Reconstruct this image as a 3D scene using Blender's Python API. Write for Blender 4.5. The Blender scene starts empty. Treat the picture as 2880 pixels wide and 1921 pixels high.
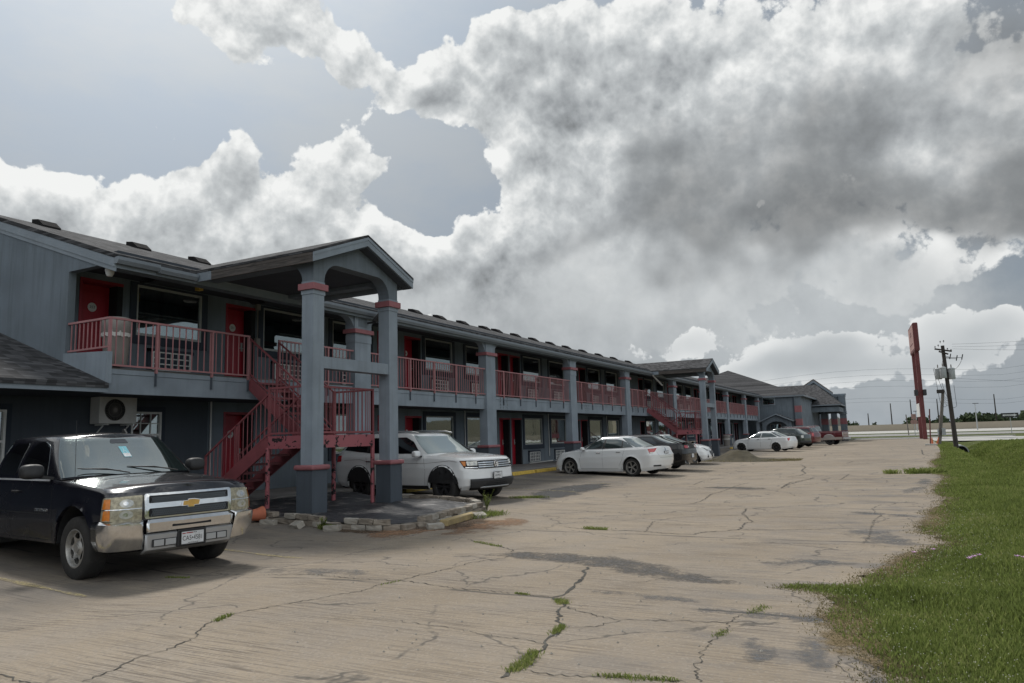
import bpy, bmesh, math, random
import numpy as np
from mathutils import Vector, Matrix
from mathutils.bvhtree import BVHTree
random.seed(7); rng = np.random.default_rng(7)
scene = bpy.context.scene
COL = scene.collection
R = math.radians

# ---------------- camera ----------------
cam_d = bpy.data.cameras.new('camera'); cam = bpy.data.objects.new('camera', cam_d); COL.objects.link(cam)
yaw, pitch, roll = 0.484232, 0.130684, -0.028687
_F = Vector((-math.sin(yaw)*math.cos(pitch), math.cos(yaw)*math.cos(pitch), math.sin(pitch)))
_R0 = Vector((math.cos(yaw), math.sin(yaw), 0)); _U0 = _R0.cross(_F)
_R = math.cos(roll)*_R0 + math.sin(roll)*_U0; _U = -math.sin(roll)*_R0 + math.cos(roll)*_U0
m = Matrix((( _R.x,_U.x,-_F.x,0),(_R.y,_U.y,-_F.y,0),(_R.z,_U.z,-_F.z,1.56),(0,0,0,1)))
cam.matrix_world = m
cam_d.sensor_width = 36; cam_d.lens = 2062.35/2880*36
cam_d.clip_start = 0.1; cam_d.clip_end = 6000
scene.camera = cam

# ---------------- exposure ----------------
vs = scene.view_settings
vs.view_transform = 'Standard'; vs.look = 'None'; vs.gamma = 1.0; vs.exposure = 0.3
vs.use_curve_mapping = False

# ---------------- node helpers ----------------
class NT:
    def __init__(s, tree): s.t = tree; s.n = tree.nodes; s.l = tree.links
    def new(s, typ, **kw):
        n = s.n.new(typ)
        for k, v in kw.items(): setattr(n, k, v)
        return n
    def put(s, sock, v):
        if isinstance(v, bpy.types.NodeSocket): s.l.new(v, sock)
        elif v is not None: sock.default_value = v
    def math(s, op, a=0.0, b=0.0, c=None, clamp=False):
        n = s.new('ShaderNodeMath', operation=op); n.use_clamp = clamp
        s.put(n.inputs[0], a); s.put(n.inputs[1], b)
        if c is not None: s.put(n.inputs[2], c)
        return n.outputs[0]
    def vmath(s, op, a=None, b=None, scale=None):
        n = s.new('ShaderNodeVectorMath', operation=op)
        s.put(n.inputs[0], a)
        if b is not None: s.put(n.inputs[1], b)
        if scale is not None: s.put(n.inputs['Scale'], scale)
        return n.outputs['Value'] if op in ('LENGTH','DOT_PRODUCT','DISTANCE') else n.outputs[0]
    def rng(s, v, a, b, c=0.0, d=1.0, smooth=False):
        n = s.new('ShaderNodeMapRange'); n.clamp = True
        if smooth: n.interpolation_type = 'SMOOTHSTEP'
        for i, x in enumerate((v, a, b, c, d)): s.put(n.inputs[i], x)
        return n.outputs[0]
    def noise(s, vec, scale, detail=4, rough=0.55, out=0, dist=0.0):
        n = s.new('ShaderNodeTexNoise'); s.put(n.inputs['Vector'], vec)
        n.inputs['Scale'].default_value = scale; n.inputs['Detail'].default_value = detail
        n.inputs['Roughness'].default_value = rough; n.inputs['Distortion'].default_value = dist
        return n.outputs[out]
    def voro(s, vec, scale, feature='F1', out='Distance', rnd=1.0):
        n = s.new('ShaderNodeTexVoronoi', feature=feature); s.put(n.inputs['Vector'], vec)
        n.inputs['Scale'].default_value = scale; n.inputs['Randomness'].default_value = rnd
        return n.outputs[out]
    def mix(s, f, a, b, typ='RGBA', blend='MIX'):
        n = s.new('ShaderNodeMix', data_type=typ)
        if typ == 'RGBA': n.blend_type = blend; i = (0, 6, 7); o = 2
        else: i = (0, 2, 3); o = 0
        s.put(n.inputs[i[0]], f); s.put(n.inputs[i[1]], a); s.put(n.inputs[i[2]], b)
        return n.outputs[o]
    def map(s, vec, scale=(1,1,1), rot=(0,0,0), loc=(0,0,0)):
        n = s.new('ShaderNodeMapping'); s.put(n.inputs['Vector'], vec)
        n.inputs['Scale'].default_value = scale; n.inputs['Rotation'].default_value = rot; n.inputs['Location'].default_value = loc
        return n.outputs[0]
    def ramp(s, f, stops):
        n = s.new('ShaderNodeValToRGB'); s.put(n.inputs[0], f); e = n.color_ramp.elements
        while len(e) < len(stops): e.new(0.5)
        for k, (p, c) in enumerate(stops):
            e[k].position = p; e[k].color = (*c, 1) if len(c) == 3 else c
        return n.outputs[0]
def c4(c): return (c[0], c[1], c[2], 1.0)

# ---------------- sun ----------------
SUN_AZ, SUN_EL = R(-58), R(52)        # azimuth measured from +Y towards +X
sd = Vector((math.sin(SUN_AZ)*math.cos(SUN_EL), math.cos(SUN_AZ)*math.cos(SUN_EL), math.sin(SUN_EL)))
ld = bpy.data.lights.new('sun', 'SUN'); ld.energy = 2.3; ld.angle = R(10); ld.color = (1.0, 0.96, 0.9)
lo = bpy.data.objects.new('sun', ld); COL.objects.link(lo)
lo.rotation_euler = (-sd).to_track_quat('-Z', 'Y').to_euler()

# ---------------- world: sky with clouds ----------------
w = bpy.data.worlds.new('World'); scene.world = w; w.use_nodes = True
w.node_tree.nodes.clear(); N = NT(w.node_tree)
def AE(x, y):   # photo pixel -> azimuth/elevation used once to place the cloud banks in the sky
    d = _F*2062.35 + _R*(x-1440) - _U*(y-960.5); d.normalize()
    return math.atan2(d.x, d.y), math.asin(d.z)
tc = N.new('ShaderNodeTexCoord').outputs['Generated']
# cloud banks: (azimuth, elevation, half width, half height, weight) in radians
BANKS = []
def bank(x, y, rx, ry, wt):
    a, e = AE(x, y); BANKS.append((a, e, rx/2062.35, ry/2062.35, wt))
def density_group(banks, name, seed, warp=0.2, nsc=7.0, namp=2.2, vsc=16.0, vamp=1.2, ndet=8, rough=0.6):
    """cloud density over the sky sphere: broad banks plus billowing fractal detail"""
    g = bpy.data.node_groups.new(name, 'ShaderNodeTree')
    g.interface.new_socket('Vector', in_out='INPUT', socket_type='NodeSocketVector')
    g.interface.new_socket('Density', in_out='OUTPUT', socket_type='NodeSocketFloat'); g.interface.new_socket('Detail', in_out='OUTPUT', socket_type='NodeSocketFloat')
    G = NT(g); gi = G.new('NodeGroupInput').outputs[0]; go = G.new('NodeGroupOutput')
    gs = G.vmath('ADD', gi, (seed, seed*0.7, -seed))
    wn = G.noise(gs, 4.5, 3, 0.6, out=1)
    d = G.vmath('NORMALIZE', G.vmath('ADD', gi, G.vmath('SCALE', G.vmath('SUBTRACT', wn, (0.5, 0.5, 0.5)), scale=warp)))
    sp = G.new('ShaderNodeSeparateXYZ'); G.put(sp.inputs[0], d)
    az = G.math('ARCTAN2', sp.outputs[0], sp.outputs[1]); el = G.math('ARCSINE', sp.outputs[2]); acc = None
    for a, e, ra, re, wt in banks:
        u = G.math('MULTIPLY_ADD', az, 1/ra*math.cos(e), -a/ra*math.cos(e)); v = G.math('MULTIPLY_ADD', el, 1/re, -e/re)
        q = G.math('MULTIPLY_ADD', u, u, G.math('MULTIPLY', v, v))
        f = G.math('MULTIPLY', G.math('POWER', 2.0, G.math('MULTIPLY', q, -1.6)), wt)
        acc = f if acc is None else G.math('ADD', acc, f)
    n1 = G.noise(gs, nsc, ndet, rough)
    det = G.math('MULTIPLY', G.math('SUBTRACT', n1, 0.5), namp)
    if vamp:
        vo = G.new('ShaderNodeTexVoronoi', feature='F1'); G.put(vo.inputs['Vector'], G.vmath('ADD', gs, G.vmath('SCALE', wn, scale=0.10)))
        vo.inputs['Scale'].default_value = vsc; vo.inputs['Detail'].default_value = 3.0; vo.inputs['Roughness'].default_value = 0.6; vo.normalize = True
        det = G.math('MULTIPLY_ADD', G.math('SUBTRACT', 0.35, vo.outputs['Distance']), vamp, det)
    G.put(go.inputs[0], G.math('ADD', acc, det)); G.put(go.inputs[1], det)
    return g

def banks(lst):
    global BANKS
    BANKS = []
    for b in lst: bank(*b)
    return list(BANKS)
B_HAZE = banks([(1200,1180,1700,330,1.05),(2450,1010,800,140,.55),(1700,820,600,190,.55),(2300,760,500,160,.6)])
B_CUM = banks([(700,620,340,170,.78),(960,440,130,130,.8),(430,560,130,110,.7),(620,520,110,80,.35),(750,800,600,160,.8),(20,480,100,90,.85),(60,660,200,120,.85),(150,560,120,70,.3),
  (1170,190,120,100,.9),(1480,190,300,120,.85),(1250,330,90,80,.4),(1470,380,230,170,.8),(1880,300,280,260,.85),(1650,640,260,200,.75),(850,50,230,130,.8),(650,20,150,60,.35),(1350,820,360,170,.8),(1750,860,400,130,.65),(2350,800,450,100,.5),(1100,950,500,120,.6),
  (2400,230,480,260,.8),(2250,560,300,130,.55),(2800,420,300,200,.6),
  (1230,600,95,130,-.85),(1110,380,60,190,-.55),(1300,10,260,45,-.5),(2040,330,45,50,-.6),(250,250,420,200,-.4),(2820,780,110,40,-1.0)])
B_CUM += [(2.6,0.6,0.9,0.35,.55),(-2.6,0.5,0.9,0.4,.5),(1.6,0.5,0.5,0.3,.45),(-1.8,0.35,0.5,0.25,.5)]
B_DECK = banks([(2500,600,800,90,1.0),(2050,520,300,110,.6),(2780,120,420,280,.65),(1800,470,170,150,.3),(2350,380,350,160,.35),(1560,680,350,45,.3)])
B_LOW = banks([(2350,960,130,60,.8),(2200,1040,170,45,.6),(2760,930,170,75,.75),(2560,1040,300,50,.65),(2000,960,150,50,.5),(1800,1000,150,40,.5)])
G_CUM = density_group(B_CUM, 'cumulus', 0.0)
G_LOW = density_group(B_LOW, 'low_cumulus', 3.7, warp=0.12, nsc=14, namp=1.9, vsc=30, vamp=1.1, ndet=5)
G_DECK = density_group(B_DECK, 'dark_deck', 8.1, warp=0.22, nsc=5, namp=1.5, vamp=0.0, ndet=6, rough=0.55)
G_HAZE = density_group(B_HAZE, 'haze_cloud', 5.3, warp=0.15, nsc=5.5, namp=1.3, vamp=0.0, ndet=6)
def dens(grp, vec):
    n = N.new('ShaderNodeGroup'); n.node_tree = grp; N.put(n.inputs[0], vec); return n.outputs
sky = N.new('ShaderNodeTexSky'); sky.sky_type = 'NISHITA'; sky.sun_disc = False
sky.sun_elevation = SUN_EL; sky.sun_rotation = SUN_AZ
sky.air_density = 1.0; sky.dust_density = 2.5; sky.ozone_density = 2.0
sunv = (sd.x, sd.y, sd.z)
GREY = [(0.0, (0.075,0.079,0.083)), (0.25, (0.17,0.18,0.187)), (0.5, (0.33,0.35,0.365)), (0.75, (0.53,0.555,0.565)), (1.0, (0.84,0.85,0.84))]
def lit(grp, vec, step, kd, kt, base, thick, lo, hi):
    """coverage and brightness of one cloud layer: edges and sunward sides bright, deep parts grey"""
    a = dens(grp, vec); b = dens(grp, N.vmath('NORMALIZE', N.vmath('ADD', vec, (sd.x*step, sd.y*step, sd.z*step+step*0.5))))
    e = N.math('MULTIPLY_ADD', N.math('SUBTRACT', a[1], b[1]), kd, N.math('MULTIPLY', N.math('SUBTRACT', a[0], b[0]), kt))
    L = N.math('SUBTRACT', N.math('ADD', e, base), N.math('MULTIPLY', N.rng(a[0], lo, lo+1.5), thick))
    return N.rng(a[0], lo, hi, smooth=True), L
sp = N.new('ShaderNodeSeparateXYZ'); N.put(sp.inputs[0], N.vmath('NORMALIZE', tc))
elv = N.math('ARCSINE', sp.outputs[2])
dotv = N.vmath('DOT_PRODUCT', N.vmath('NORMALIZE', tc), sunv)
glow = N.math('POWER', N.math('MAXIMUM', dotv, 0.0), 7.0)
veilL = N.math('MULTIPLY_ADD', glow, 0.55, 0.24)
veil = N.new('ShaderNodeCombineColor'); N.put(veil.inputs[0], N.math('MULTIPLY', veilL, 0.93)); N.put(veil.inputs[1], N.math('MULTIPLY', veilL, 1.07)); N.put(veil.inputs[2], N.math('MULTIPLY', veilL, 1.20))
col = N.mix(0.16, N.vmath('SCALE', veil.outputs[0], scale=10.0), sky.outputs[0])
hz = N.rng(elv, 0.0, 0.20, 1.0, 0.0, smooth=True)
col = N.mix(N.math('MULTIPLY', hz, 0.75), col, (3.0, 3.5, 4.0, 1))
def over(col, cov, L, ramp=GREY, op=1.0, hzk=0.55):
    c_ = N.vmath('SCALE', N.ramp(L, ramp), scale=10.0)
    c_ = N.mix(N.math('MULTIPLY', hz, hzk), c_, (3.3, 3.75, 4.15, 1))
    return N.mix(N.math('MULTIPLY', cov, op), col, c_)
# thin high veil cloud, brightest toward the sun
vn = N.noise(N.map(tc, (1.0, 1.0, 2.2)), 2.6, 6, 0.62)
col = N.mix(N.math('MULTIPLY', N.rng(vn, 0.40, 0.66, smooth=True), 0.55), col, N.vmath('SCALE', N.ramp(N.math('MULTIPLY_ADD', glow, 0.7, 0.50), GREY), scale=10.0))
cv, L = lit(G_CUM, tc, 0.024, 0.62, 0.22, 0.93, 0.47, 0.38, 0.48)
col = over(col, cv, L, hzk=0.3)
h = dens(G_HAZE, tc)
hb = N.math('MULTIPLY_ADD', h[1], 0.55, N.rng(elv, 0.03, 0.30, 0.56, 0.74))
col = over(col, N.rng(h[0], 0.25, 1.0, smooth=True), hb, op=0.85, hzk=0.45)
l_ = dens(G_LOW, tc)
col = over(col, N.rng(l_[0], 0.45, 0.56, smooth=True), N.math('SUBTRACT', N.math('MULTIPLY_ADD', l_[1], 0.45, 0.92), N.rng(l_[0], 0.45, 1.3, 0.0, 0.42)), hzk=0.35)
k = dens(G_DECK, tc)
col = over(col, N.rng(k[0], 0.22, 0.95, smooth=True), N.math('MULTIPLY_ADD', k[1], -0.22, N.rng(k[0], 0.35, 1.35, 0.47, 0.17)), op=0.78, hzk=0.0)
# gain added to the unseen sky behind the camera to lift light on the motel
side = N.math('ADD', N.math('MULTIPLY', sp.outputs[0], 0.80), N.math('MULTIPLY', sp.outputs[1], -0.60))
gain = N.rng(side, -0.15, 0.75, 0.86, 1.6, smooth=True)
bg = N.new('ShaderNodeBackground'); N.put(bg.inputs[0], N.vmath('SCALE', col, scale=gain)); bg.inputs[1].default_value = 0.1
wo = N.new('ShaderNodeOutputWorld'); N.put(wo.inputs[0], bg.outputs[0])
w.cycles.sampling_method = 'MANUAL'; w.cycles.sample_map_resolution = 512

# ---------------- object helpers ----------------
def tag(o, label=None, cat=None, group=None, kind=None):
    if label: o['label'] = label
    if cat: o['category'] = cat
    if group: o['group'] = group
    if kind: o['kind'] = kind
    return o
def empty(name, loc=(0,0,0), label=None, cat=None, group=None, rz=0.0):
    o = bpy.data.objects.new(name, None); COL.objects.link(o); o.location = loc; o.rotation_euler = (0,0,rz)
    o.empty_display_size = 0.2
    return tag(o, label, cat, group)
class MB:
    """collects shapes, links them as one mesh object"""
    def __init__(s): s.v = []; s.f = []; s.mi = []; s.cur = 0
    def add(s, vs, fs, M=None):
        b = len(s.v)
        if M is not None: vs = [M @ Vector(v) for v in vs]
        s.v += [tuple(v) for v in vs]; s.f += [tuple(b+i for i in f) for f in fs]; s.mi += [s.cur]*len(fs); return s
    def box(s, x0, x1, y0, y1, z0, z1, M=None):
        x0, x1 = min(x0,x1), max(x0,x1); y0, y1 = min(y0,y1), max(y0,y1); z0, z1 = min(z0,z1), max(z0,z1)
        return s.add([(x0,y0,z0),(x1,y0,z0),(x1,y1,z0),(x0,y1,z0),(x0,y0,z1),(x1,y0,z1),(x1,y1,z1),(x0,y1,z1)],
                     [(0,3,2,1),(4,5,6,7),(0,1,5,4),(1,2,6,5),(2,3,7,6),(3,0,4,7)], M)
    def prism(s, pts, axis, a, b, M=None):
        """polygon pts (2D, counter-clockwise looking against +axis) extruded along axis from a to b"""
        n = len(pts)
        def P(p, h): return {'x': (h,p[0],p[1]), 'y': (p[0],h,p[1]), 'z': (p[0],p[1],h)}[axis]
        vs = [P(p,a) for p in pts]+[P(p,b) for p in pts]
        fs = [tuple(range(n))[::-1], tuple(range(n,2*n))]+[(i,(i+1)%n,n+(i+1)%n,n+i) for i in range(n)]
        return s.add(vs, fs, M)
    def rod(s, p, q, r, n=8, r2=None, caps=True):
        p = Vector(p); q = Vector(q); d = (q-p); 
        if d.length < 1e-6: return s
        d.normalize(); a = d.orthogonal().normalized(); b = d.cross(a); r2 = r if r2 is None else r2
        vs = []; 
        for c, rr in ((p,r),(q,r2)):
            for i in range(n):
                t = 2*math.pi*i/n; vs.append(c+a*math.cos(t)*rr+b*math.sin(t)*rr)
        fs = [(i,(i+1)%n,n+(i+1)%n,n+i) for i in range(n)]
        if caps: fs += [tuple(range(n))[::-1], tuple(range(n,2*n))]
        return s.add(vs, fs)
    def bar(s, p, q, wd, ht, up=(0,0,1)):
        """square bar from p to q"""
        p = Vector(p); q = Vector(q); d = (q-p).normalized(); u = Vector(up); sx = d.cross(u)
        if sx.length < 1e-4: sx = d.cross(Vector((1,0,0)))
        sx.normalize(); u2 = sx.cross(d); vs = []
        for c in (p,q):
            for a, b in ((-1,-1),(1,-1),(1,1),(-1,1)): vs.append(c+sx*a*wd/2+u2*b*ht/2)
        return s.add(vs, [(0,3,2,1),(4,5,6,7),(0,1,5,4),(1,2,6,5),(2,3,7,6),(3,0,4,7)])
    def tube(s, pts, r, n=6):
        for a, b in zip(pts[:-1], pts[1:]): s.rod(a, b, r, n)
        return s
    def lathe(s, prof, n=24, M=None, caps=True):
        vs = []; fs = []
        for r, z in prof:
            for i in range(n): t = 2*math.pi*i/n; vs.append((r*math.cos(t), r*math.sin(t), z))
        for k in range(len(prof)-1):
            for i in range(n): fs.append((k*n+i, k*n+(i+1)%n, (k+1)*n+(i+1)%n, (k+1)*n+i))
        if caps: fs += [tuple(range(n))[::-1], tuple((len(prof)-1)*n+i for i in range(n))]
        return s.add(vs, fs, M)
    def build(s, name, mat, parent=None, smooth=False, bevel=0.0, recalc=True, angle=35):
        me = bpy.data.meshes.new(name); me.from_pydata(s.v, [], s.f)
        mats = mat if isinstance(mat, (list, tuple)) else [mat]
        for m_ in mats: me.materials.append(m_)
        if len(mats) > 1: me.polygons.foreach_set('material_index', s.mi)
        if recalc or bevel:
            bm = bmesh.new(); bm.from_mesh(me)
            if recalc: bmesh.ops.recalc_face_normals(bm, faces=bm.faces)
            bm.to_mesh(me); bm.free()
        if smooth:
            me.polygons.foreach_set('use_smooth', [True]*len(me.polygons))
            try: me.set_sharp_from_angle(angle=R(angle))
            except Exception: pass
        o = bpy.data.objects.new(name, me); COL.objects.link(o)
        if parent is not None: o.parent = parent
        if bevel:
            b = o.modifiers.new('bevel', 'BEVEL'); b.width = bevel; b.segments = 2; b.limit_method = 'ANGLE'; b.angle_limit = R(40)
        return o
def text_obj(name, txt, size, mat, M, parent=None, extrude=0.0005, align='CENTER', xs=1.0):
    cu = bpy.data.curves.new(name, 'FONT'); cu.body = txt; cu.size = size; cu.align_x = align; cu.align_y = 'CENTER'; cu.extrude = extrude
    o = bpy.data.objects.new(name, cu); COL.objects.link(o)
    dg = bpy.context.evaluated_depsgraph_get(); me = bpy.data.meshes.new_from_object(o.evaluated_get(dg))
    bpy.data.objects.remove(o); bpy.data.curves.remove(cu)
    me.name = name; me.materials.clear(); me.materials.append(mat)
    for v in me.vertices: v.co = M @ Vector((v.co.x*xs, v.co.y, v.co.z))
    o = bpy.data.objects.new(name, me); COL.objects.link(o)
    if parent is not None: o.parent = parent
    return o

# ---------------- materials ----------------
MAT = {}
def newmat(name):
    m_ = bpy.data.materials.new(name); m_.use_nodes = True; m_.node_tree.nodes.clear(); T = NT(m_.node_tree)
    bs = T.new('ShaderNodeBsdfPrincipled'); out = T.new('ShaderNodeOutputMaterial'); T.l.new(bs.outputs[0], out.inputs[0])
    MAT[name] = m_; return m_, T, bs
def paint(name, col, rough=0.6, var=0.18, scale=1.5, streak=0.0, bump=0.15, bscale=60, metal=0.0, spec=0.5, dirt=None, dirtamt=0.0, coat=0.0):
    """painted or plain surface: base colour with soft blotches, optional vertical rain streaks, fine bump"""
    m_, T, bs = newmat(name); g = T.new('ShaderNodeNewGeometry').outputs['Position']
    n1 = T.noise(g, scale, 5, 0.6); f = T.rng(n1, 0.3, 0.7)
    dk = tuple(c*(1-var) for c in col); lt = tuple(min(1, c*(1+var)) for c in col)
    c = T.mix(f, c4(dk), c4(lt))
    if streak:
        n2 = T.noise(T.map(g, (5.0, 5.0, 0.35)), 1.6, 4, 0.6)
        c = T.mix(T.math('MULTIPLY', T.rng(n2, 0.48, 0.72), streak), c, c4(dirt or tuple(x*0.45 for x in col)))
    if dirtamt:
        n3 = T.noise(g, 9.0, 5, 0.7)
        c = T.mix(T.math('MULTIPLY', T.rng(n3, 0.52, 0.66), dirtamt), c, c4(dirt or (0.05,0.045,0.04)))
    T.put(bs.inputs['Base Color'], c); bs.inputs['Metallic'].default_value = metal
    T.put(bs.inputs['Roughness'], T.rng(T.noise(g, scale*4, 3), 0.3, 0.7, max(0.02, rough-0.08), min(1, rough+0.08)))
    bs.inputs['Specular IOR Level'].default_value = spec; bs.inputs['Coat Weight'].default_value = coat
    if bump:
        b = T.new('ShaderNodeBump'); b.inputs['Strength'].default_value = bump; b.inputs['Distance'].default_value = 0.01
        T.put(b.inputs['Height'], T.noise(g, bscale, 4, 0.6)); T.put(bs.inputs['Normal'], b.outputs[0])
    return m_
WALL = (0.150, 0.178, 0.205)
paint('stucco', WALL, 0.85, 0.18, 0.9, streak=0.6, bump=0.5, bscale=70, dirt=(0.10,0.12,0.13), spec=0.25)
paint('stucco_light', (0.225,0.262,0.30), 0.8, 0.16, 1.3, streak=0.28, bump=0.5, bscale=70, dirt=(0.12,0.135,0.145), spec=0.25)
paint('dado', (0.070,0.083,0.100), 0.8, 0.12, 1.3, streak=0.25, bump=0.5, bscale=70, spec=0.25)
paint('navy', (0.035,0.045,0.062), 0.75, 0.15, 1.3, bump=0.3, spec=0.3)
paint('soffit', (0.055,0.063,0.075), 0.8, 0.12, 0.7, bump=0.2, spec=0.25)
paint('trim_blue', (0.20,0.235,0.27), 0.6, 0.12, 2.0, bump=0.1, dirt=(0.45,0.47,0.48), dirtamt=0.12)
paint('gutter_metal', (0.17,0.195,0.22), 0.5, 0.1, 1.0, streak=0.15, bump=0.05)
paint('band_red', (0.27,0.10,0.11), 0.6, 0.12, 3.0, bump=0.25, dirtamt=0.25, dirt=(0.16,0.05,0.055))
paint('rail_red', (0.33,0.15,0.155), 0.5, 0.14, 3.0, bump=0.05, dirtamt=0.15, dirt=(0.2,0.1,0.1))
paint('stair_red', (0.22,0.062,0.07), 0.5, 0.2, 2.0, bump=0.05, dirtamt=0.2, dirt=(0.10,0.03,0.035))
paint('door_red', (0.32,0.008,0.022), 0.45, 0.12, 1.2, streak=0.25, bump=0.05, dirt=(0.16,0.02,0.03))
paint('door_frame_red', (0.27,0.015,0.03), 0.5, 0.12, 2.0, bump=0.05)
paint('white_metal', (0.66,0.66,0.64), 0.5, 0.08, 3.0, bump=0.03, dirtamt=0.12, dirt=(0.3,0.3,0.28))
paint('alu_frame', (0.36,0.37,0.36), 0.45, 0.08, 3.0, bump=0.03)
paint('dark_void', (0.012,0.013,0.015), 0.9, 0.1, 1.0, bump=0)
paint('black_metal', (0.02,0.02,0.022), 0.5, 0.1, 2.0, bump=0.05)
paint('grey_plastic', (0.22,0.205,0.19), 0.65, 0.12, 3.0, bump=0.1, streak=0.3, dirtamt=0.2, dirt=(0.2,0.18,0.16))
paint('white_plastic', (0.58,0.575,0.55), 0.5, 0.06, 3.0, bump=0.03, dirtamt=0.1)
paint('curtain', (0.24,0.31,0.29), 0.9, 0.1, 3.0, bump=0.1)
paint('curtain_pale', (0.42,0.43,0.40), 0.9, 0.1, 3.0, bump=0.1)
paint('walkway', (0.17,0.16,0.15), 0.9, 0.2, 1.2, bump=0.4, bscale=40, dirtamt=0.3, dirt=(0.09,0.085,0.08))
paint('yellow_paint', (0.55,0.37,0.06), 0.75, 0.2, 5.0, bump=0.3, dirtamt=0.45, dirt=(0.3,0.24,0.12))
paint('worn_yellow', (0.33,0.25,0.12), 0.85, 0.25, 5.0, bump=0.4, dirtamt=0.6, dirt=(0.2,0.17,0.13))
paint('old_wood', (0.13,0.105,0.09), 0.85, 0.25, 2.0, bump=0.3)
paint('vent_dark', (0.022,0.021,0.021), 0.95, 0.2, 3.0, bump=0.2, spec=0.1)
paint('galv', (0.36,0.38,0.39), 0.5, 0.12, 4.0, bump=0.03, streak=0.2)
def wood_mat():
    m_, T, bs = newmat('bare_wood'); g = T.new('ShaderNodeNewGeometry').outputs['Position']
    n = T.noise(T.map(g, (1.2, 14, 14)), 1.5, 6, 0.65, dist=1.2)
    c = T.ramp(n, [(0.25,(0.022,0.020,0.019)),(0.5,(0.075,0.065,0.059)),(0.8,(0.135,0.118,0.104))])
    T.put(bs.inputs['Base Color'], c); bs.inputs['Roughness'].default_value = 0.85
wood_mat()
def shingle(name, slope_axis, tint=(0.047,0.047,0.049)):
    """asphalt shingles: courses run level, tabs staggered"""
    m_, T, bs = newmat(name); g = T.new('ShaderNodeNewGeometry').outputs['Position']
    sx = T.new('ShaderNodeSeparateXYZ'); T.put(sx.inputs[0], g)
    along = sx.outputs[1] if slope_axis == 'x' else sx.outputs[0]
    row = T.math('MULTIPLY', sx.outputs[2], 1/0.048); rf = T.math('FLOOR', row); fr = T.math('FRACT', row)
    cu = T.math('ADD', T.math('MULTIPLY', along, 5.5), T.math('MULTIPLY', T.math('FRACT', T.math('MULTIPLY', rf, 0.618)), 3.1))
    cell = T.math('FLOOR', cu)
    cb = T.new('ShaderNodeCombineXYZ'); T.put(cb.inputs[0], cell); T.put(cb.inputs[1], rf)
    wn = T.new('ShaderNodeTexWhiteNoise', noise_dimensions='2D'); T.put(wn.inputs['Vector'], cb.outputs[0])
    big = T.noise(g, 0.8, 4, 0.6)
    v = T.math('ADD', T.math('MULTIPLY', wn.outputs[0], 0.8), T.math('MULTIPLY', big, 0.45))
    c = T.ramp(v, [(0.15, tuple(x*0.45 for x in tint)), (0.55, tint), (1.0, tuple(x*1.9 for x in tint))])
    edge = T.rng(fr, 0.0, 0.16, 0.35, 1.0)
    c = T.mix(1.0, c, T.ramp(edge, [(0,(0,0,0)),(1,(1,1,1))]), blend='MULTIPLY')
    T.put(bs.inputs['Base Color'], c); bs.inputs['Roughness'].default_value = 0.95; bs.inputs['Specular IOR Level'].default_value = 0.15
    b = T.new('ShaderNodeBump'); b.inputs['Strength'].default_value = 0.6; b.inputs['Distance'].default_value = 0.02
    T.put(b.inputs['Height'], T.math('SUBTRACT', 1.0, fr)); T.put(bs.inputs['Normal'], b.outputs[0])
shingle('shingle_main', 'x'); shingle('shingle_porch', 'y')
def glass_mat(name, tint=(0.02,0.03,0.035), alpha=0.35, rough=0.02, wob=0.02, refl=0.28):
    """window pane: mirror-like reflection over a partly see-through dark pane"""
    m_, T, bs = newmat(name)
    out = [n for n in T.n if n.type == 'OUTPUT_MATERIAL'][0]
    bs.inputs['Base Color'].default_value = c4(tint); bs.inputs['Roughness'].default_value = rough
    bs.inputs['Specular IOR Level'].default_value = 0.9; bs.inputs['IOR'].default_value = 1.6
    g = T.new('ShaderNodeNewGeometry').outputs['Position']
    b = T.new('ShaderNodeBump'); b.inputs['Strength'].default_value = wob; b.inputs['Distance'].default_value = 0.05
    T.put(b.inputs['Height'], T.noise(g, 1.7, 2)); T.put(bs.inputs['Normal'], b.outputs[0])
    tr = T.new('ShaderNodeBsdfTransparent'); tr.inputs[0].default_value = (0.75,0.85,0.85,1)
    fr = T.new('ShaderNodeFresnel'); fr.inputs[0].default_value = 1.5
    gl = T.new('ShaderNodeBsdfGlossy'); gl.inputs[0].default_value = (0.80,0.86,0.84,1); gl.inputs['Roughness'].default_value = rough; T.l.new(b.outputs[0], gl.inputs['Normal'])
    m1 = T.new('ShaderNodeMixShader'); m1.inputs[0].default_value = 1-alpha; T.put(m1.inputs[1], tr.outputs[0]); T.put(m1.inputs[2], bs.outputs[0])
    mx = T.new('ShaderNodeMixShader'); T.put(mx.inputs[0], T.rng(fr.outputs[0], 0.04, 0.5, refl, 0.9)); T.put(mx.inputs[1], m1.outputs[0]); T.put(mx.inputs[2], gl.outputs[0])
    T.l.new(mx.outputs[0], out.inputs[0])
glass_mat('pane', (0.012,0.016,0.018), 0.6, refl=0.30)

# ---------------- the motel ----------------
motel = empty('motel_building', (-16, 30, 0.2), 'long two-storey blue-grey stucco motel with red doors, red railings and dark shingle roof', 'motel')
def P(mb, name, mat, **k):   # a part of the motel
    o = mb.build(name, MAT[mat] if isinstance(mat, str) else [MAT[x] for x in mat], **k)
    o.parent = motel; o.matrix_parent_inverse = Matrix.Translation(-Vector(motel.location)); return o
def SUB(mb, name, mat, par, **k):
    o = mb.build(name, MAT[mat] if isinstance(mat, str) else [MAT[x] for x in mat], **k)
    o.parent = par; return o
XW, XD, XF = -15.68, -15.98, -13.7
Y0, Y1 = 8.9, 84.0
ZG, ZU, ZC = 0.35, 3.24, 5.48          # walkway, upper walkway, upper ceiling
DOORS = [9.6]; WINS = [(10.90,12.72)]
DOORS += [13.55]; WINS += [(14.78,16.62),(17.63,19.45)]; DOORS += [19.95]
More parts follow.
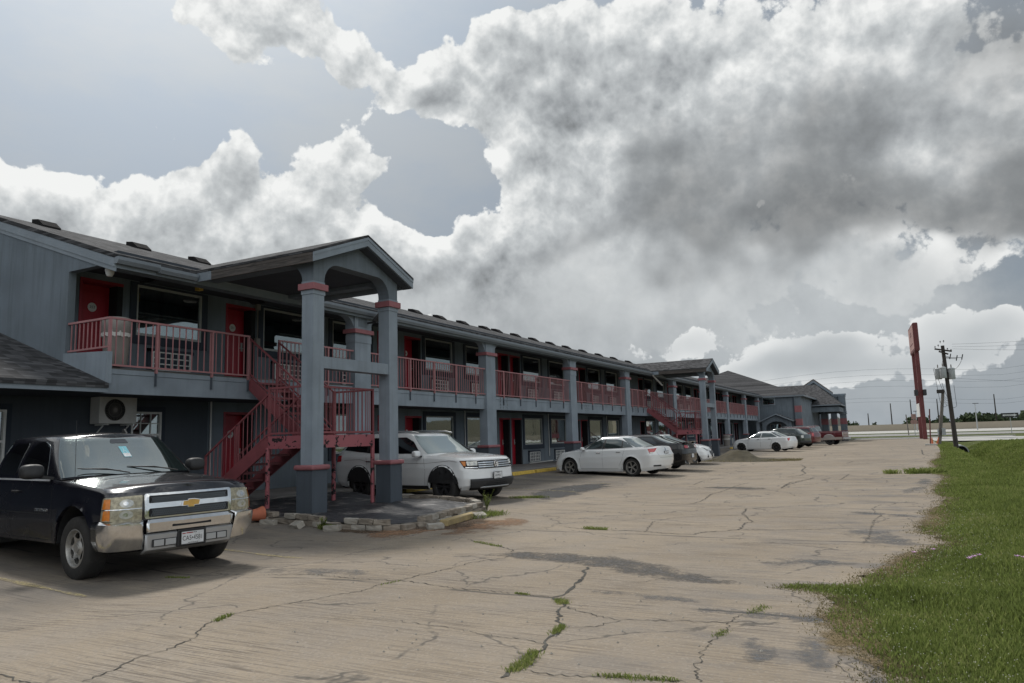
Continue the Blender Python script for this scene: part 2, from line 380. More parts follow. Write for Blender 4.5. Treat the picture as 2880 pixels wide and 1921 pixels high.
YB = [21.5, 29.58, 37.7]
for b in YB:
    DOORS += [b]; WINS += [(b+1.22, b+3.12), (b+4.15, b+6.05)]; DOORS += [b+6.95]
for b in (48.1, 56.2, 64.3, 72.4):
    DOORS += [b]; WINS += [(b+1.22, b+3.12), (b+4.15, b+6.05)]; DOORS += [b+6.95]
DOORS.append(80.5)
DW = 0.82; REC = 1.02     # door leaf width, recess width
# wall with door recesses and window openings: per storey strips between openings
def wall_storey(z0, z1, zd, wz0, wz1, ys, name, mat, wins, doors):
    mb = MB(); ops = [(d-0.06, d-0.06+REC, 'd') for d in doors]+[(a, b, 'w') for a, b in wins]; ops.sort(); y = ys
    T_ = XW-0.36
    for a, b, k in ops:
        mb.box(T_, XW, y, a, z0, z1)
        if k == 'w': mb.box(T_, XW, a, b, z0, wz0); mb.box(T_, XW, a, b, wz1, z1)
        else: mb.box(T_, XW, a, b, zd, z1)
        y = b
    mb.box(T_, XW, y, Y1, z0, z1)
    return P(mb, name, mat)
lower_wins = [wn for wn in WINS if wn[0] > 13]
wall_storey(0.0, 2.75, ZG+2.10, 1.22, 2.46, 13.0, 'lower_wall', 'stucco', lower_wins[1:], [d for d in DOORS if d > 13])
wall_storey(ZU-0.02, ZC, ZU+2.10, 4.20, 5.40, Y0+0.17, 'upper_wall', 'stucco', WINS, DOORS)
# lower wall at the near end, plain navy with small windows
mb = MB(); T_ = XW-0.36
for a, b in ((-3.0, 7.0), (8.25, 10.86), (11.68, 13.0)): mb.box(T_, XW, a, b, 0, 2.75)
for a, b, z0, z1 in ((7.0,8.25,1.1,2.42), (10.86,11.68,1.32,2.43)): mb.box(T_, XW, a, b, 0, z0); mb.box(T_, XW, a, b, z1, 2.75)
P(mb, 'near_wall', 'dado')
# rear mass, end walls
mb = MB(); mb.box(-27, -16.9, Y0+0.15, Y1, 0, 5.3); P(mb, 'core_wall', 'dado')
mb = MB()
mb.prism([(-24.3,0),(-15.69,0),(-15.69,2.77),(-15.02,2.77),(-15.02,5.24),(-13.52,5.24),(-13.52,5.32),(-18.9,7.16),(-24.3,5.26)], 'y', Y0, Y0+0.16)
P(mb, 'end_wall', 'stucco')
# upper walkway slab and its edge
mb = MB(); mb.prism([(-15.9,2.78),(-13.75,2.78),(-13.75,3.17),(-15.9,3.24)], 'y', Y0+0.02, Y1-0.5); P(mb, 'balcony_slab', 'walkway')
mb = MB(); mb.box(-13.80, -13.70, Y0+0.01, Y1-0.5, 2.65, 3.035); mb.box(-13.80, -13.685, Y0+0.01, Y1-0.5, 3.038, 3.135)
P(mb, 'slab_edge', 'stucco_light')
mb = MB(); mb.prism([(-15.04,2.84),(-13.62,2.84),(-13.62,3.47),(-15.04,3.53)], 'y', Y0-0.02, Y0+0.10); P(mb, 'balcony_end_panel', 'stucco_light')
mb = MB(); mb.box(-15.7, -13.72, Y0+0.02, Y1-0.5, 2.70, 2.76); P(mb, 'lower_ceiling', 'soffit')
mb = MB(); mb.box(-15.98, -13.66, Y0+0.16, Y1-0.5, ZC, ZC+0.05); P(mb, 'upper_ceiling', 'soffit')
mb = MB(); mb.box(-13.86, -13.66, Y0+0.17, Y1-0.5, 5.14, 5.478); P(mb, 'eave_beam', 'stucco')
# drip stains under scuppers are shapes of their own on the slab edge
paint('grime', (0.03,0.03,0.03), 0.9, 0.3, 6.0, bump=0)
def stain(y, z0, z1, wd):
    me = MB(); n = 14
    vs = []; fs = []
    for i in range(n+1):
        z = z1+(z0-z1)*i/n; w2 = wd*(0.55+0.45*math.sin(i*1.7+y))*(1-0.35*i/n)*0.5; o_ = 0.02*math.sin(i*0.9+y*3)
        vs += [(-13.679, y+o_-w2, z), (-13.679, y+o_+w2, z)]
        if i: fs.append((2*i-2, 2*i-1, 2*i+1, 2*i))
    me.add(vs, fs); return me
mb = MB()
for y, wd in ((24.9,0.05),(25.15,0.04),(25.45,0.035),(33.5,0.05),(33.72,0.07),(33.95,0.04),(29.2,0.015),(41.2,0.04),(41.45,0.05)):
    s_ = stain(y, 2.66, 3.13, wd); mb.add(s_.v, s_.f)
P(mb, 'water_stain', 'grime', recalc=False)
# main roof
def roof_slab(mb, a, b, c_, d, t=0.09):
    """quad a,b,c,d (top face) with thickness t downwards"""
    q = [Vector(p) for p in (a,b,c_,d)]; l = [p-Vector((0,0,t)) for p in q]
    mb.add(q+l, [(0,1,2,3),(7,6,5,4),(0,4,5,1),(1,5,6,2),(2,6,7,3),(3,7,4,0)])
mb = MB()
ye, yf = Y0-0.06, 86.0
roof_slab(mb, (-13.44,ye,5.40), (-13.44,yf,5.40), (-18.9,yf,7.27), (-18.9,ye,7.27))
roof_slab(mb, (-18.9,ye,7.27), (-18.9,yf,7.27), (-24.6,yf,5.30), (-24.6,ye,5.30))
P(mb, 'main_roof', 'shingle_main')
mb = MB()
sl = (7.27-5.40)/(18.9-13.44)
for dz0, dz1, dy in ((0.095,0.27,-0.035),(0.27,0.36,-0.012)):
    mb.prism([(-13.46,5.40-dz1),(-13.46,5.40-dz0),(-18.9,7.27-dz0),(-24.6,5.30-dz0),(-24.6,5.30-dz1),(-18.9,7.27-dz1)], 'y', Y0+dy-0.01, Y0+0.0)
P(mb, 'gable_trim', 'trim_blue')
for a, b in ((Y0-0.05, 10.72), (14.07, 43.8), (47.2, 83.8)):
    mb = MB()
    L_ = b-a; n = max(2, int(L_/1.5))
    for i in range(n):
        y0 = a+L_*i/n; y1 = a+L_*(i+1)/n-0.004; dz = -0.03*math.sin(math.pi*i/n)
        mb.prism([(-13.47,5.19+dz),(-13.37,5.19+dz),(-13.325,5.26+dz),(-13.325,5.325+dz),(-13.47,5.325+dz)], 'y', y0, y1+0.004 if i < n-1 else y1)
    P(mb, 'gutter', 'gutter_metal')
mb = MB(); mb.box(-13.50, -13.472, Y0, Y1, 5.12, 5.30); P(mb, 'fascia', 'trim_blue')
# roof vents
mb0 = None
vy = [10.25, 12.75, 14.75, 24.2, 25.9, 27.8, 29.8, 31.9, 33.2, 35.3, 37.5, 39.8, 42.2, 44.9, 47.8, 50.8, 54.1, 57.5]
for i, y in enumerate(vy):
    mb = MB(); x0 = -18.35
    z0 = 5.40+sl*(-13.44-x0)
    mb.prism([(x0+0.26,z0-0.09),(x0+0.26,z0-0.04),(x0+0.04,z0+0.13),(x0-0.22,z0+0.17),(x0-0.22,z0+0.06)], 'y', y-0.22, y+0.22)
    o = P(mb, 'roof_vent', 'vent_dark')
# lower roof over the near ground-floor wing
mb = MB(); roof_slab(mb, (-13.50,-3.5,2.83), (-13.50,Y0-0.025,2.83), (-19.2,Y0-0.025,4.80), (-19.2,-3.5,4.80)); P(mb, 'lower_roof', 'shingle_main')
mb = MB(); mb.box(-13.60, -13.53, -3.5, Y0-0.03, 2.655, 2.765); mb.box(-13.60, -13.512, -3.5, Y0-0.03, 2.768, 2.80); P(mb, 'lower_fascia', 'trim_blue')
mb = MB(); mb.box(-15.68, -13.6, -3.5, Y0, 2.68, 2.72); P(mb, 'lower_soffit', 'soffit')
mb = MB(); mb.box(-22, -15.9, -3.5, -3.3, 0, 2.8); mb.box(-22,-19,-3.3,Y0,0,4.6); P(mb, 'wing_wall', 'dado')

# doors
NUM = {(0,1): '253', (1,1): '251'}
for i, d in enumerate(DOORS):
    for up in (0, 1):
        if not up and i == 0: continue
        zb = ZU if up else ZG
        mb = MB()
        y0, y1 = d, d+DW
        mb.box(XD-0.05, XD, y0, y1, zb+0.01, zb+2.03)
        for py0, py1, pz0, pz1 in ((0.10,0.37,1.15,1.85),(0.45,0.72,1.15,1.85),(0.10,0.37,0.2,0.95),(0.45,0.72,0.2,0.95)):
            mb.box(XD, XD+0.008, y0+py0, y0+py1, zb+pz0, zb+pz1)
        dr = P(mb, 'door', 'door_red', bevel=0.004)
        if up == 0 and i in (4, 5, 6): dr['label'] = 'sun-faded pink red door'
        mb = MB(); mb.box(XW-0.3, XW+0.012, y0-0.058, y0, zb, zb+2.10); mb.box(XD-0.02, XW+0.012, y0, y0+REC-0.062, zb+2.035, zb+2.099)
        SUB(mb, 'door_frame', 'door_frame_red', dr)
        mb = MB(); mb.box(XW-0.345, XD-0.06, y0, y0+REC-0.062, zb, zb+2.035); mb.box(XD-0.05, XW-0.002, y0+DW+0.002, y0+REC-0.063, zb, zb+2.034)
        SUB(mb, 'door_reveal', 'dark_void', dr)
        mb = MB(); M = Matrix.Translation((XD+0.008, y0+0.42, zb+1.52)) @ Matrix.Rotation(R(90), 4, 'Y')
        mb.lathe([(0.0,0),(0.10,0),(0.105,0.004),(0.10,0.008)], 20, M); pl = SUB(mb, 'number_plate', 'white_plastic', dr)
        Mt = Matrix.Translation((XD+0.0172, y0+0.42, zb+1.52)) @ Matrix.Rotation(R(90), 4, 'Z') @ Matrix.Rotation(R(90), 4, 'X')
        if (i, up) in NUM: text_obj('room_number', NUM[(i,up)], 0.085, MAT['black_metal'], Mt, dr)
        elif i < 9:
            mb = MB()
            for k in (-1,0,1): mb.box(XD+0.0165, XD+0.018, y0+0.42+k*0.032-0.010, y0+0.42+k*0.032+0.010, zb+1.50, zb+1.545)
            SUB(mb, 'room_number', 'black_metal', dr)
        mb = MB(); mb.rod((XD, y1-0.07, zb+0.98), (XD+0.06, y1-0.07, zb+0.98), 0.012); mb.rod((XD+0.06, y1-0.07, zb+0.98), (XD+0.06, y1-0.19, zb+0.98), 0.010)
        mb.box(XD, XD+0.012, y1-0.10, y1-0.04, zb+0.90, zb+1.14); SUB(mb, 'handle', 'alu_frame', dr)
# windows
def curtain_mesh(y0, y1, z0, z1, x, amp=0.03):
    mb = MB(); n = int((y1-y0)/0.02); vs = []; fs = []
    ph = rng.uniform(0,6)
    for i in range(n+1):
        y = y0+(y1-y0)*i/n; dx = amp*math.sin(y*38+ph+1.3*math.sin(y*7+ph))
        vs += [(x+dx, y, z0), (x+dx*0.6, y, z1)]
        if i: fs.append((2*i-2, 2*i, 2*i+1, 2*i-1))
    mb.add(vs, fs); return mb
for i, (a, b) in enumerate(WINS):
    for up in (0, 1):
        if not up and i < 2: continue
        z0, z1 = (4.20, 5.40) if up else (1.22, 2.46)
        mb = MB(); f = 0.045
        x0, x1 = XW-0.06, XW+0.015
        mb.box(x0,x1,a,b,z0,z0+f*1.3); mb.box(x0,x1,a,b,z1-f,z1); mb.box(x0,x1,a,a+f,z0+f*1.3,z1-f); mb.box(x0,x1,b-f,b,z0+f*1.3,z1-f)
        wf = P(mb, 'window', 'alu_frame')
        mb = MB(); mb.box(XW-0.035, XW-0.029, a+f, b-f, z0+f*1.3, z1-f); SUB(mb, 'pane', 'pane', wf)
        mb = MB(); s_ = 0.17; x1 = XW+0.03
        for q in ((a-s_,b+s_,z0-s_*1.2,z0-0.004),(a-s_,b+s_,z1+0.004,z1+(0.05 if up else s_)),(a-s_,a-0.004,z0-0.004,z1+0.004),(b+0.004,b+s_,z0-0.004,z1+0.004)):
            mb.box(XW-0.01, x1, *q)
        SUB(mb, 'surround', 'navy', wf)
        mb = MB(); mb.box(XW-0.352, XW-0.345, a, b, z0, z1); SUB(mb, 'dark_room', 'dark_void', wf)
        k = (i*7+up*3) % 5
        spans = {0: [(0.08,0.42),(0.48,0.78)], 1: [(0.0,1.0)], 2: [(0.0,0.35)], 3: [(0.55,1.0)], 4: [(0.02,0.3),(0.7,0.98)]}[k]
        if i == 0 and up: spans = [(0.09,0.40),(0.46,0.76)]
        if i == 4 and not up: spans = [(0.0,0.53),(0.56,1.0)]
        mb = MB()
        for s0, s1 in spans:
            c_ = curtain_mesh(a+f+(b-a-2*f)*s0, a+f+(b-a-2*f)*s1, z0+f, z1-f, XW-0.14); mb.add(c_.v, c_.f)
        SUB(mb, 'curtain', 'curtain_pale' if (i == 4 and not up) else 'curtain', wf, recalc=False)
        # through-wall air conditioner under the window
        ay0 = a+0.45; ay1 = ay0+1.05; az1 = z0-0.36; az0 = az1-0.42
        mb = MB(); mb.box(XW, XW+0.04, ay0-0.14, ay0-0.002, az0, az1+0.08); mb.box(XW, XW+0.04, ay0-0.14, ay1+0.1, az1+0.002, az1+0.08)
        mb.box(XW, XW+0.02, ay0, ay1, az0, az1)
        ac = P(mb, 'air_conditioner', 'navy')
        mb = MB(); e = 0.021
        for k2 in range(7): yy = ay0+(ay1-ay0)*k2/6; mb.box(XW+0.022, XW+0.05, yy-e*(1.4 if k2 % 3 == 0 else .7), yy+e*(1.4 if k2 % 3 == 0 else .7), az0, az1)
        for k2 in range(4): zz = az0+(az1-az0)*k2/3; mb.box(XW+0.024, XW+0.046, ay0, ay1, zz-0.014, zz+0.014)
        SUB(mb, 'grille', 'white_metal', ac)
        if not up:
            mb = MB(); mb.rod((XW+0.06, ay0-0.1, az0-0.08), (XW+0.06, min(ay1+1.6, b+1.0), az0-0.05), 0.028); SUB(mb, 'drain_pipe', 'white_plastic', ac)
# small windows at the near end
def small_window(a, b, z0, z1, mull):
    mb = MB(); f = 0.045; x0, x1 = XW-0.05, XW+0.02
    mb.box(x0,x1,a,b,z0,z0+f); mb.box(x0,x1,a,b,z1-f,z1); mb.box(x0,x1,a,a+f,z0+f,z1-f); mb.box(x0,x1,b-f,b,z0+f,z1-f)
    zm = (z0+z1)/2; mb.box(x0+0.002,x1-0.002,a+f,b-f,zm-0.022,zm+0.022)
    wf = P(mb, 'window', 'white_metal')
    if mull:
        mb = MB()
        for k in (1,2): y = a+(b-a)*k/3; mb.box(XW-0.03,XW-0.012,y-0.009,y+0.009,zm+0.022,z1-f)
        mb.box(XW-0.028,XW-0.014,a+f,b-f,(zm+z1)/2-0.009,(zm+z1)/2+0.009); SUB(mb, 'muntin', 'white_metal', wf)
    mb = MB(); mb.box(XW-0.04, XW-0.034, a+f, b-f, z0+f, z1-f); SUB(mb, 'pane', 'pane', wf)
    mb = MB()
    for q in ((a-0.14,b+0.1,z0-0.12,z0-0.003),(a-0.14,b+0.1,z1+0.003,z1+0.12),(a-0.14,a-0.003,z0-0.003,z1+0.003),(b+0.003,b+0.1,z0-0.003,z1+0.003)): mb.box(XW-0.01,XW+0.014,*q)
    SUB(mb, 'surround', 'navy', wf)
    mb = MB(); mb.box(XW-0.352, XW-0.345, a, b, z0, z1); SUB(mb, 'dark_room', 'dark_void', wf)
small_window(10.88, 11.66, 1.34, 2.41, True); small_window(7.05, 8.2, 1.15, 2.40, False)
mb = MB(); mb.rod((XW+0.04, 13.06, 0.3), (XW+0.04, 13.06, 2.7), 0.022); P(mb, 'conduit', 'white_metal')
for y in (25.45, 33.4, 41.6, 52.1):
    mb = MB(); mb.rod((XW+0.04, y, 0.62), (XW+0.04, y, 2.7), 0.02); P(mb, 'conduit', 'white_metal')
mb = MB(); mb.rod((XW+0.04, 14.55, 4.5), (XW+0.04, 14.55, 5.4), 0.018); mb.box(XW, XW+0.08, 14.48, 14.62, 5.3, 5.46); mb.box(XW, XW+0.08, 14.48, 14.62, 4.28, 4.5); P(mb, 'conduit', 'grey_plastic')

# columns on the front line
CY = [16.25, 23.72, 31.62, 39.45, 49.2, 57.6, 66.35, 74.75, 82.2]
CW = 0.70
for i, y in enumerate(CY):
    a, b = y, y+CW
    mb = MB(); mb.box(-13.93, -13.60, a, b, 1.22, 5.14 if i else 5.3)
    if i in (0, 2, 4, 6): mb.box(-13.94, -13.585, a-0.01, b+0.01, 4.40, 4.62); mb.box(-13.94, -13.59, a-0.02, b+0.02, 4.79, 5.14)
    # quarter-round corbels
    for s_, yy in ((-1,a),(1,b)):
        pts = [(yy, 4.79)]; r = 0.42
        for k in range(11): t = math.pi/2*k/10; pts.append((yy+s_*(r-r*math.cos(t)), 4.79-0.07+r*math.sin(t)))
        pts.append((yy, 5.139)); 
        if s_ > 0: pts = pts[::-1]
        mb.prism(pts, 'x', -13.86, -13.64)
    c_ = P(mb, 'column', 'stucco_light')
    mb = MB(); mb.box(-13.98, -13.55, a-0.05, b+0.05, 0.2, 1.22); SUB(mb, 'column_base', 'dado', c_)
    mb = MB(); mb.box(-14.02, -13.51, a-0.09, b+0.09, 1.225, 1.325); SUB(mb, 'column_band', 'band_red', c_, bevel=0.03)
    mb = MB(); mb.box(-14.0, -13.53, a-0.07, b+0.07, 4.665, 4.785); SUB(mb, 'upper_band', 'band_red', c_, bevel=0.01)
mb = MB(); mb.box(-13.588, -13.58, CY[0]+0.14, CY[0]+0.5, 4.86, 5.12); P(mb, 'access_panel', 'stucco')

# railings: one panel per bay
def rail_panel(y0, y1, posts, name='railing', sp=0.135, mat='rail_red', brackets=True):
    x = -13.66; mb = MB()
    mb.box(x-0.025, x+0.025, y0, y1, 4.125, 4.165); mb.box(x-0.017, x+0.017, y0, y1, 3.19, 3.225)
    n = int((y1-y0)/sp)
    for k in range(1, n):
        y = y0+(y1-y0)*k/n
        if min([abs(y-p) for p in posts]+[9]) > 0.05: mb.box(x-0.009, x+0.009, y-0.009, y+0.009, 3.22, 4.13)
    for p in posts: mb.box(x-0.024, x+0.024, p-0.024, p+0.024, 3.10, 4.16)
    r_ = P(mb, name, mat)
    if brackets:
        mb = MB()
        for p in posts: mb = MB(); mb.box(x-0.02, x+0.014, p-0.014, p+0.014, 2.83, 3.12); SUB(mb, 'post_bracket', 'dado', r_)
    return r_
def posts_in(a, b, n): return [a+(b-a)*(k+0.5)/n for k in range(n)]
rail_panel(8.93, 12.47, [8.96, 10.0, 11.4, 12.44], sp=0.155)
rail_panel(13.40, CY[0]-0.02, [13.43, 15.2])
mb = MB()   # return at the balcony end
mb.box(-15.02, -13.66, 8.935, 8.985, 4.125, 4.165); mb.box(-15.02, -13.66, 8.945, 8.98, 3.555, 3.59)
for k in range(10): x = -14.92+k*0.135; mb.box(x-0.009, x+0.009, 8.951, 8.969, 3.58, 4.13)
P(mb, 'end_railing', 'rail_red')
for i in range(len(CY)-1):
    a, b = CY[i]+CW+0.02, CY[i+1]-0.02
    if i == 3:
        rail_panel(a, 43.25, posts_in(a, 43.1, 3)); rail_panel(44.22, b, [44.25, 45.6, 47.2]); continue
    rail_panel(a, b, posts_in(a, b, 5))

# near end upper wall items
for i, y in enumerate((9.55, 13.2, 17.2, 21.2, 26.6, 34.4, 42.3, 50.5)):
    mb = MB(); M = Matrix.Translation((-14.7, y, ZC-0.035)); mb.lathe([(0.0,0),(0.16,0),(0.18,0.034)], 20, M)
    P(mb, 'ceiling_light', 'white_metal', smooth=True)

# ---------------- stair porches (two, the far one a copy) ----------------
def SP(mb, name, mat, par, **k):
    o = mb.build(name, MAT[mat] if isinstance(mat, str) else [MAT[x] for x in mat], **k); o.parent = par; return o
def porch(dy, flip=False):
    base = bpy.data.objects.new('stair_porch', None); COL.objects.link(base); base.parent = motel
    base.matrix_parent_inverse = Matrix.Translation(-Vector(motel.location)); base.location = (0, dy, 0)
    xo, xi = -10.30, -10.60
    for a, b in ((11.02, 11.34), (13.50, 13.82)):
        mb = MB(); mb.box(xi, xo, a, b, 1.06, 4.84)
        mb.box(xi-0.015, xo+0.015, a-0.015, b+0.015, 4.57, 4.655); mb.box(xi-0.01, xo+0.01, a-0.01, b+0.01, 4.79, 4.84)
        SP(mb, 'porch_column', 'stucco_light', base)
        mb = MB(); mb.box(xi-0.055, xo+0.055, a-0.055, b+0.055, 0.0, 1.06); SP(mb, 'porch_column_base', 'dado', base)
        mb = MB(); mb.box(xi-0.105, xo+0.105, a-0.105, b+0.105, 1.045, 1.145); SP(mb, 'column_band', 'band_red', base, bevel=0.035)
        mb = MB(); mb.box(xi-0.06, xo+0.06, a-0.06, b+0.06, 4.66, 4.79); SP(mb, 'upper_band', 'band_red', base, bevel=0.004)
    # front gable with rounded opening
    ri, zr, ze, yl, yr = 12.42, 6.05, 5.40, 10.78, 14.06
    s2 = (zr-ze)/(ri-yl)
    pts = [(11.02,4.84),(11.34,4.84)]; r = 0.42
    for k in range(9): t = math.pi/2*k/8; pts.append((11.34+r-r*math.cos(t), 4.86+r*math.sin(t)-0.0))
    for k in range(9): t = math.pi/2*k/8; pts.append((13.50-r+r*math.sin(t), 4.86+r*math.cos(t)))
    pts += [(13.50,4.84),(13.82,4.84),(13.82,ze-0.1+s2*(yr-13.82)),(ri,zr-0.10),(11.02,ze-0.1+s2*(11.02-yl))]
    bmq = bmesh.new(); vs = [bmq.verts.new((xo, p[0], p[1])) for p in pts]; f = bmq.faces.new(vs)
    ex = bmesh.ops.extrude_face_region(bmq, geom=[f]); bmesh.ops.translate(bmq, verts=[v for v in ex['geom'] if isinstance(v, bmesh.types.BMVert)], vec=(-0.30,0,0))
    bmesh.ops.recalc_face_normals(bmq, faces=bmq.faces); me = bpy.data.meshes.new('gable_wall'); bmq.to_mesh(me); bmq.free(); me.materials.append(MAT['stucco'])
    o = bpy.data.objects.new('gable_wall', me); COL.objects.link(o); o.parent = base
    for sy, yy in ((1, 11.02), (1, 13.52)):   # side brackets running back to the building
        pts = [(xi, 4.86)]
        for k in range(9): t = math.pi/2*k/8; pts.append((xi-0.42+0.42*math.cos(t), 4.86+0.36*math.sin(t)))
        pts += [(-13.6,5.22),(-13.6,5.30),(xi,5.30)]
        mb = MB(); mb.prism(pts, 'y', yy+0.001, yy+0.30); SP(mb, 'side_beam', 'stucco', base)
    mb = MB(); mb.box(-10.58, -10.32, 11.34, 13.50, 3.08, 3.32); SP(mb, 'tie_beam', 'stucco_light', base)
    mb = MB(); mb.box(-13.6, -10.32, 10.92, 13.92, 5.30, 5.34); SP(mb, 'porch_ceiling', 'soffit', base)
    # roof planes
    mb = MB(); xf = -10.02; xb = -15.35
    roof_slab(mb, (xf,yl-0.04,ze), (xb,yl-0.04,ze), (xb,ri,zr+0.02), (xf,ri,zr+0.02), 0.05)
    roof_slab(mb, (xf,ri,zr+0.02), (xb,ri,zr+0.02), (xb,yr+0.04,ze), (xf,yr+0.04,ze), 0.05)
    SP(mb, 'porch_roof', 'shingle_porch', base)
    for dz0, dz1, dx in ((0.055,0.12,0.012),(0.12,0.25,0.0)):
        mb = MB(); mb.prism([(yl-0.03,ze-dz1),(ri,zr-dz1+0.02),(yr+0.03,ze-dz1),(yr+0.03,ze-dz0),(ri,zr-dz0+0.02),(yl-0.03,ze-dz0)], 'x', xf-0.045, xf-0.01+dx)
        SP(mb, 'gable_trim', 'trim_blue', base)
    mb = MB(); mb.prism([(yl,ze-0.26),(ri,zr-0.26),(yr,ze-0.26),(yr,ze-0.235),(ri,zr-0.235),(yl,ze-0.235)], 'x', xo+0.002, xf-0.05); SP(mb, 'gable_soffit', 'soffit', base)
    mb = MB(); mb.box(-12.98, xf-0.05, yl-0.025, yl+0.015, ze-0.25, ze-0.115); mb.box(-12.98, xf-0.05, yl-0.032, yl-0.004, ze-0.112, ze-0.055); SP(mb, 'bare_fascia', 'bare_wood', base)
    mb = MB(); mb.box(-13.55, -12.984, yl-0.027, yl+0.015, ze-0.25, ze-0.055); SP(mb, 'side_fascia', 'trim_blue', base)
    mb = MB(); mb.box(-13.55, xf-0.05, yr-0.015, yr+0.027, ze-0.25, ze-0.055); SP(mb, 'side_fascia', 'trim_blue', base)
    # --- steel staircase: both flights run back to the building from a landing at half height ---
    RED = 'stair_red'; zl = 1.72; XI, XO = -11.89, -10.78
    def Y(v): return v if not flip else 23.72-v    # local mirror
    ya, yb = sorted((Y(11.43), Y(13.47)))
    mb = MB(); mb.box(XI,XO,ya,yb,zl-0.05,zl-0.005); mb.box(XO,XO+0.05,ya-0.03,yb+0.03,1.47,1.735); mb.box(XI-0.05,XI,ya,yb,1.5,1.7)
    mb.box(XI,XO,ya-0.03,ya-0.002,1.47,1.735); mb.box(XI,XO,yb+0.002,yb+0.03,1.47,1.735)
    SP(mb, 'landing', 'peeling_red', base)
    for x in (XO+0.01, XI-0.03):
        for y in (ya-0.0, yb+0.0):
            mb = MB(); mb.rod((x,y,0.02),(x,y,1.5),0.048,10); SP(mb, 'landing_post', 'peeling_red', base)
    up = Vector((0,0,1))
    def flight_rail(p, q, h0, h1, sp=0.125):
        p = Vector(p); q = Vector(q); mb = MB()
        mb.bar(p+up*h1, q+up*h1, 0.04, 0.035); mb.bar(p+up*h0, q+up*h0, 0.03, 0.03)
        n_ = int((q-p).xy.length/sp)
        for k in range(1, n_): c_ = p.lerp(q, k/n_); mb.rod(c_+up*h0, c_+up*h1, 0.010, 6)
        for c_ in (p, q, p.lerp(q,0.5)): mb.box(c_.x-0.02,c_.x+0.02,c_.y-0.02,c_.y+0.02,c_.z+h0-0.12,c_.z+h1+0.01)
        return mb
    def flat_rail(p, q):
        p = Vector(p); q = Vector(q); mb = MB()
        mb.bar(p+up*1.03, q+up*1.03, 0.045, 0.04); mb.bar(p+up*0.07, q+up*0.07, 0.035, 0.04)
        n_ = max(2, int((q-p).length/0.125))
        for k in range(1, n_): c_ = p.lerp(q, k/n_); mb.rod(c_+up*0.07, c_+up*1.03, 0.010, 6)
        for c_ in (p, q): mb.box(c_.x-0.024,c_.x+0.024,c_.y-0.024,c_.y+0.024,c_.z-0.02,c_.z+1.06)
        return mb
    # lower flight
    y0, y1 = sorted((Y(11.43), Y(12.38)))
    for y in (y0, y1):
        mb = MB(); mb.bar((XI,y,zl-0.115),(-13.82,y,0.35+0.02),0.045,0.26); SP(mb, 'stringer', RED, base)
    n = 7
    for k in range(n):
        x = XI+(-13.85-XI)*(k+0.5)/n; z = zl+(0.35-zl)*(k+1)/(n+0.4); mb = MB(); mb.box(x-0.15,x+0.13,y0+0.03,y1-0.03,z-0.045,z); SP(mb, 'stair_tread', RED, base)
    for y in (y0, y1): SP(flight_rail((XI,y,zl),(-13.82,y,0.42),0.08,0.93), 'stair_railing', RED, base)
    # upper flight
    y0, y1 = sorted((Y(12.50), Y(13.42)))
    for y in (y0, y1):
        mb = MB(); mb.bar((XI+0.02,y,zl-0.09),(-13.68,y,3.17-0.13),0.045,0.26); SP(mb, 'stringer', RED, base)
    for k in range(n):
        x = XI+(-13.68-XI)*(k+0.6)/n; z = zl+(3.16-zl)*(k+1)/(n+0.6); mb = MB(); mb.box(x-0.14,x+0.12,y0+0.03,y1-0.03,z-0.045,z); SP(mb, 'stair_tread', RED, base)
    for y in (y0, y1): SP(flight_rail((XI,y,zl+0.12),(-13.67,y,3.17),0.08,0.93), 'stair_railing', RED, base)
    SP(flat_rail((XO+0.02,ya,zl),(XO+0.02,yb,zl)), 'landing_railing', RED, base)
    for y in (ya, yb): SP(flat_rail((XO,y,zl),(XI,y,zl)), 'landing_railing', RED, base)
    return base
# red paint peeling off dark steel
def peel(name, base, under, lo, hi, sc=7.0):
    m_, T, bs = newmat(name); g = T.new('ShaderNodeNewGeometry').outputs['Position']
    n1 = T.noise(g, sc, 6, 0.62, dist=0.6); n2 = T.noise(g, 1.1, 2)
    f = T.rng(T.math('ADD', n1, T.math('MULTIPLY', n2, 0.25)), lo, hi)
    c = T.mix(f, c4(base), c4(under)); T.put(bs.inputs['Base Color'], c); T.put(bs.inputs['Roughness'], T.rng(f, 0, 1, 0.5, 0.85))
    b = T.new('ShaderNodeBump'); b.invert = True; b.inputs['Strength'].default_value = 0.5; b.inputs['Distance'].default_value = 0.004; T.put(b.inputs['Height'], f); T.put(bs.inputs['Normal'], b.outputs[0])
peel('peeling_red', (0.32,0.095,0.11), (0.012,0.010,0.012), 0.700, 0.712)
porch(0.0); porch(33.08, True)

# ---------------- far lobby wing with its drive-through canopy ----------------
lob = bpy.data.objects.new('lobby_wing', None); COL.objects.link(lob); lob.parent = motel; lob.matrix_parent_inverse = Matrix.Translation(-Vector(motel.location))
def LP(mb, name, mat, **k): o = mb.build(name, MAT[mat], **k); o.parent = lob; return o
yw = 84.0
mb = MB(); mb.box(-27,-9.62,yw,118,0,5.2); LP(mb, 'lobby_wall', 'stucco')
mb = MB(); mb.box(-13.44,-12.12,yw-0.06,yw-0.005,4.28,5.18); LP(mb, 'window_frame', 'trim_blue')
mb = MB(); mb.box(-13.36,-12.20,yw-0.075,yw-0.062,4.38,5.12); LP(mb, 'window_pane', 'pane')
mb = MB(); mb.box(-10.15,-9.5,yw-0.1,yw+0.6,0,5.2); LP(mb, 'corner_pillar', 'stucco')
for z0, z1 in ((3.42,4.12),(2.02,2.72)):
    mb = MB(); mb.box(-10.16,-9.49,yw-0.11,yw+0.61,z0,z1); LP(mb, 'red_block', 'band_red')
mb = MB(); mb.rod((-10.25,yw-0.05,0),(-10.25,yw-0.05,5.15),0.05); LP(mb, 'downpipe', 'dado')
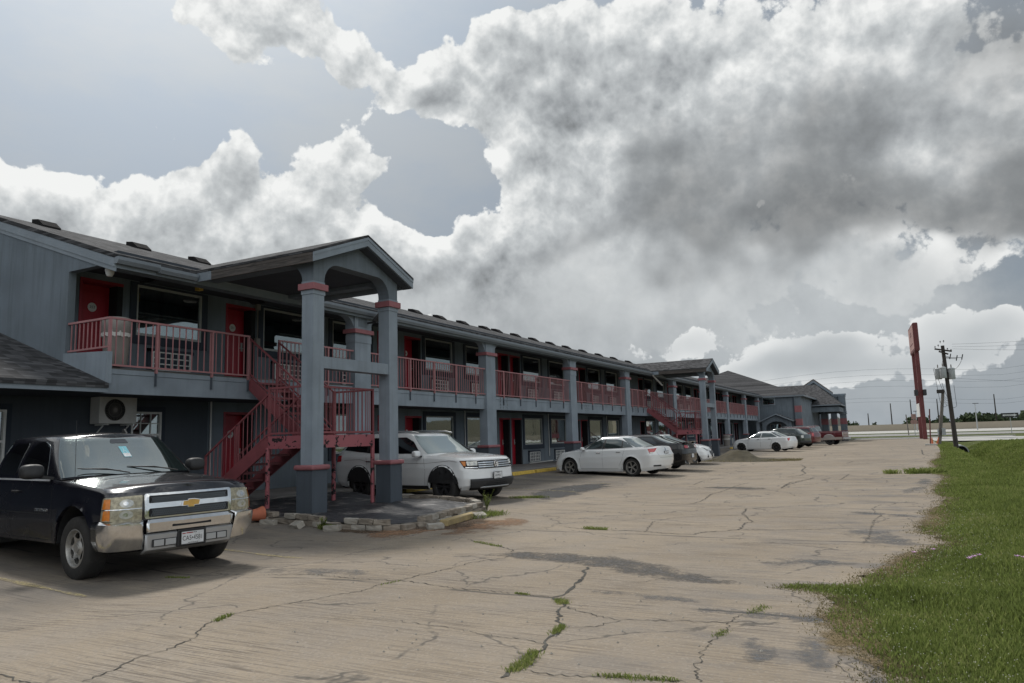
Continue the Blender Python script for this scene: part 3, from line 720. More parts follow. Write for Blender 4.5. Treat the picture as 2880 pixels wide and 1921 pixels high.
# hip roof
mb = MB(); e = 5.24; hp = (-18.7,93.0,9.1); rp = (-18.7,118,9.1)
A_, B_, C_, D_ = (-9.2,yw-0.25,e), (-28.2,yw-0.25,e), (-28.2,122,e), (-9.2,122,e)
mb.add([A_,B_,hp],[(0,1,2)]); mb.add([A_,hp,rp,D_],[(0,1,2,3)]); mb.add([B_,C_,rp,hp],[(0,1,2,3)]); mb.add([A_,B_,C_,D_],[(0,1,2,3)])
LP(mb, 'hip_roof', 'shingle_main')
mb = MB(); mb.box(-28.2,-9.15,yw-0.29,yw-0.25,e-0.14,e+0.03); mb.box(-9.2,-9.14,yw-0.25,122,e-0.14,e+0.03); LP(mb, 'eave_gutter', 'gutter_metal')
# entrance hood with arch
mb = MB(); y0 = yw-1.9
pts = [(-13.3,0),(-12.95,0),(-12.95,1.75)]
for k in range(13): t = math.pi*k/12; pts.append((-11.85-1.1*math.cos(t), 1.75+0.75*math.sin(t)))
pts += [(-10.75,1.75),(-10.75,0),(-10.4,0),(-10.4,2.55),(-11.85,3.15),(-13.3,2.55)]
bmq = bmesh.new(); vs = [bmq.verts.new((p[0], y0, p[1])) for p in pts]; f = bmq.faces.new(vs)
ex = bmesh.ops.extrude_face_region(bmq, geom=[f]); bmesh.ops.translate(bmq, verts=[v for v in ex['geom'] if isinstance(v, bmesh.types.BMVert)], vec=(0,0.3,0))
bmesh.ops.recalc_face_normals(bmq, faces=bmq.faces); me = bpy.data.meshes.new('hood_arch'); bmq.to_mesh(me); bmq.free(); me.materials.append(MAT['stucco'])
o = bpy.data.objects.new('hood_arch', me); COL.objects.link(o); o.parent = lob
mb = MB(); roof_slab(mb, (-13.6,y0-0.25,2.55),(-11.85,y0-0.25,3.32),(-11.85,yw,3.32),(-13.6,yw,2.55)); roof_slab(mb, (-11.85,y0-0.25,3.32),(-10.1,y0-0.25,2.55),(-10.1,yw,2.55),(-11.85,yw,3.32)); LP(mb, 'hood_roof', 'shingle_porch')
mb = MB(); mb.prism([(-13.6,2.42),(-11.85,3.19),(-10.1,2.42),(-10.1,2.55),(-11.85,3.32),(-13.6,2.55)], 'y', y0-0.29, y0-0.252); LP(mb, 'hood_trim', 'trim_blue')
mb = MB(); mb.box(-12.7,-11.7,yw-0.05,yw-0.004,0.3,2.2); LP(mb, 'glass_door', 'pane'); 
mb = MB(); 
for q in ((-12.76,-12.7,0.3,2.26),(-11.7,-11.64,0.3,2.26),(-12.7,-11.7,2.2,2.26)): mb.box(q[0],q[1],yw-0.06,yw-0.003,q[2],q[3])
LP(mb, 'door_frame', 'alu_frame')
# canopy roof: hipped on the lot side
mb = MB(); ye2, yr2 = 95.2, 103.5
a0, b0, c0_, d0 = (-14.5,ye2,4.42), (-6.35,ye2,4.42), (-9.7,yr2,7.35), (-16.5,yr2,7.35)
mb.add([a0,b0,c0_,d0],[(0,1,2,3)]); mb.add([b0,(-6.35,yr2+0.4,4.42),c0_],[(0,1,2)]); mb.add([a0,b0,(-6.35,yr2+0.4,4.42),(-16.5,yr2+0.4,4.42)],[(0,1,2,3)])
LP(mb, 'canopy_roof', 'shingle_porch')
mb = MB(); mb.box(-14.5,-6.3,ye2-0.05,ye2,4.3,4.45); mb.box(-6.35,-6.29,ye2,yr2,4.3,4.45); LP(mb, 'canopy_gutter', 'gutter_metal')
mb = MB(); mb.box(-11.2,-6.55,ye2+0.25,ye2+0.7,3.58,4.15); mb.box(-7.2,-6.6,ye2+0.7,yr2,3.58,4.15); LP(mb, 'canopy_beam', 'stucco')
mb = MB(); mb.box(-11,-6.7,ye2+0.3,yr2,4.16,4.2); LP(mb, 'canopy_ceiling', 'dado')
mb = MB()
mb.prism([(-11.6,7.0),(-9.97,8.0),(-7.9,6.25),(-7.9,5.95),(-6.35,5.95),(-6.35,3.5),(-8.2,3.5),(-11.6,3.5)], 'y', yr2+0.42, yr2+0.9)
LP(mb, 'parapet', 'stucco')
mb = MB(); mb.prism([(-11.4,7.02),(-9.97,7.9),(-7.85,6.1),(-7.85,6.32),(-9.97,8.12),(-11.4,7.24)], 'y', yr2+0.25, yr2+1.9)
LP(mb, 'parapet_coping', 'old_wood')
mb = MB(); mb.prism([(-11.5,6.70),(-9.97,7.63),(-7.75,5.8),(-7.75,6.15),(-9.97,7.96),(-11.5,7.03)], 'y', yr2+0.2, yr2+0.41)
mb.box(-7.95,-6.25,yr2+0.3,yr2+1.1,5.80,6.02); mb.box(-7.9,-6.30,yr2+0.34,yr2+1.0,5.6,5.72)
LP(mb, 'cornice', 'trim_blue')
for x0, x1, y0_, y1_ in ((-7.1,-6.35,yr2-0.35,yr2+0.41),(-9.35,-8.55,yr2-0.3,yr2+0.41),(-11.7,-11.0,yr2+3,yr2+3.7),(-12.9,-12.2,yr2+2,yr2+2.7),(-8.4,-7.7,yr2+3.2,yr2+3.9)):
    mb = MB(); mb.box(x0,x1,y0_,y1_,-0.1,3.6 if x0 < -7.2 else 5.8); pr = LP(mb, 'canopy_pier', 'stucco')
    for z0, z1 in ((2.1,2.85),): 
        mb = MB(); mb.box(x0-0.01,x1+0.01,y0_-0.01,y1_+0.01,z0,z1); LP(mb, 'red_block', 'band_red')
        mb = MB(); mb.box(x0-0.03,x1+0.03,y0_-0.03,y1_+0.03,1.22,1.30); LP(mb, 'pier_band', 'band_red')
    mb = MB(); mb.box(x0-0.02,x1+0.02,y0_-0.02,y1_+0.02,-0.1,1.2); LP(mb, 'pier_base', 'dado')
mb = MB(); mb.box(-7.2,-6.25,yr2-0.45,yr2+0.45,3.4,3.5); mb.box(-7.18,-6.27,yr2-0.42,yr2+0.44,3.62,3.7); LP(mb, 'pier_trim', 'trim_blue')

# ---------------- ground ----------------
def ss(a, b, x): t = np.clip((x-a)/(b-a), 0, 1); return t*t*(3-2*t)
EDGE = [(5.0,-0.1),(5.7,-0.17),(6.27,-0.48),(6.9,-0.63),(7.3,-0.56),(7.7,-0.7),(7.9,-1.1),(8.05,-1.0),(8.3,-0.45),(8.96,-0.34),(9.5,-0.13),(10.0,-0.06),(10.4,0.03),(11.0,0.21),(11.5,0.46),(12.2,0.39),(12.55,0.18),(13.8,0.24),(14.65,0.49),(15.3,0.35),(16.6,0.58),(18.6,0.78),(19.9,0.61),(22.1,0.71),(25.3,1.04),(27.2,1.08),(28.4,0.53),(29.2,1.05),(30.6,1.12),(36.9,1.03),(42.5,1.6),(59,2.16),(70,2.35),(76,2.5)]
ey = np.array([e[0] for e in EDGE]); ex = np.array([e[1] for e in EDGE])
def edge_x(y): return np.interp(y, ey, ex, left=-0.1, right=2.6)
def ground_z(x, y):
    x = np.asarray(x, float); y = np.asarray(y, float)
    z = 0.205*np.interp(-x, [-5, 7.2, 8.8, 11.5, 13.3, 30], [0, 0, 0.18, 0.52, 1.0, 1.0])
    z = z*(1-ss(90, 110, y))-0.105*ss(6.0, 8.3, -x)*(1-ss(8.3, 10.5, y))
    depth = 0.95*ss(14, 55, y)*(1-ss(77, 84, y))+0.12
    c = 4.3; q = np.exp(-((x-c)/1.5)**2); wdt = ss(0.3, 2.5, x-edge_x(y))
    z = z-depth*q*wdt
    bank = 0.12*ss(5.5, 9.5, x)*ss(4, 25, y)*(1-ss(72, 84, y)); z = z+bank
    z = z+0.03*ss(0.0, 1.0, x-edge_x(y))*np.sin(x*3.1+y*1.7)*np.sin(y*0.9)*(1-ss(80, 90, y))
    return z
def grid_mesh(name, xs, ys, zf, mat, parent=None, kind='structure', dz=0.0):
    X, Y = np.meshgrid(xs, ys); Z = zf(X, Y)+dz
    V = np.stack([X, Y, Z], -1).reshape(-1, 3); nx, ny = len(xs), len(ys)
    i = np.arange(nx-1)[None, :]+np.arange(ny-1)[:, None]*nx
    F = np.stack([i, i+1, i+nx+1, i+nx], -1).reshape(-1, 4)
    return np_mesh(name, V, F, mat, kind, True)
def np_mesh(name, V, F, mat, kind=None, smooth=False, parent=None):
    me = bpy.data.meshes.new(name); me.vertices.add(len(V)); me.vertices.foreach_set('co', np.asarray(V, np.float32).ravel())
    k = F.shape[1]; me.loops.add(F.size); me.loops.foreach_set('vertex_index', F.astype(np.int32).ravel())
    me.polygons.add(len(F)); me.polygons.foreach_set('loop_start', np.arange(0, F.size, k, dtype=np.int32))
    if smooth: me.polygons.foreach_set('use_smooth', [True]*len(F))
    me.update(calc_edges=True); me.materials.append(mat)
    o = bpy.data.objects.new(name, me); COL.objects.link(o)
    if kind: o['kind'] = kind
    if parent is not None: o.parent = parent
    return o
# concrete lot material
m_, T, bs = newmat('lot_concrete'); g = T.new('ShaderNodeNewGeometry').outputs['Position']
sx = T.new('ShaderNodeSeparateXYZ'); T.put(sx.inputs[0], g)
n_big = T.noise(g, 0.22, 4, 0.6); n_mid = T.noise(g, 1.3, 5, 0.62); n_fine = T.noise(g, 28, 5, 0.7)
c = T.mix(T.rng(n_big, 0.3, 0.7), (0.240,0.197,0.148,1), (0.335,0.280,0.213,1))
c = T.mix(T.math('MULTIPLY', T.rng(n_mid, 0.42, 0.62), 0.35), c, (0.25,0.225,0.20,1))
# broom grooves run across the lot (along x), broken up
gr = T.noise(T.map(g, (0.55, 17, 1), rot=(0,0,0.03)), 2.2, 5, 0.7)
grm = T.rng(T.noise(g, 0.9, 3), 0.38, 0.62)
c = T.mix(T.math('MULTIPLY', T.rng(gr, 0.47, 0.61), T.math('MULTIPLY_ADD', grm, 0.55, 0.30)), c, (0.115,0.095,0.077,1))
# aggregate speckle
vs_ = T.voro(g, 55, out='Color'); sv = T.new('ShaderNodeSeparateColor'); T.put(sv.inputs[0], vs_)
c = T.mix(T.math('MULTIPLY', T.rng(sv.outputs[0], 0.80, 0.86), 0.3), c, (0.17,0.155,0.14,1))
c = T.mix(T.math('MULTIPLY', T.rng(sv.outputs[1], 0.88, 0.94), 0.25), c, (0.40,0.36,0.31,1))
# dark worn and oily areas in the parking bays and toward the grass
bay = T.rng(sx.outputs[0], -7.4, -8.6); st = T.rng(T.noise(T.map(g, (0.35, 0.9, 1)), 1.1, 5, 0.6), 0.40, 0.60)
c = T.mix(T.math('MULTIPLY', bay, T.math('MULTIPLY_ADD', st, 0.40, 0.36)), c, (0.095,0.09,0.086,1))
rt = T.math('MULTIPLY', T.rng(sx.outputs[0], -3.2, -0.3), T.rng(T.noise(T.map(g, (0.5, 1.1, 1)), 1.5, 5, 0.65), 0.50, 0.62))
c = T.mix(T.math('MULTIPLY', rt, 0.55), c, (0.125,0.125,0.13,1))
# faint random hairline cracking
ck = T.voro(T.vmath('ADD', g, T.vmath('SCALE', T.noise(g, 1.2, 4, out=1), scale=0.9)), 0.42, feature='DISTANCE_TO_EDGE')
ckm = T.math('MULTIPLY', T.rng(ck, 0.011, 0.003), T.rng(n_mid, 0.46, 0.54))
c = T.mix(T.math('MULTIPLY', ckm, 0.75), c, (0.085,0.078,0.07,1))
ck2 = T.voro(T.vmath('ADD', T.map(g,(1,1,0)), T.vmath('SCALE', T.noise(g, 0.7, 5, out=1), scale=1.6)), 0.17, feature='DISTANCE_TO_EDGE')
c = T.mix(T.math('MULTIPLY', T.math('MULTIPLY', T.rng(ck2, 0.0042, 0.001), T.rng(sx.outputs[1], 9.0, 16.0)), 0.85), c, (0.07,0.065,0.06,1))
# saw-cut joints across the lot
jt = T.math('ABSOLUTE', T.math('SUBTRACT', T.math('FRACT', T.math('MULTIPLY', T.math('ADD', sx.outputs[1], T.math('MULTIPLY', T.noise(g, 0.5, 3), 0.35)), 1/4.6)), 0.5))
jm = T.math('MULTIPLY', T.rng(jt, 0.0075, 0.003), T.rng(T.noise(g, 0.8, 3), 0.40, 0.5)); c = T.mix(T.math('MULTIPLY', jm, 0.85), c, (0.07,0.065,0.06,1))
jt2 = T.math('ABSOLUTE', T.math('SUBTRACT', T.math('FRACT', T.math('MULTIPLY', T.math('ADD', T.math('MULTIPLY_ADD', sx.outputs[0], 0.05, sx.outputs[1]), T.math('MULTIPLY', T.noise(g, 0.35, 4), 0.9)), 1/1.55)), 0.5))
j2 = T.math('MULTIPLY', T.rng(jt2, 0.016, 0.005), T.math('MULTIPLY', T.rng(T.noise(T.map(g, (0.25,1.2,1)), 0.9, 4), 0.50, 0.58), T.rng(sx.outputs[1], 8.0, 15.0))); c = T.mix(T.math('MULTIPLY', j2, 0.7), c, (0.08,0.07,0.06,1))
T.put(bs.inputs['Base Color'], c); bs.inputs['Roughness'].default_value = 0.92; bs.inputs['Specular IOR Level'].default_value = 0.2
b = T.new('ShaderNodeBump'); b.inputs['Strength'].default_value = 0.45; b.inputs['Distance'].default_value = 0.012
T.put(b.inputs['Height'], T.math('ADD', n_fine, T.math('MULTIPLY', gr, 1.2))); T.put(bs.inputs['Normal'], b.outputs[0])
# soil under grass
m_, T, bs = newmat('soil'); g = T.new('ShaderNodeNewGeometry').outputs['Position']
n = T.noise(g, 1.1, 6, 0.65); n2 = T.noise(g, 12, 5, 0.65)
c = T.ramp(T.math('MULTIPLY_ADD', n2, 0.5, T.math('MULTIPLY', n, 0.6)), [(0.35,(0.035,0.045,0.016)),(0.5,(0.07,0.085,0.028)),(0.62,(0.10,0.115,0.038)),(0.75,(0.14,0.14,0.06))])
T.put(bs.inputs['Base Color'], c); bs.inputs['Roughness'].default_value = 0.95; bs.inputs['Specular IOR Level'].default_value = 0.1
b = T.new('ShaderNodeBump'); b.inputs['Strength'].default_value = 1.0; b.inputs['Distance'].default_value = 0.06; T.put(b.inputs['Height'], n2); T.put(bs.inputs['Normal'], b.outputs[0])
ys = np.concatenate([np.linspace(-60,2,20), np.linspace(2.3,40,190), np.linspace(40.5,110,120), np.linspace(113,400,30), np.linspace(500,4200,14)])
xs = np.concatenate([np.linspace(-1800,-40,14), np.linspace(-38,-1.6,20), np.linspace(-1.4,10,60), np.linspace(11,60,22), np.linspace(80,1900,16)])
def land_z(x, y):
    z = ground_z(x, y); lot = (x < edge_x(y))&(y < 113)&(y > -55)&(x > -40); return np.where(lot, z-0.02, z)-0.0
grid_mesh('ground', xs, ys, land_z, MAT['soil'])
# the lot sheet: follows the ragged grass edge
ysl = np.concatenate([np.linspace(-50,4.9,20), np.linspace(5,31,330), np.linspace(31.5,108,110)])
def jag(y): return 0.10*np.sin(y*4.1)+0.07*np.sin(y*9.7+1)+0.05*np.sin(y*21+2)
cols = []
tt = np.concatenate([np.linspace(0,1,46)])
V = []; 
for y in ysl:
    xe = float(edge_x(y)+jag(y)*(1 if y < 60 else 0.3)); V += [(-34+(xe+34)*t, y) for t in tt]
V = np.array(V); Z = ground_z(np.minimum(V[:,0], edge_x(V[:,1])-0.0), V[:,1])+0.004
V3 = np.column_stack([V, Z]); nx = len(tt); ny = len(ysl); i = np.arange(nx-1)[None,:]+np.arange(ny-1)[:,None]*nx
np_mesh('parking_lot', V3, np.stack([i,i+1,i+nx+1,i+nx],-1).reshape(-1,4), MAT['lot_concrete'], 'structure', True)
def gz(x, y): return float(ground_z(x, y))
# walkway with kerb along the building
mb = MB(); mb.prism([(-16.1,0),(-13.2,0.0),(-13.2,0.31),(-13.25,0.335),(-16.1,0.35)], 'y', -6, 84)
o = mb.build('walkway', MAT['walkway']); o['kind'] = 'structure'
# cracks: dark ribbons in the slab
m_, T, bs = newmat('crack'); g = T.new('ShaderNodeNewGeometry').outputs['Position']
c = T.ramp(T.noise(g, 4.0, 5, 0.7), [(0.35,(0.03,0.028,0.026)),(0.55,(0.07,0.065,0.055)),(0.7,(0.14,0.13,0.11))]); T.put(bs.inputs['Base Color'], c); bs.inputs['Roughness'].default_value = 1.0
CR = [
([(-5.05,3.22),(-5.1,3.51),(-5.2,3.69),(-5.23,3.86),(-5.19,3.97),(-5.25,4.17),(-5.31,4.35),(-5.47,4.51),(-5.61,4.7),(-5.63,4.84),(-5.67,5.06),(-5.61,5.27),(-5.54,5.46),(-5.49,5.61),(-5.41,5.79),(-5.32,6.04),(-5.19,6.3),(-5.24,6.66),(-5.15,6.93),(-5.14,7.26),(-5.07,7.52),(-5.01,7.8),(-5.0,8.21),(-4.89,8.45),(-4.75,8.67),(-4.8,8.96)],.011),
([(-8.19,6.73),(-8.0,6.85),(-7.6,6.85),(-7.09,6.9),(-6.57,6.92),(-6.2,6.9),(-5.84,6.85),(-5.52,6.85),(-5.15,6.93)],.013),
([(-5.15,6.93),(-4.75,6.86),(-4.41,6.78),(-4.08,6.77),(-3.64,6.77),(-3.38,6.73),(-3.17,6.74)],.012),
([(-3.47,8.39),(-3.38,8.05),(-3.26,7.62),(-3.19,7.33),(-3.15,7.06),(-3.12,6.85),(-3.17,6.74)],.035),
([(-3.17,6.74),(-3.01,6.58),(-2.9,6.43),(-2.89,6.25),(-2.76,5.96),(-2.61,5.71),(-2.58,5.58),(-2.6,5.43),(-2.56,5.25),(-2.51,5.15),(-2.51,4.94),(-2.47,4.76),(-2.46,4.63),(-2.47,4.4)],.026),
([(-2.9,6.43),(-2.75,6.3),(-2.55,6.21),(-2.31,6.12),(-2.15,6.16),(-1.91,6.23),(-1.64,6.3),(-1.43,6.36),(-1.26,6.45),(-1.02,6.42)],.010),
([(-2.59,5.72),(-2.38,5.84),(-2.32,5.99),(-2.25,6.11)],.008),([(-2.86,5.29),(-2.74,5.28),(-2.62,5.23),(-2.55,5.22)],.010),
([(-1.26,7.0),(-1.32,6.76),(-1.38,6.61),(-1.4,6.37),(-1.38,6.16),(-1.41,5.91),(-1.41,5.65),(-1.42,5.47),(-1.37,5.29),(-1.38,5.13),(-1.32,4.98),(-1.27,4.81)],.008),
([(-2.4,4.62),(-2.24,4.6),(-2.1,4.6),(-1.91,4.66),(-1.76,4.73),(-1.57,4.76),(-1.35,4.79)],.009),
([(-0.51,6.07),(-0.53,5.89),(-0.53,5.66),(-0.54,5.5),(-0.49,5.43),(-0.44,5.3),(-0.42,5.17)],.006),
([(-8.26,5.18),(-8.21,5.45),(-8.16,5.74),(-8.11,5.99),(-8.1,6.34),(-8.15,6.8),(-8.19,7.6)],.010),
([(-6.18,10.08),(-5.81,9.8),(-5.4,9.6),(-5.0,9.33),(-4.91,9.16)],.018),
([(-5.37,11.91),(-4.9,11.72),(-4.43,11.7),(-3.87,11.71),(-3.46,11.54),(-3.01,11.53),(-2.92,11.83),(-2.6,12.1),(-2.45,12.36),(-2.54,13.1),(-2.43,13.38),(-2.63,13.92),(-2.84,14.62),(-2.97,15.65)],.022),
([(-2.41,12.29),(-1.95,12.36),(-1.34,12.63),(-0.85,12.87)],.018),
([(-6.94,14.64),(-5.68,14.44),(-4.52,14.26),(-3.42,14.3),(-2.79,14.36),(-1.86,14.27),(-0.96,14.13),(-0.45,13.99),(0.19,14.01)],.013),
([(-6.41,13.16),(-5.18,13.14),(-4.29,13.0),(-3.43,12.72),(-2.49,12.56)],.010),
([(-8.84,17.41),(-8.11,17.07),(-7.53,17.07),(-6.65,16.87),(-5.62,16.64),(-4.31,16.31),(-3.45,16.12),(-2.97,15.72)],.016),
([(-4.31,16.31),(-4.24,16.87),(-4.26,17.66),(-4.45,18.94),(-4.38,19.68),(-4.36,20.89),(-4.43,21.88),(-4.28,23.37)],.022),
([(-5.75,22.42),(-5.89,24.17),(-5.62,25.35),(-4.98,25.92),(-4.16,25.36)],.025),
([(-4.84,35.87),(-4.21,35.45),(-3.73,32.89),(-3.61,30.49),(-3.24,28.39),(-3.28,27.01),(-3.58,26.33)],.035),
([(-3.83,11.75),(-3.96,12.37),(-4.11,13.01),(-3.91,13.67),(-3.4,14.13),(-2.81,14.36)],.012),
([(-3.07,21.23),(-3.13,22.89),(-3.11,23.69),(-2.68,25.37)],.025),
([(-4.66,5.27),(-4.32,5.36),(-4.12,5.41),(-3.8,5.38),(-3.52,5.37),(-3.21,5.31),(-2.85,5.27)],.005),
([(-5.95,2.95),(-5.79,3.09),(-5.59,3.07),(-5.3,3.1)],.012),([(-3.35,7.59),(-2.96,7.7),(-2.58,7.73),(-2.43,8.01),(-2.36,8.09)],.006),
([(-0.62,11.17),(-0.57,11.96),(-0.58,13.89),(-0.48,15.13)],.010),([(-2.13,10.83),(-1.46,10.99),(-0.65,11.1),(-0.13,11.02),(0.19,10.92)],.012),
([(-3.07,21.4),(-3.06,22.74),(-2.83,24.53),(-2.72,25.48),(-3.59,26.27)],.025),([(-2.97,50.95),(-2.59,48.64),(-2.17,47.47)],.05),([(-4.41,49.46),(-4.14,46.01),(-5.26,45.34)],.05),
([(-2.38,36.34),(-2.27,38.5),(-1.61,38.85)],.04),([(-1.86,24.82),(-1.81,26.56),(-1.78,27.72)],.025),([(0.93,56.11),(0.81,47.11),(1.07,44.67),(1.66,43.77)],.06),
([(-2.59,34.73),(-2.09,35.17),(-1.04,35.51),(0.31,34.21)],.03),([(-4.31,30.44),(-3.46,30.2),(-2.22,29.47),(-0.91,28.86)],.02),
([(-3.53,26.09),(-2.62,25.66),(-1.91,25.09),(-1.25,24.56),(-0.34,24.33),(0.23,23.76)],.018),([(-3.28,22.97),(-2.31,22.55),(-1.43,22.3),(-0.59,22.02),(0.44,21.5)],.018),
([(-1.0,19.06),(-0.52,18.91),(0.15,18.76),(0.74,18.42)],.018),([(-0.94,17.39),(-0.49,17.36),(-0.01,17.37)],.02),([(-2.24,15.41),(-1.62,15.43),(-1.02,15.34),(-0.63,15.22)],.012)]
def ribbon(pts, wd, rough=1.0, seg=0.035, dz=0.008, jitter=1.0):
    P_ = [Vector((x, y, 0)) for x, y in pts]; out = []
    for a, b in zip(P_[:-1], P_[1:]):
        L_ = (b-a).length; n = max(1, min(60, int(L_/max(seg, wd*2)))); nr = (b-a).normalized().cross(Vector((0,0,1)))
        for k in range(n):
            t = k/n; j = random.uniform(-1,1)*min(0.03, 0.02+wd*0.5)*jitter*(1 if 0 < t else 0.3)
            out.append((a.lerp(b, t)+nr*j, nr))
    out.append((P_[-1], nr)); vs = []; fs = []
    for k, (p, nr) in enumerate(out):
        w2 = wd*0.5*random.uniform(0.35, 1.5)*(0.3 if k in (0, len(out)-1) else 1)
        for s_ in (-1, 1): q = p+nr*w2*s_; vs.append((q.x, q.y, gz(q.x, q.y)+dz))
        if k: fs.append((2*k-2, 2*k-1, 2*k+1, 2*k))
    return vs, fs
mb = MB()
for pts, wd in CR: v_, f_ = ribbon(pts, wd); mb.add(v_, f_)
o = mb.build('pavement_cracks', MAT['crack'], recalc=False); o['kind'] = 'structure'
# dark patches, oil stains, rust-coloured washed soil: thin sheets with ragged, fading rims
def stain_mat(name, col, col2, lo=0.45, hi=0.6, sc=2.5, amt=0.85):
    m_, T, bs = newmat(name); g = T.new('ShaderNodeNewGeometry').outputs['Position']; out = [n for n in T.n if n.type == 'OUTPUT_MATERIAL'][0]
    at = T.new('ShaderNodeAttribute'); at.attribute_name = 'core'; core = at.outputs['Fac']
    n = T.noise(g, sc, 6, 0.68); n2 = T.noise(g, sc*9, 4, 0.7)
    a = T.rng(T.math('ADD', T.math('MULTIPLY', core, 0.55), T.math('ADD', T.math('MULTIPLY', T.math('SUBTRACT', n, 0.5), 1.9), T.math('MULTIPLY', T.math('SUBTRACT', n2, 0.5), 1.1))), lo-0.15, hi+0.05)
    T.put(bs.inputs['Base Color'], T.mix(T.rng(n2, 0.35, 0.65), c4(col), c4(col2))); bs.inputs['Roughness'].default_value = 0.9; bs.inputs['Specular IOR Level'].default_value = 0.2
    tr = T.new('ShaderNodeBsdfTransparent'); mx = T.new('ShaderNodeMixShader'); T.put(mx.inputs[0], T.math('MULTIPLY', a, amt)); T.put(mx.inputs[1], tr.outputs[0]); T.put(mx.inputs[2], bs.outputs[0]); T.l.new(mx.outputs[0], out.inputs[0])
    return m_
stain_mat('patch_dark', (0.06,0.058,0.056), (0.15,0.14,0.13), 0.25, 0.5, 2.2)
stain_mat('stain_grey', (0.10,0.105,0.11), (0.15,0.15,0.155), 0.45, 0.75, 1.8, 0.7)
stain_mat('rust_soil', (0.19,0.10,0.055), (0.29,0.18,0.11), 0.28, 0.6, 1.6, 0.9)
stain_mat('dirt_dark', (0.06,0.042,0.03), (0.13,0.09,0.06), 0.3, 0.55, 3.0, 0.9)
stain_mat('asphalt_bay', (0.055,0.055,0.056), (0.085,0.083,0.08), 0.2, 0.35, 1.5, 0.9)
stain_mat('dead_grass', (0.13,0.095,0.05), (0.21,0.16,0.09), 0.3, 0.55, 4.0, 0.85)
def smear(name, pts, wd, mat, dz=0.006, closed=False):
    """band of width wd along pts with a 'core' value 1 at the middle and 0 at the rim"""
    P_ = [Vector((x, y, 0)) for x, y in pts]; vs = []; fs = []; core = []; k = 0
    fine = []
    for a, b in zip(P_[:-1], P_[1:]):
        n = max(2, int((b-a).length/0.15)); fine += [a.lerp(b, t/n) for t in range(n)]
    fine.append(P_[-1]); M_ = len(fine)
    for i, p in enumerate(fine):
        d = (fine[min(i+1, M_-1)]-fine[max(i-1, 0)]).normalized(); nr = d.cross(Vector((0,0,1)))
        taper = min(1, 0.25+3.2*min(i, M_-1-i)/M_)
        for j in range(7):
            s_ = (j-3)/3; q = p+nr*s_*wd*0.5*taper; vs.append((q.x, q.y, gz(min(q.x, float(edge_x(q.y))), q.y)+dz)); core.append(max(0, 1-s_*s_)*(min(1, 6*min(i, M_-1-i)/M_)))
        if i:
            for j in range(6): a = (i-1)*7+j; fs.append((a, a+1, a+8, a+7))
    me = bpy.data.meshes.new(name); me.from_pydata(vs, [], fs); at = me.attributes.new('core', 'FLOAT', 'POINT'); at.data.foreach_set('value', core)
    me.materials.append(MAT[mat]); o = bpy.data.objects.new(name, me); COL.objects.link(o); o['kind'] = 'structure'; return o
smear('asphalt_patch', [(-5.3,8.75),(-4.8,8.96),(-4.14,8.92),(-3.52,8.86),(-2.96,8.56),(-2.45,8.23),(-2.1,8.09),(-1.6,7.95)], 0.75, 'patch_dark')
smear('asphalt_patch', [(-5.3,21.5),(-4.52,21.28),(-3.3,20.92)], 0.9, 'patch_dark')
smear('pavement_stain', [(-3.0,7.12),(-2.4,7.1),(-1.7,7.0)], 0.35, 'stain_grey'); smear('pavement_stain', [(-2.0,6.8),(-1.2,6.7),(-0.45,6.75)], 0.45, 'stain_grey')
smear('pavement_stain', [(-1.15,6.1),(-1.0,5.3)], 0.35, 'stain_grey'); smear('pavement_stain', [(-0.78,6.4),(-0.6,5.2)], 0.35, 'stain_grey'); smear('pavement_stain', [(-0.45,6.3),(-0.2,5.0)], 0.3, 'stain_grey')
smear('pavement_stain', [(-0.9,12.9),(-0.2,11.3),(-0.1,10.9)], 1.0, 'stain_grey'); smear('pavement_stain', [(-1.7,9.3),(-0.6,9.6)], 0.9, 'stain_grey'); smear('pavement_stain', [(-1.2,15.6),(-0.4,15.0),(0.2,14.6)], 0.7, 'stain_grey')
smear('pavement_stain', [(-0.3,19),(0.3,22),(0.5,26)], 0.6, 'stain_grey'); smear('pavement_stain', [(-8.0,7.0),(-6.8,7.2),(-5.6,7.1)], 0.7, 'stain_grey')
smear('washed_soil', [(-8.9,10.35),(-7.9,10.5),(-7.2,10.9),(-6.9,11.8),(-7.2,13.2)], 1.7, 'rust_soil'); smear('washed_soil', [(-7.6,10.7),(-7.3,11.6),(-7.5,12.9)], 0.8, 'dirt_dark', 0.009)
smear('washed_soil', [(-10.0,10.6),(-8.8,10.3),(-7.9,10.25)], 0.5, 'dirt_dark', 0.009); smear('asphalt_bay', [(-8.1,16.4),(-8.6,19),(-8.6,22.5)], 1.5, 'asphalt_bay', 0.005)
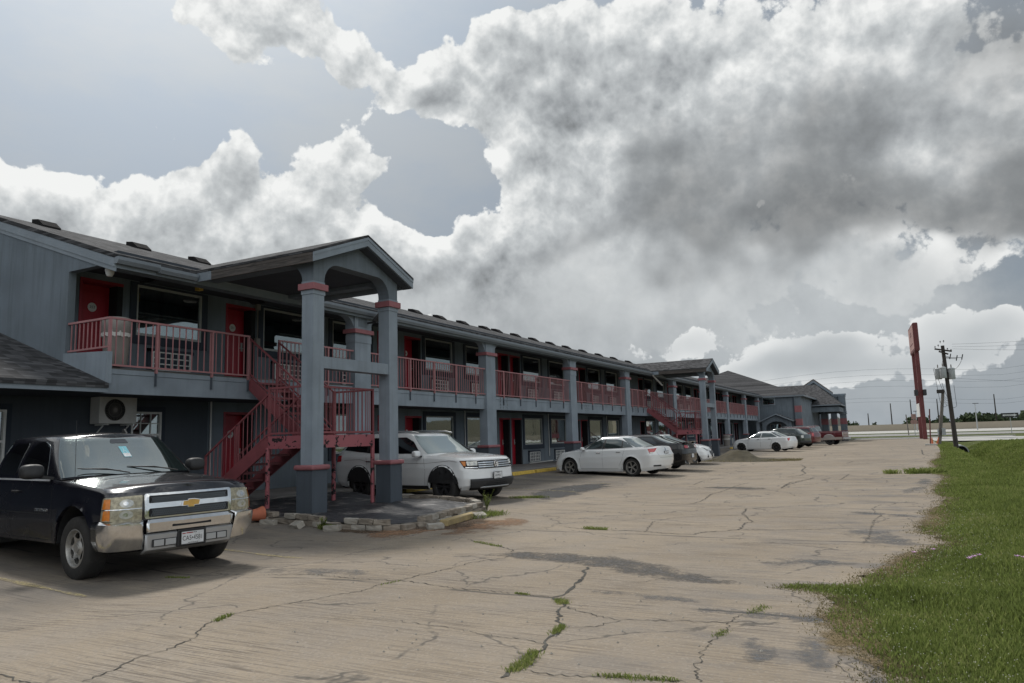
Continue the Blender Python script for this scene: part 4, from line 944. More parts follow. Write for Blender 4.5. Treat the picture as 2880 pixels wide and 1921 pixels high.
# faded parking stripes
m_, T, bs = newmat('worn_stripe'); g = T.new('ShaderNodeNewGeometry').outputs['Position']; out = [n for n in T.n if n.type == 'OUTPUT_MATERIAL'][0]
bs.inputs['Base Color'].default_value = (0.36,0.30,0.15,1); bs.inputs['Roughness'].default_value = 0.9
tr = T.new('ShaderNodeBsdfTransparent'); mx = T.new('ShaderNodeMixShader'); T.put(mx.inputs[0], T.rng(T.noise(g, 14, 5, 0.7), 0.40, 0.62, 0.15, 0.75)); T.put(mx.inputs[1], tr.outputs[0]); T.put(mx.inputs[2], bs.outputs[0]); T.l.new(mx.outputs[0], out.inputs[0])
for pts in ([(-13.0,5.6),(-10.28,5.42),(-8.26,5.28)], [(-11,8.4),(-8.67,8.21),(-7.8,8.16)], [(-12.5,19.7),(-10,19.3),(-8.13,19.1)], [(-12.5,22.7),(-8.1,22.3)], [(-12.5,17.0),(-8.4,16.6)],[(-12.5,25.4),(-8.1,25.0)]):
    v_, f_ = ribbon(pts, 0.09, dz=0.012, jitter=0.1); mb = MB(); mb.add(v_, f_); o = mb.build('parking_stripe', MAT['worn_stripe'], recalc=False); o['kind'] = 'structure'
# roads beyond the lot
paint('road_concrete', (0.42,0.41,0.385), 0.85, 0.1, 0.2, bump=0.1, spec=0.2); paint('road_asphalt', (0.26,0.255,0.245), 0.9, 0.1, 0.2, bump=0.1, spec=0.2)
paint('retaining', (0.36,0.315,0.25), 0.9, 0.08, 0.05, bump=0.1, spec=0.2, streak=0.2)
def flat(name, poly, z, mat):
    mb = MB(); mb.add([(x, y, z) for x, y in poly], [tuple(range(len(poly)))]); o = mb.build(name, MAT[mat], recalc=False); o['kind'] = 'structure'; return o
flat('driveway', [(-6,109),(2.7,109),(2.7,88),(5,85),(10,84.5),(26,83),(60,82),(60,95),(30,97),(18,102),(12,109),(12,113),(-6,113)], 0.03, 'road_concrete')
flat('frontage_road', [(-400,142),(-400,182),(700,182),(700,142)], 0.03, 'road_asphalt')
flat('freeway', [(-600,205),(-600,330),(1200,330),(1200,205)], 0.05, 'road_concrete')
mb = MB(); mb.box(-600,1200,330,331,0,2.6); tag(mb.build('barrier_wall', MAT['retaining']), 'long tan concrete barrier wall beyond the freeway', 'wall')
mb = MB(); mb.box(-20,12.5,113,113.25,0,0.16); tag(mb.build('kerb', MAT['road_concrete']), kind='structure')

# ---------------- vehicles ----------------
def car_paint(name, col, metal=0.0, rough=0.25, coat=1.0, dust=0.12):
    m_, T, bs = newmat(name); g = T.new('ShaderNodeNewGeometry').outputs['Position']
    n = T.noise(g, 3.5, 5, 0.6); f = T.math('MULTIPLY', T.rng(n, 0.45, 0.75), dust)
    T.put(bs.inputs['Base Color'], T.mix(f, c4(col), (0.30,0.28,0.25,1))); bs.inputs['Metallic'].default_value = metal
    T.put(bs.inputs['Roughness'], T.rng(n, 0.3, 0.8, rough, rough+0.12)); bs.inputs['Coat Weight'].default_value = coat; bs.inputs['Coat Roughness'].default_value = 0.04
    return m_
car_paint('paint_black', (0.004,0.004,0.009), 0.0, 0.2, 0.8, 0.012); car_paint('paint_white', (0.72,0.73,0.73), 0.0, 0.15, 1.0, 0.03); car_paint('paint_charger', (0.004,0.004,0.005), 0.0, 0.2, 0.4, 0.01)
car_paint('paint_green', (0.018,0.03,0.027), 0.4, 0.3); car_paint('paint_wine', (0.12,0.012,0.018), 0.4, 0.32); car_paint('paint_maroon', (0.10,0.008,0.014), 0.3, 0.32); car_paint('paint_silver', (0.36,0.34,0.33), 0.5, 0.4)
paint('chrome', (0.72,0.72,0.72), 0.15, 0.05, 4, bump=0.0, metal=1.0, dirtamt=0.12, dirt=(0.3,0.25,0.2)); paint('silver_plastic', (0.42,0.43,0.44), 0.4, 0.05, 4, bump=0, metal=0.5)
paint('rubber', (0.022,0.021,0.02), 0.85, 0.2, 5, bump=0.1, dirtamt=0.3, dirt=(0.06,0.055,0.05)); paint('black_plastic', (0.018,0.018,0.019), 0.6, 0.15, 5, bump=0.05)
paint('rim_silver', (0.42,0.41,0.39), 0.4, 0.12, 8, bump=0, metal=0.7, dirtamt=0.3, dirt=(0.15,0.13,0.11)); paint('rim_black', (0.05,0.05,0.053), 0.35, 0.1, 8, bump=0, metal=0.5)
paint('lamp_clear', (0.50,0.50,0.47), 0.12, 0.25, 22, bump=0.0, metal=0.35); paint('lamp_yellowed', (0.34,0.31,0.225), 0.2, 0.4, 26, bump=0.0, metal=0.3); paint('lamp_amber', (0.62,0.20,0.03), 0.2, 0.15, 18, bump=0); paint('lamp_red', (0.42,0.012,0.018), 0.15, 0.25, 20, bump=0, coat=1.0)
paint('plate_white', (0.60,0.61,0.62), 0.5, 0.05, 8, bump=0, dirtamt=0.2); paint('gold', (0.60,0.36,0.10), 0.35, 0.15, 20, bump=0, metal=0.6); paint('placard', (0.12,0.42,0.50), 0.6, 0.05, 4, bump=0)
def auto_glass(name, tint, alpha, refl):
    return glass_mat(name, tint, alpha, 0.03, 0.0, refl)
auto_glass('car_glass', (0.010,0.014,0.014), 0.35, 0.10); auto_glass('windshield_glass', (0.03,0.045,0.045), 0.45, 0.22); auto_glass('tinted_glass', (0.004,0.004,0.006), 0.05, 0.05)
MAT['car_glass'].node_tree.nodes
def outline(xf, xr, w, cf, cr, nf, nr, NQ=14, xs=None):
    pts = []
    for i in range(NQ):
        th = math.pi/2*i/NQ; pts.append((xf-cf*(1-math.cos(th)**(2/nf)), w*math.sin(th)**(2/nf)))
    a, b = xf-cf, xr+cr
    for s_ in xs: pts.append((a+(b-a)*s_, w))
    for i in range(1, NQ+1):
        th = math.pi/2*i/NQ; pts.append((xr+cr*(1-math.sin(th)**(2/nr)), w*math.cos(th)**(2/nr) if i < NQ else 0.0))
    return pts
def lerpk(keys, f):
    ks = [k[0] for k in keys]; return [float(np.interp(f, ks, [k[j] for k in keys])) for j in range(1, len(keys[0]))]
def smooth_interp(x, xp, fp):
    """monotone cubic-like interpolation through control points"""
    xp = np.asarray(xp, float); fp = np.asarray(fp, float); o = np.argsort(xp); xp = xp[o]; fp = fp[o]
    if x <= xp[0]: return float(fp[0])
    if x >= xp[-1]: return float(fp[-1])
    k = int(np.searchsorted(xp, x)-1); h = xp[k+1]-xp[k]; t = (x-xp[k])/h
    d = np.diff(fp)/np.diff(xp)
    def m(i):
        if i == 0: return d[0]
        if i == len(xp)-1: return d[-1]
        return 0.0 if d[i-1]*d[i] <= 0 else 2*d[i-1]*d[i]/(d[i-1]+d[i])
    return float((2*t**3-3*t*t+1)*fp[k]+(t**3-2*t*t+t)*h*m(k)+(-2*t**3+3*t*t)*fp[k+1]+(t**3-t*t)*h*m(k+1))
class Car:
    def __init__(s, sp, label, cat, pos, yawdeg, z, group=None):
        s.sp = sp; s.root = empty(sp['name'], (0,0,0), label, cat, group)
        s.P = MAT[sp['paint']]
        s.build_body()
        s.root.location = (pos[0], pos[1], z); s.root.rotation_euler = (R(sp.get('roll',0)), R(sp.get('pitch',0)), R(yawdeg))
    def mesh(s, name, bm, mat, smooth=True, angle=40, parent=None):
        me = bpy.data.meshes.new(name); bm.to_mesh(me); bm.free()
        for m_ in (mat if isinstance(mat, list) else [mat]): me.materials.append(m_)
        if smooth:
            me.polygons.foreach_set('use_smooth', [True]*len(me.polygons)); me.set_sharp_from_angle(angle=R(angle))
        o = bpy.data.objects.new(name, me); COL.objects.link(o); o.parent = parent or s.root; return o
    def build_body(s):
        sp = s.sp; wb = sp['wb']; ax = [(0.0, sp['rw']), (-wb, sp['rw'])]; ra = sp['ra']; zc = sp['rw']
        xs = sorted(set(np.linspace(0, 1, 64)[1:-1])); NQ = 14
        keys = sp['body']; fr = sp.get('rows', 14)
        fs_ = [k[0] for k in keys]; F = sorted(set(list(np.round(np.linspace(0, 1, fr), 4))+fs_))
        bm = bmesh.new(); half = []
        dense = []
        k0 = lerpk(keys, 0.5); a0, b0 = k0[0]-k0[3], k0[1]+k0[4]
        xw = list(np.linspace(a0, b0, 46))
        for c_, _ in ax: xw += list(c_+ra*np.cos(np.linspace(0, math.pi, 17)))+[c_+ra+0.03, c_-ra-0.03]
        xw = sorted([x for x in xw if b0+0.02 < x < a0-0.02], reverse=True)
        sn = [(x-a0)/(b0-a0) for x in xw]
        def arch(x):
            best = -1
            for c_, _ in ax:
                d = abs(x-c_)
                if d < ra: best = max(best, zc+sp.get('adz',0.0)+math.sqrt(ra*ra-d*d))
            return best
        for f in F:
            xf, xr, w, cf, cr, nf, nr = lerpk(keys, f); row = []
            for j, (x, y) in enumerate(outline(xf, xr, w, cf, cr, nf, nr, NQ, sn)):
                if NQ <= j < NQ+len(sn): x = xw[j-NQ] if abs(cf-k0[3]) < 9 else x
                zb = smooth_interp(x, *sp['zb']); zt = smooth_interp(x, *sp['zt'])
                z = zb+(zt-zb)*f
                if y > w*0.8:
                    az = arch(x)
                    if az > z: z = min(az, zt-0.01)
                    dd = min(math.hypot(x-c_, z-zc) for c_, _ in ax)
                    y += sp.get('flare', 0.02)*max(0, 1-(max(0, dd-ra))/0.13)**2
                row.append((x, y, z))
            half.append(row)
        n = len(half[0]); K = len(F)
        def addgrid(rows, flip=False):
            vv = [[bm.verts.new(p) for p in r] for r in rows]
            for a in range(len(rows)-1):
                for b in range(len(rows[0])-1):
                    q = [vv[a][b], vv[a][b+1], vv[a+1][b+1], vv[a+1][b]]
                    try: bm.faces.new(q if not flip else q[::-1])
                    except ValueError: pass
        cap = []
        cp = sp.get('cap_p', 2.4)
        for r in [1-(i/9) for i in range(10)]:
            row = []
            for j, (x, y, z) in enumerate(half[-1]):
                zcx = smooth_interp(x, *sp['zc']); row.append((x, y*r, z+(zcx-z)*(1-r**cp)))
            cap.append(row)
        for sg in (1, -1):
            rows = [[(x, sg*y, z) for x, y, z in r] for r in half]; addgrid(rows, sg < 0)
            rows = [[(x, sg*y, z) for x, y, z in r] for r in cap]; addgrid(rows, sg < 0)
        bmesh.ops.remove_doubles(bm, verts=bm.verts, dist=0.0006)
        bmesh.ops.dissolve_degenerate(bm, dist=0.0005, edges=bm.edges)
        bmesh.ops.recalc_face_normals(bm, faces=bm.faces)
        s.bvh = [BVHTree.FromBMesh(bm)]
        s.body = s.mesh('body', bm, s.P, angle=sp.get('sharp', 32))
        # dark underside and wheel wells
        mb = MB(); L0 = sp['zb'][0]; zz = min(sp['zb'][1])
        wd = lerpk(keys, 0.3)[2]
        mb.box(-wb-0.6 if sp.get('nobackbox') else b0+0.1, a0-0.05, -wd+0.28, wd-0.28, zz+0.02, zz+0.34)
        for c_, _ in ax:
            for sg in (1, -1):
                vs = []; 
                for k in range(17):
                    t = math.pi*k/16-0.0; x = c_+(ra+0.004)*math.cos(t); z = zc+sp.get('adz',0)+(ra+0.004)*math.sin(t)
                    vs += [(x, sg*(wd-0.02), z), (x, sg*(wd-0.36), z)]
                mb.add(vs, [(2*k, 2*k+2, 2*k+3, 2*k+1) for k in range(16)])
                mb.add([(c_+ra*math.cos(math.pi*k/16), sg*(wd-0.36), zc+ra*math.sin(math.pi*k/16)) for k in range(17)]+[(c_+ra, sg*(wd-0.36), zz), (c_-ra, sg*(wd-0.36), zz)], [tuple(list(range(17))+[18,17])])
        mb.build('underbody', MAT['dark_void'], s.root, recalc=False)
        # greenhouse
        g = sp.get('cabin')
        if g:
            bm = bmesh.new(); base, top = g['base'], g['top']; sn2 = [(i+1)/31 for i in range(30)]
            levels = [0, 0.15, 0.3, 0.45, 0.6, 0.75, 0.88, 0.95, 1.0]; rows = []
            for l in levels:
                k = [base[i]+(top[i]-base[i])*l for i in range(7)]
                k[2] += g.get('bow', 0.02)*math.sin(math.pi*l)
                if l > 0.9: q = (l-0.9)/0.1; k[0] -= 0.03*q; k[1] += 0.03*q; k[2] -= 0.035*q*q
                o_ = outline(*k, 14, sn2); row = []
                for x, y in o_:
                    zb_ = smooth_interp(x, *g['zbase']); zt_ = smooth_interp(x, *g['zroof'])
                    lz = l if l <= 0.9 else 0.9+0.1*math.sin((l-0.9)/0.1*math.pi/2)
                    row.append((x, y, zb_+(zt_-zb_)*lz))
                rows.append(row)
            s.cab_rows = rows; cap = []
            for r in [1-(i/8) for i in range(9)]: cap.append([(x*(r)+(x)*(1-r), y*r, z+g.get('crown',0.05)*(1-r*r)) for x, y, z in rows[-1]])
            s.cap_rows = cap
            for sg in (1, -1):
                for rs in (rows, cap):
                    vv = [[bm.verts.new((x, sg*y, z)) for x, y, z in r] for r in rs]
                    for a in range(len(rs)-1):
                        for b in range(len(rs[0])-1):
                            q = [vv[a][b], vv[a][b+1], vv[a+1][b+1], vv[a+1][b]]; bm.faces.new(q if sg > 0 else q[::-1])
            bmesh.ops.remove_doubles(bm, verts=bm.verts, dist=0.0006); bmesh.ops.dissolve_degenerate(bm, dist=0.0005, edges=bm.edges); bmesh.ops.recalc_face_normals(bm, faces=bm.faces)
            s.bvh.append(BVHTree.FromBMesh(bm)); s.cabin = s.mesh('cabin', bm, s.P, angle=sp.get('cabsharp', 38))
            s.cabin_glass(g)
    def cabin_glass(s, g):
        """windscreen and rear window taken from the cabin surface itself"""
        n = len(s.cab_rows[0])
        def patch(name, j0, j1, a, b, mat, mirror=True, off=0.011):
            bm = bmesh.new(); js = list(range(j0, j1+1)); 
            idx = [-j for j in js[::-1] if j > 0]+js if j0 == 0 else [-(j) for j in js[::-1]]+js[1:]
            def pos(j, l):
                sg = 1 if j >= 0 else -1; jj = abs(j) if j0 == 0 else n-1-(js[-1]-abs(j)) if False else abs(j)
                lv = l*(len(s.cab_rows)-1); lv = min(lv, len(s.cab_rows)-1.001); k = int(lv); t = lv-k
                p, q = s.cab_rows[k][jj], s.cab_rows[k+1][jj]; return Vector((p[0]+(q[0]-p[0])*t, sg*(p[1]+(q[1]-p[1])*t), p[2]+(q[2]-p[2])*t))
            if j0 > 0: idx = [-(j) for j in js]+js[::-1][1:]
            L = 8; vv = [[bm.verts.new(pos(j, a+(b-a)*i/L)) for j in idx] for i in range(L+1)]
            for i in range(L):
                for k in range(len(idx)-1): bm.faces.new([vv[i][k], vv[i][k+1], vv[i+1][k+1], vv[i+1][k]])
            bmesh.ops.recalc_face_normals(bm, faces=bm.faces); bm.normal_update()
            c_ = sum((v.co for v in bm.verts), Vector())/len(bm.verts); mid = Vector((-1.2, 0, 1.0))
            out_ = (c_-mid).normalized()
            flip = sum(1 for f in bm.faces if f.normal.dot(out_) < 0) > len(bm.faces)/2
            if flip: bmesh.ops.reverse_faces(bm, faces=bm.faces); bm.normal_update()
            nv = [v.normal.copy() for v in bm.verts]
            for v, q in zip(bm.verts, nv): v.co += q*off
            return s.mesh(name, bm, MAT[mat], angle=60)
        ws = g.get('ws', (11, 0.05, 0.80)); s.ws = patch('windshield', 0, ws[0], ws[1], ws[2], g.get('wsmat','windshield_glass'))
        rg = g.get('rg', (11, 0.08, 0.80))
        if rg: patch('rear_window', n-1-rg[0], n-1, rg[1], rg[2], g.get('rgmat','car_glass'))
    def cast(s, u, v, ang):
        a = R(ang); d = Vector((-math.cos(a), -math.sin(a), 0)); U = Vector((-math.sin(a), math.cos(a), 0))
        o = U*u+Vector((0,0,v))-d*12; best = None
        for b in s.bvh:
            h = b.ray_cast(o, d, 30)
            if h[0] is not None and (best is None or h[3] < best[2]): best = (h[0], h[1], h[3])
        return best
    def decal(s, name, poly, ang, mat, off=0.006, both=False, parent=None, side=None, maxe=0.07, rim=0.012, hole=None):
        """outline given as (u,v) seen from direction ang, wrapped onto the body; side='x' means u is the car's x"""
        res = []
        for sg in ((1, -1) if both else (1,)):
            bm = bmesh.new(); P_ = [(-p[0], p[1]) if side == 'x' else p for p in poly]
            vs = [bm.verts.new((p[0], p[1], 0)) for p in P_]; f = bm.faces.new(vs)
            bmesh.ops.triangulate(bm, faces=[f])
            for _ in range(6):
                le = [e for e in bm.edges if e.calc_length() > maxe]
                if not le: break
                bmesh.ops.subdivide_edges(bm, edges=le, cuts=1); bmesh.ops.triangulate(bm, faces=bm.faces)
            last = None; a = R(ang); ok = []
            for v in bm.verts:
                h = s.cast(v.co.x, v.co.y, ang)
                ok.append(h)
            pts = [h[0] for h in ok if h]
            if not pts: bm.free(); return None
            d = Vector((math.cos(a), math.sin(a), 0)); U = Vector((-math.sin(a), math.cos(a), 0))
            for v, h in zip(list(bm.verts), ok):
                if h: n_ = h[1] if h[1].dot(d) > 0 else -h[1]; v.co = h[0]+n_*off
                else:
                    uv = U*v.co.x+Vector((0,0,v.co.y)); q = min(pts, key=lambda p: (p-uv-d*(p-uv).dot(d)).length); v.co = uv+d*q.dot(d)
            be = [e for e in bm.edges if e.is_boundary]
            if rim:
                ex_ = bmesh.ops.extrude_edge_only(bm, edges=be); nv = [g_ for g_ in ex_['geom'] if isinstance(g_, bmesh.types.BMVert)]
                for v in nv: v.co -= d*rim
            if sg < 0:
                for v in bm.verts: v.co.y = -v.co.y
            bmesh.ops.recalc_face_normals(bm, faces=bm.faces)
            res.append(s.mesh(name, bm, MAT[mat] if isinstance(mat, str) else mat, angle=45, parent=parent))
        return res
    def patch(s, name, ctr, poly, ang, mat, **k):
        """decal around a local point: poly gives (offset along the surface, height)"""
        a = R(ang); u0 = -math.sin(a)*ctr[0]+math.cos(a)*ctr[1]
        return s.decal(name, [(u0+p[0], p[1]) for p in poly], ang, mat, **k)
    def band(s, name, levels, mat, y0=0.0, y1=9.0, xend=None, n=30, both=True, front=True, parent=None, thick=0.0):
        """bumper-like strip round the front (or rear): levels are (z, x tip, half width, corner depth, exponent)"""
        bm = bmesh.new(); rows = []
        for z, xf, w, cf, ne in levels:
            r = []
            for i in range(n+1):
                th = math.pi/2*i/n; r.append((xf-(cf*(1-math.cos(th)**(2/ne)))*(1 if front else -1), w*math.sin(th)**(2/ne), z))
            if xend is not None: r.append((xend, w, z))
            rows.append([(x, y, z) for x, y, z in r])
        keep = [j for j in range(len(rows[0])) if y0-1e-3 <= rows[len(rows)//2][j][1] <= y1]
        if both and y0 > 0:
            s.band(name, levels, mat, y0, y1, xend, n, False, front, parent, -1.0)
        for sg in ((1,-1) if both and y0 <= 0 else ((-1,) if thick < 0 else (1,))):
            vv = [[bm.verts.new((r[j][0], sg*r[j][1], r[j][2])) for j in keep] for r in rows]
            for a in range(len(rows)-1):
                for b in range(len(keep)-1): bm.faces.new([vv[a][b], vv[a][b+1], vv[a+1][b+1], vv[a+1][b]])
        bmesh.ops.remove_doubles(bm, verts=bm.verts, dist=0.0005); bmesh.ops.recalc_face_normals(bm, faces=bm.faces)
        o = s.mesh(name, bm, MAT[mat] if isinstance(mat, str) else mat, angle=35, parent=parent)
        m_ = o.modifiers.new('thick', 'SOLIDIFY'); m_.thickness = 0.02; m_.offset = 0
        return o
    def seam(s, pts, ang=90, wd=0.006, both=True, side='x', mat='dark_void', name='panel_gap'):
        """thin dark shut-line following the body"""
        fine = []
        for a, b in zip(pts[:-1], pts[1:]):
            n = max(2, int(math.hypot(b[0]-a[0], b[1]-a[1])/0.05)); fine += [(a[0]+(b[0]-a[0])*t/n, a[1]+(b[1]-a[1])*t/n) for t in range(n)]
        fine.append(pts[-1]); col = []
        for p in fine:
            h = s.cast(-p[0] if side == 'x' else p[0], p[1], ang)
            if h: col.append((h[0]+h[1]*0.001*(1 if h[1].dot(Vector((math.cos(R(ang)), math.sin(R(ang)), 0))) > 0 else -1), h[1]))
        if len(col) < 2: return
        for sg in ((1, -1) if both else (1,)):
            vs = []; fs = []
            for i, (p, n_) in enumerate(col):
                t = (col[min(i+1, len(col)-1)][0]-col[max(i-1, 0)][0]).normalized(); w_ = t.cross(n_).normalized()*wd/2
                for q in (p-w_, p+w_): vs.append((q.x, q.y*sg, q.z))
                if i: fs.append((2*i-2, 2*i-1, 2*i+1, 2*i))
            mb = MB(); mb.add(vs, fs); mb.build(name, MAT[mat], s.root, recalc=False)
    def wheels(s, rimmat, style, width=0.23, rim_r=None, spokes=5, front_turn=0):
        sp = s.sp; r = sp['rw']; rr = rim_r or r*0.64; tr = sp['track']/2
        first = None
        for c_ in (0, -sp['wb']):
            for sg in (1, -1):
                w_ = bpy.data.objects.new('wheel', None); COL.objects.link(w_); w_.parent = s.root; w_.location = (c_, sg*tr, r)
                w_.rotation_euler = (0, 0, (0 if sg > 0 else math.pi)+(R(front_turn) if c_ == 0 else 0))
                if first is None:
                    M = Matrix.Rotation(R(-90), 4, 'X')   # lathe axis z -> +y (outer side)
                    h = width/2; mb = MB()
                    mb.lathe([(rr*0.98,-h*0.9),(rr*1.03,-h),(r*0.93,-h*1.0),(r*0.985,-h*0.82),(r,-h*0.55),(r,h*0.55),(r*0.985,h*0.82),(r*0.93,h*1.0),(rr*1.12,h*0.98),(rr*1.03,h*0.92),(rr*0.98,h*0.8)], 40, M, caps=False)
                    ty = mb.build('tyre', MAT['rubber'], w_, smooth=True, angle=50)
                    mb = MB(); mb.lathe([(rr*1.0,h*0.86),(rr*1.03,h*0.94),(rr*0.97,h*0.95),(rr*0.93,h*0.80),(rr*0.91,h*0.3),(rr*0.90,-h*0.6)], 40, M, caps=False)
                    # spokes
                    if style == 'steel':      # pressed disc with oval openings
                        disc = bmesh.new(); nb = spokes; y0 = h*0.62
                        outer = []; 
                        mb.lathe([(0.0,h*0.80),(rr*0.24,h*0.80),(rr*0.26,h*0.66),(rr*0.40,h*0.52)], 40, M, caps=False)
                        # ring sectors between holes
                        for k in range(nb):
                            a0 = 2*math.pi*k/nb; n_a = 12
                            for i in range(n_a):
                                t0 = a0+2*math.pi/nb*i/n_a; t1 = a0+2*math.pi/nb*(i+1)/n_a
                                def hole(t):
                                    u = ((t-a0)/(2*math.pi/nb)-0.5)/0.36
                                    return 0 if abs(u) >= 1 else math.sqrt(1-u*u)
                                def pt(rad, t, yy): return (rad*math.cos(t), yy, -rad*math.sin(t))
                                rm = rr*0.66; hw = rr*0.17
                                for ra0, rb0, sgn in ((rr*0.40, rm, -1), (rm, rr*0.93, 1)):
                                    q = []
                                    for t in (t0, t1):
                                        hh = hole(t)*hw
                                        if sgn < 0: q += [(ra0, t), (rm-hh, t)]
                                        else: q += [(rm+hh, t), (rb0, t)]
                                    yy = lambda rad: h*(0.52+0.16*math.sin((rad-rr*0.4)/(rr*0.53)*math.pi))
                                    mb.add([pt(q[0][0],q[0][1],yy(q[0][0])), pt(q[1][0],q[1][1],yy(q[1][0])), pt(q[3][0],q[3][1],yy(q[3][0])), pt(q[2][0],q[2][1],yy(q[2][0]))], [(0,1,2,3)])
                    else:
                        for k in range(spokes):
                            offs = (-0.13, 0.13) if style == 'twin' else (0,)
                            for o_ in offs:
                                t = 2*math.pi*k/spokes+o_; dirv = Vector((math.cos(t), 0, math.sin(t))); t2 = 2*math.pi*k/spokes+o_*0.25; d2 = Vector((math.cos(t2), 0, math.sin(t2)))
                                wd = rr*(0.10 if style == 'twin' else 0.20 if style == 'wide' else 0.13)
                                mb.bar(d2*rr*0.14+Vector((0,h*0.60,0)), dirv*rr*0.95+Vector((0,h*0.72,0)), wd, rr*0.10, up=(0,1,0))
                        mb.lathe([(0.0,h*0.74),(rr*0.16,h*0.74),(rr*0.20,h*0.60),(rr*0.20,h*0.3)], 24, M, caps=False)
                    rim = mb.build('rim', MAT[rimmat], w_, smooth=True, angle=30)
                    mb = MB(); mb.lathe([(0,h*0.10),(rr*0.9,h*0.08)], 30, M, caps=False); bk = mb.build('brake', MAT['dark_void'], w_, recalc=False)
                    first = (ty, rim, bk)
                else:
                    for q in first: c2 = q.copy(); COL.objects.link(c2); c2.parent = w_
    def mirror(s, x, y, z, sz=(0.12,0.22,0.15), mat=None, arm='black_plastic', both=True):
        for sg in (1, -1):
            bm = bmesh.new(); bmesh.ops.create_cube(bm, size=1.0); bmesh.ops.subdivide_edges(bm, edges=bm.edges, cuts=2, use_grid_fill=True)
            for v in bm.verts:
                p = v.co*2; l = max(abs(p.x), abs(p.y), abs(p.z)); n_ = p.normalized()*l
                q = p.lerp(n_, 0.55); v.co = Vector((q.x*sz[0]/2*(1.15 if q.z < 0.3 else 0.9), q.y*sz[1]/2, q.z*sz[2]/2))+Vector((x, sg*y, z))
            o = s.mesh('mirror', bm, mat or s.P, angle=70); m_ = o.modifiers.new('sub', 'SUBSURF'); m_.levels = m_.render_levels = 1
            mb = MB(); mb.bar((x+0.02, sg*(y-sz[1]*0.4), z-sz[2]*0.35), (x+0.05, sg*(y-sz[1]*0.5-0.12), z-sz[2]*0.5), 0.07, 0.04); mb.build('mirror_arm', MAT[arm], o)
    def handle(s, pts, mat, z_off=0.02):
        for x, z in pts:
            h = s.cast(-x, z, 90)
            if not h: continue
            for sg in (1, -1):
                mb = MB(); y = h[0].y; mb.bar((x-0.09, sg*(y+0.028), z), (x+0.09, sg*(y+0.028), z), 0.022, 0.03, up=(0,0,1)); mb.box(x-0.09, x-0.06, sg*(y-0.01), sg*(y+0.03), z-0.012, z+0.012); mb.box(x+0.06, x+0.09, sg*(y-0.01), sg*(y+0.03), z-0.012, z+0.012)
                mb.build('door_handle', MAT[mat], s.root, bevel=0.006)
    def plate(s, x, z, txt, rear=False, y=0.0, w_=0.305, h_=0.152, size=0.085, frame='black_plastic'):
        sg = -1 if rear else 1; mb = MB(); mb.box(x-0.006*sg, x+0.004*sg, y-w_/2-0.012, y+w_/2+0.012, z-h_/2-0.012, z+h_/2+0.012)
        fr_ = mb.build('plate_frame', MAT[frame], s.root)
        mb = MB(); mb.box(x+0.004*sg, x+0.007*sg, y-w_/2, y+w_/2, z-h_/2, z+h_/2); pl = mb.build('license_plate', MAT['plate_white'], s.root)
        if txt:
            M = Matrix.Translation((x+0.0082*sg, y, z-0.008)) @ Matrix.Rotation(R(90 if not rear else -90), 4, 'Z') @ Matrix.Rotation(R(90), 4, 'X')
            text_obj('plate_number', txt, size, MAT['black_plastic'], M, pl, xs=0.82)
            mb = MB()
            for k in range(5): mb.box(x+0.0072*sg, x+0.009*sg, y-0.05+k*0.022, y-0.036+k*0.022, z+h_*0.36, z+h_*0.43); mb.box(x+0.0072*sg, x+0.009*sg, y-0.06+k*0.028, y-0.04+k*0.028, z-h_*0.45, z-h_*0.40)
            mb.build('plate_print', MAT['black_plastic'], pl)
        return pl
def rrect(x0, x1, z0, z1, r=0.03, n=4):
    pts = []
    for cx, cz, a in ((x1-r, z1-r, 0), (x0+r, z1-r, 90), (x0+r, z0+r, 180), (x1-r, z0+r, 270)):
        for k in range(n+1): t = R(a+90*k/n); pts.append((cx+r*math.cos(t), cz+r*math.sin(t)))
    return pts
def rpoly(pts, r=0.03, n=4):
    out = []; N_ = len(pts)
    for i in range(N_):
        p = Vector(pts[i]); a = Vector(pts[i-1]); b = Vector(pts[(i+1) % N_]); da = (a-p); db = (b-p)
        rr_ = min(r, da.length*0.45, db.length*0.45); p0 = p+da.normalized()*rr_; p1 = p+db.normalized()*rr_
        for k in range(n+1): t = k/n; q = p0*(1-t)**2+p*2*t*(1-t)+p1*t*t; out.append((q.x, q.y))
    return out

# ======== the black pickup ========
truck = dict(name='pickup_truck', paint='paint_black', wb=3.645, rw=0.395, ra=0.505, track=1.72, flare=0.035, adz=0.03, sharp=30,
  zb=([0.98,0.6,-3.2,-4.9],[0.62,0.42,0.42,0.5]), zt=([0.95,0.86,0.7,-0.1,-0.75,-2.6,-2.75,-4.9],[1.03,1.12,1.13,1.20,1.235,1.26,1.27,1.27]),
  zc=([0.95,0.86,0.6,-0.1,-0.75,-4.9],[1.03,1.165,1.20,1.265,1.29,1.27]), cap_p=3.0,
  body=[(0,0.92,-4.75,0.955,0.22,0.06,3.2,5),(0.35,0.93,-4.78,1.0,0.22,0.06,3.4,5),(0.6,0.93,-4.78,1.005,0.24,0.06,3.4,5),(0.85,0.92,-4.78,0.985,0.28,0.06,3.2,5),(0.95,0.905,-4.77,0.97,0.3,0.06,3.0,5),(1.0,0.87,-4.75,0.94,0.32,0.06,2.8,5)],
  cabin=dict(base=(-0.34,-2.72,0.935,0.36,0.05,2.9,6), top=(-1.04,-2.62,0.70,0.22,0.06,3.0,6), zbase=([-0.3,-0.8,-2.8],[1.27,1.23,1.25]), zroof=([-0.95,-1.5,-2.8],[1.80,1.835,1.82]), crown=0.045, bow=0.03, ws=(12,0.02,0.86), rg=(9,0.15,0.8), wsmat='windshield_glass'))
c = Car(truck, 'black full-size pickup truck with chrome bumper parked nose-out beside the outdoor stairs', 'pickup truck', (-9.27,6.78), -7.2, -0.065)
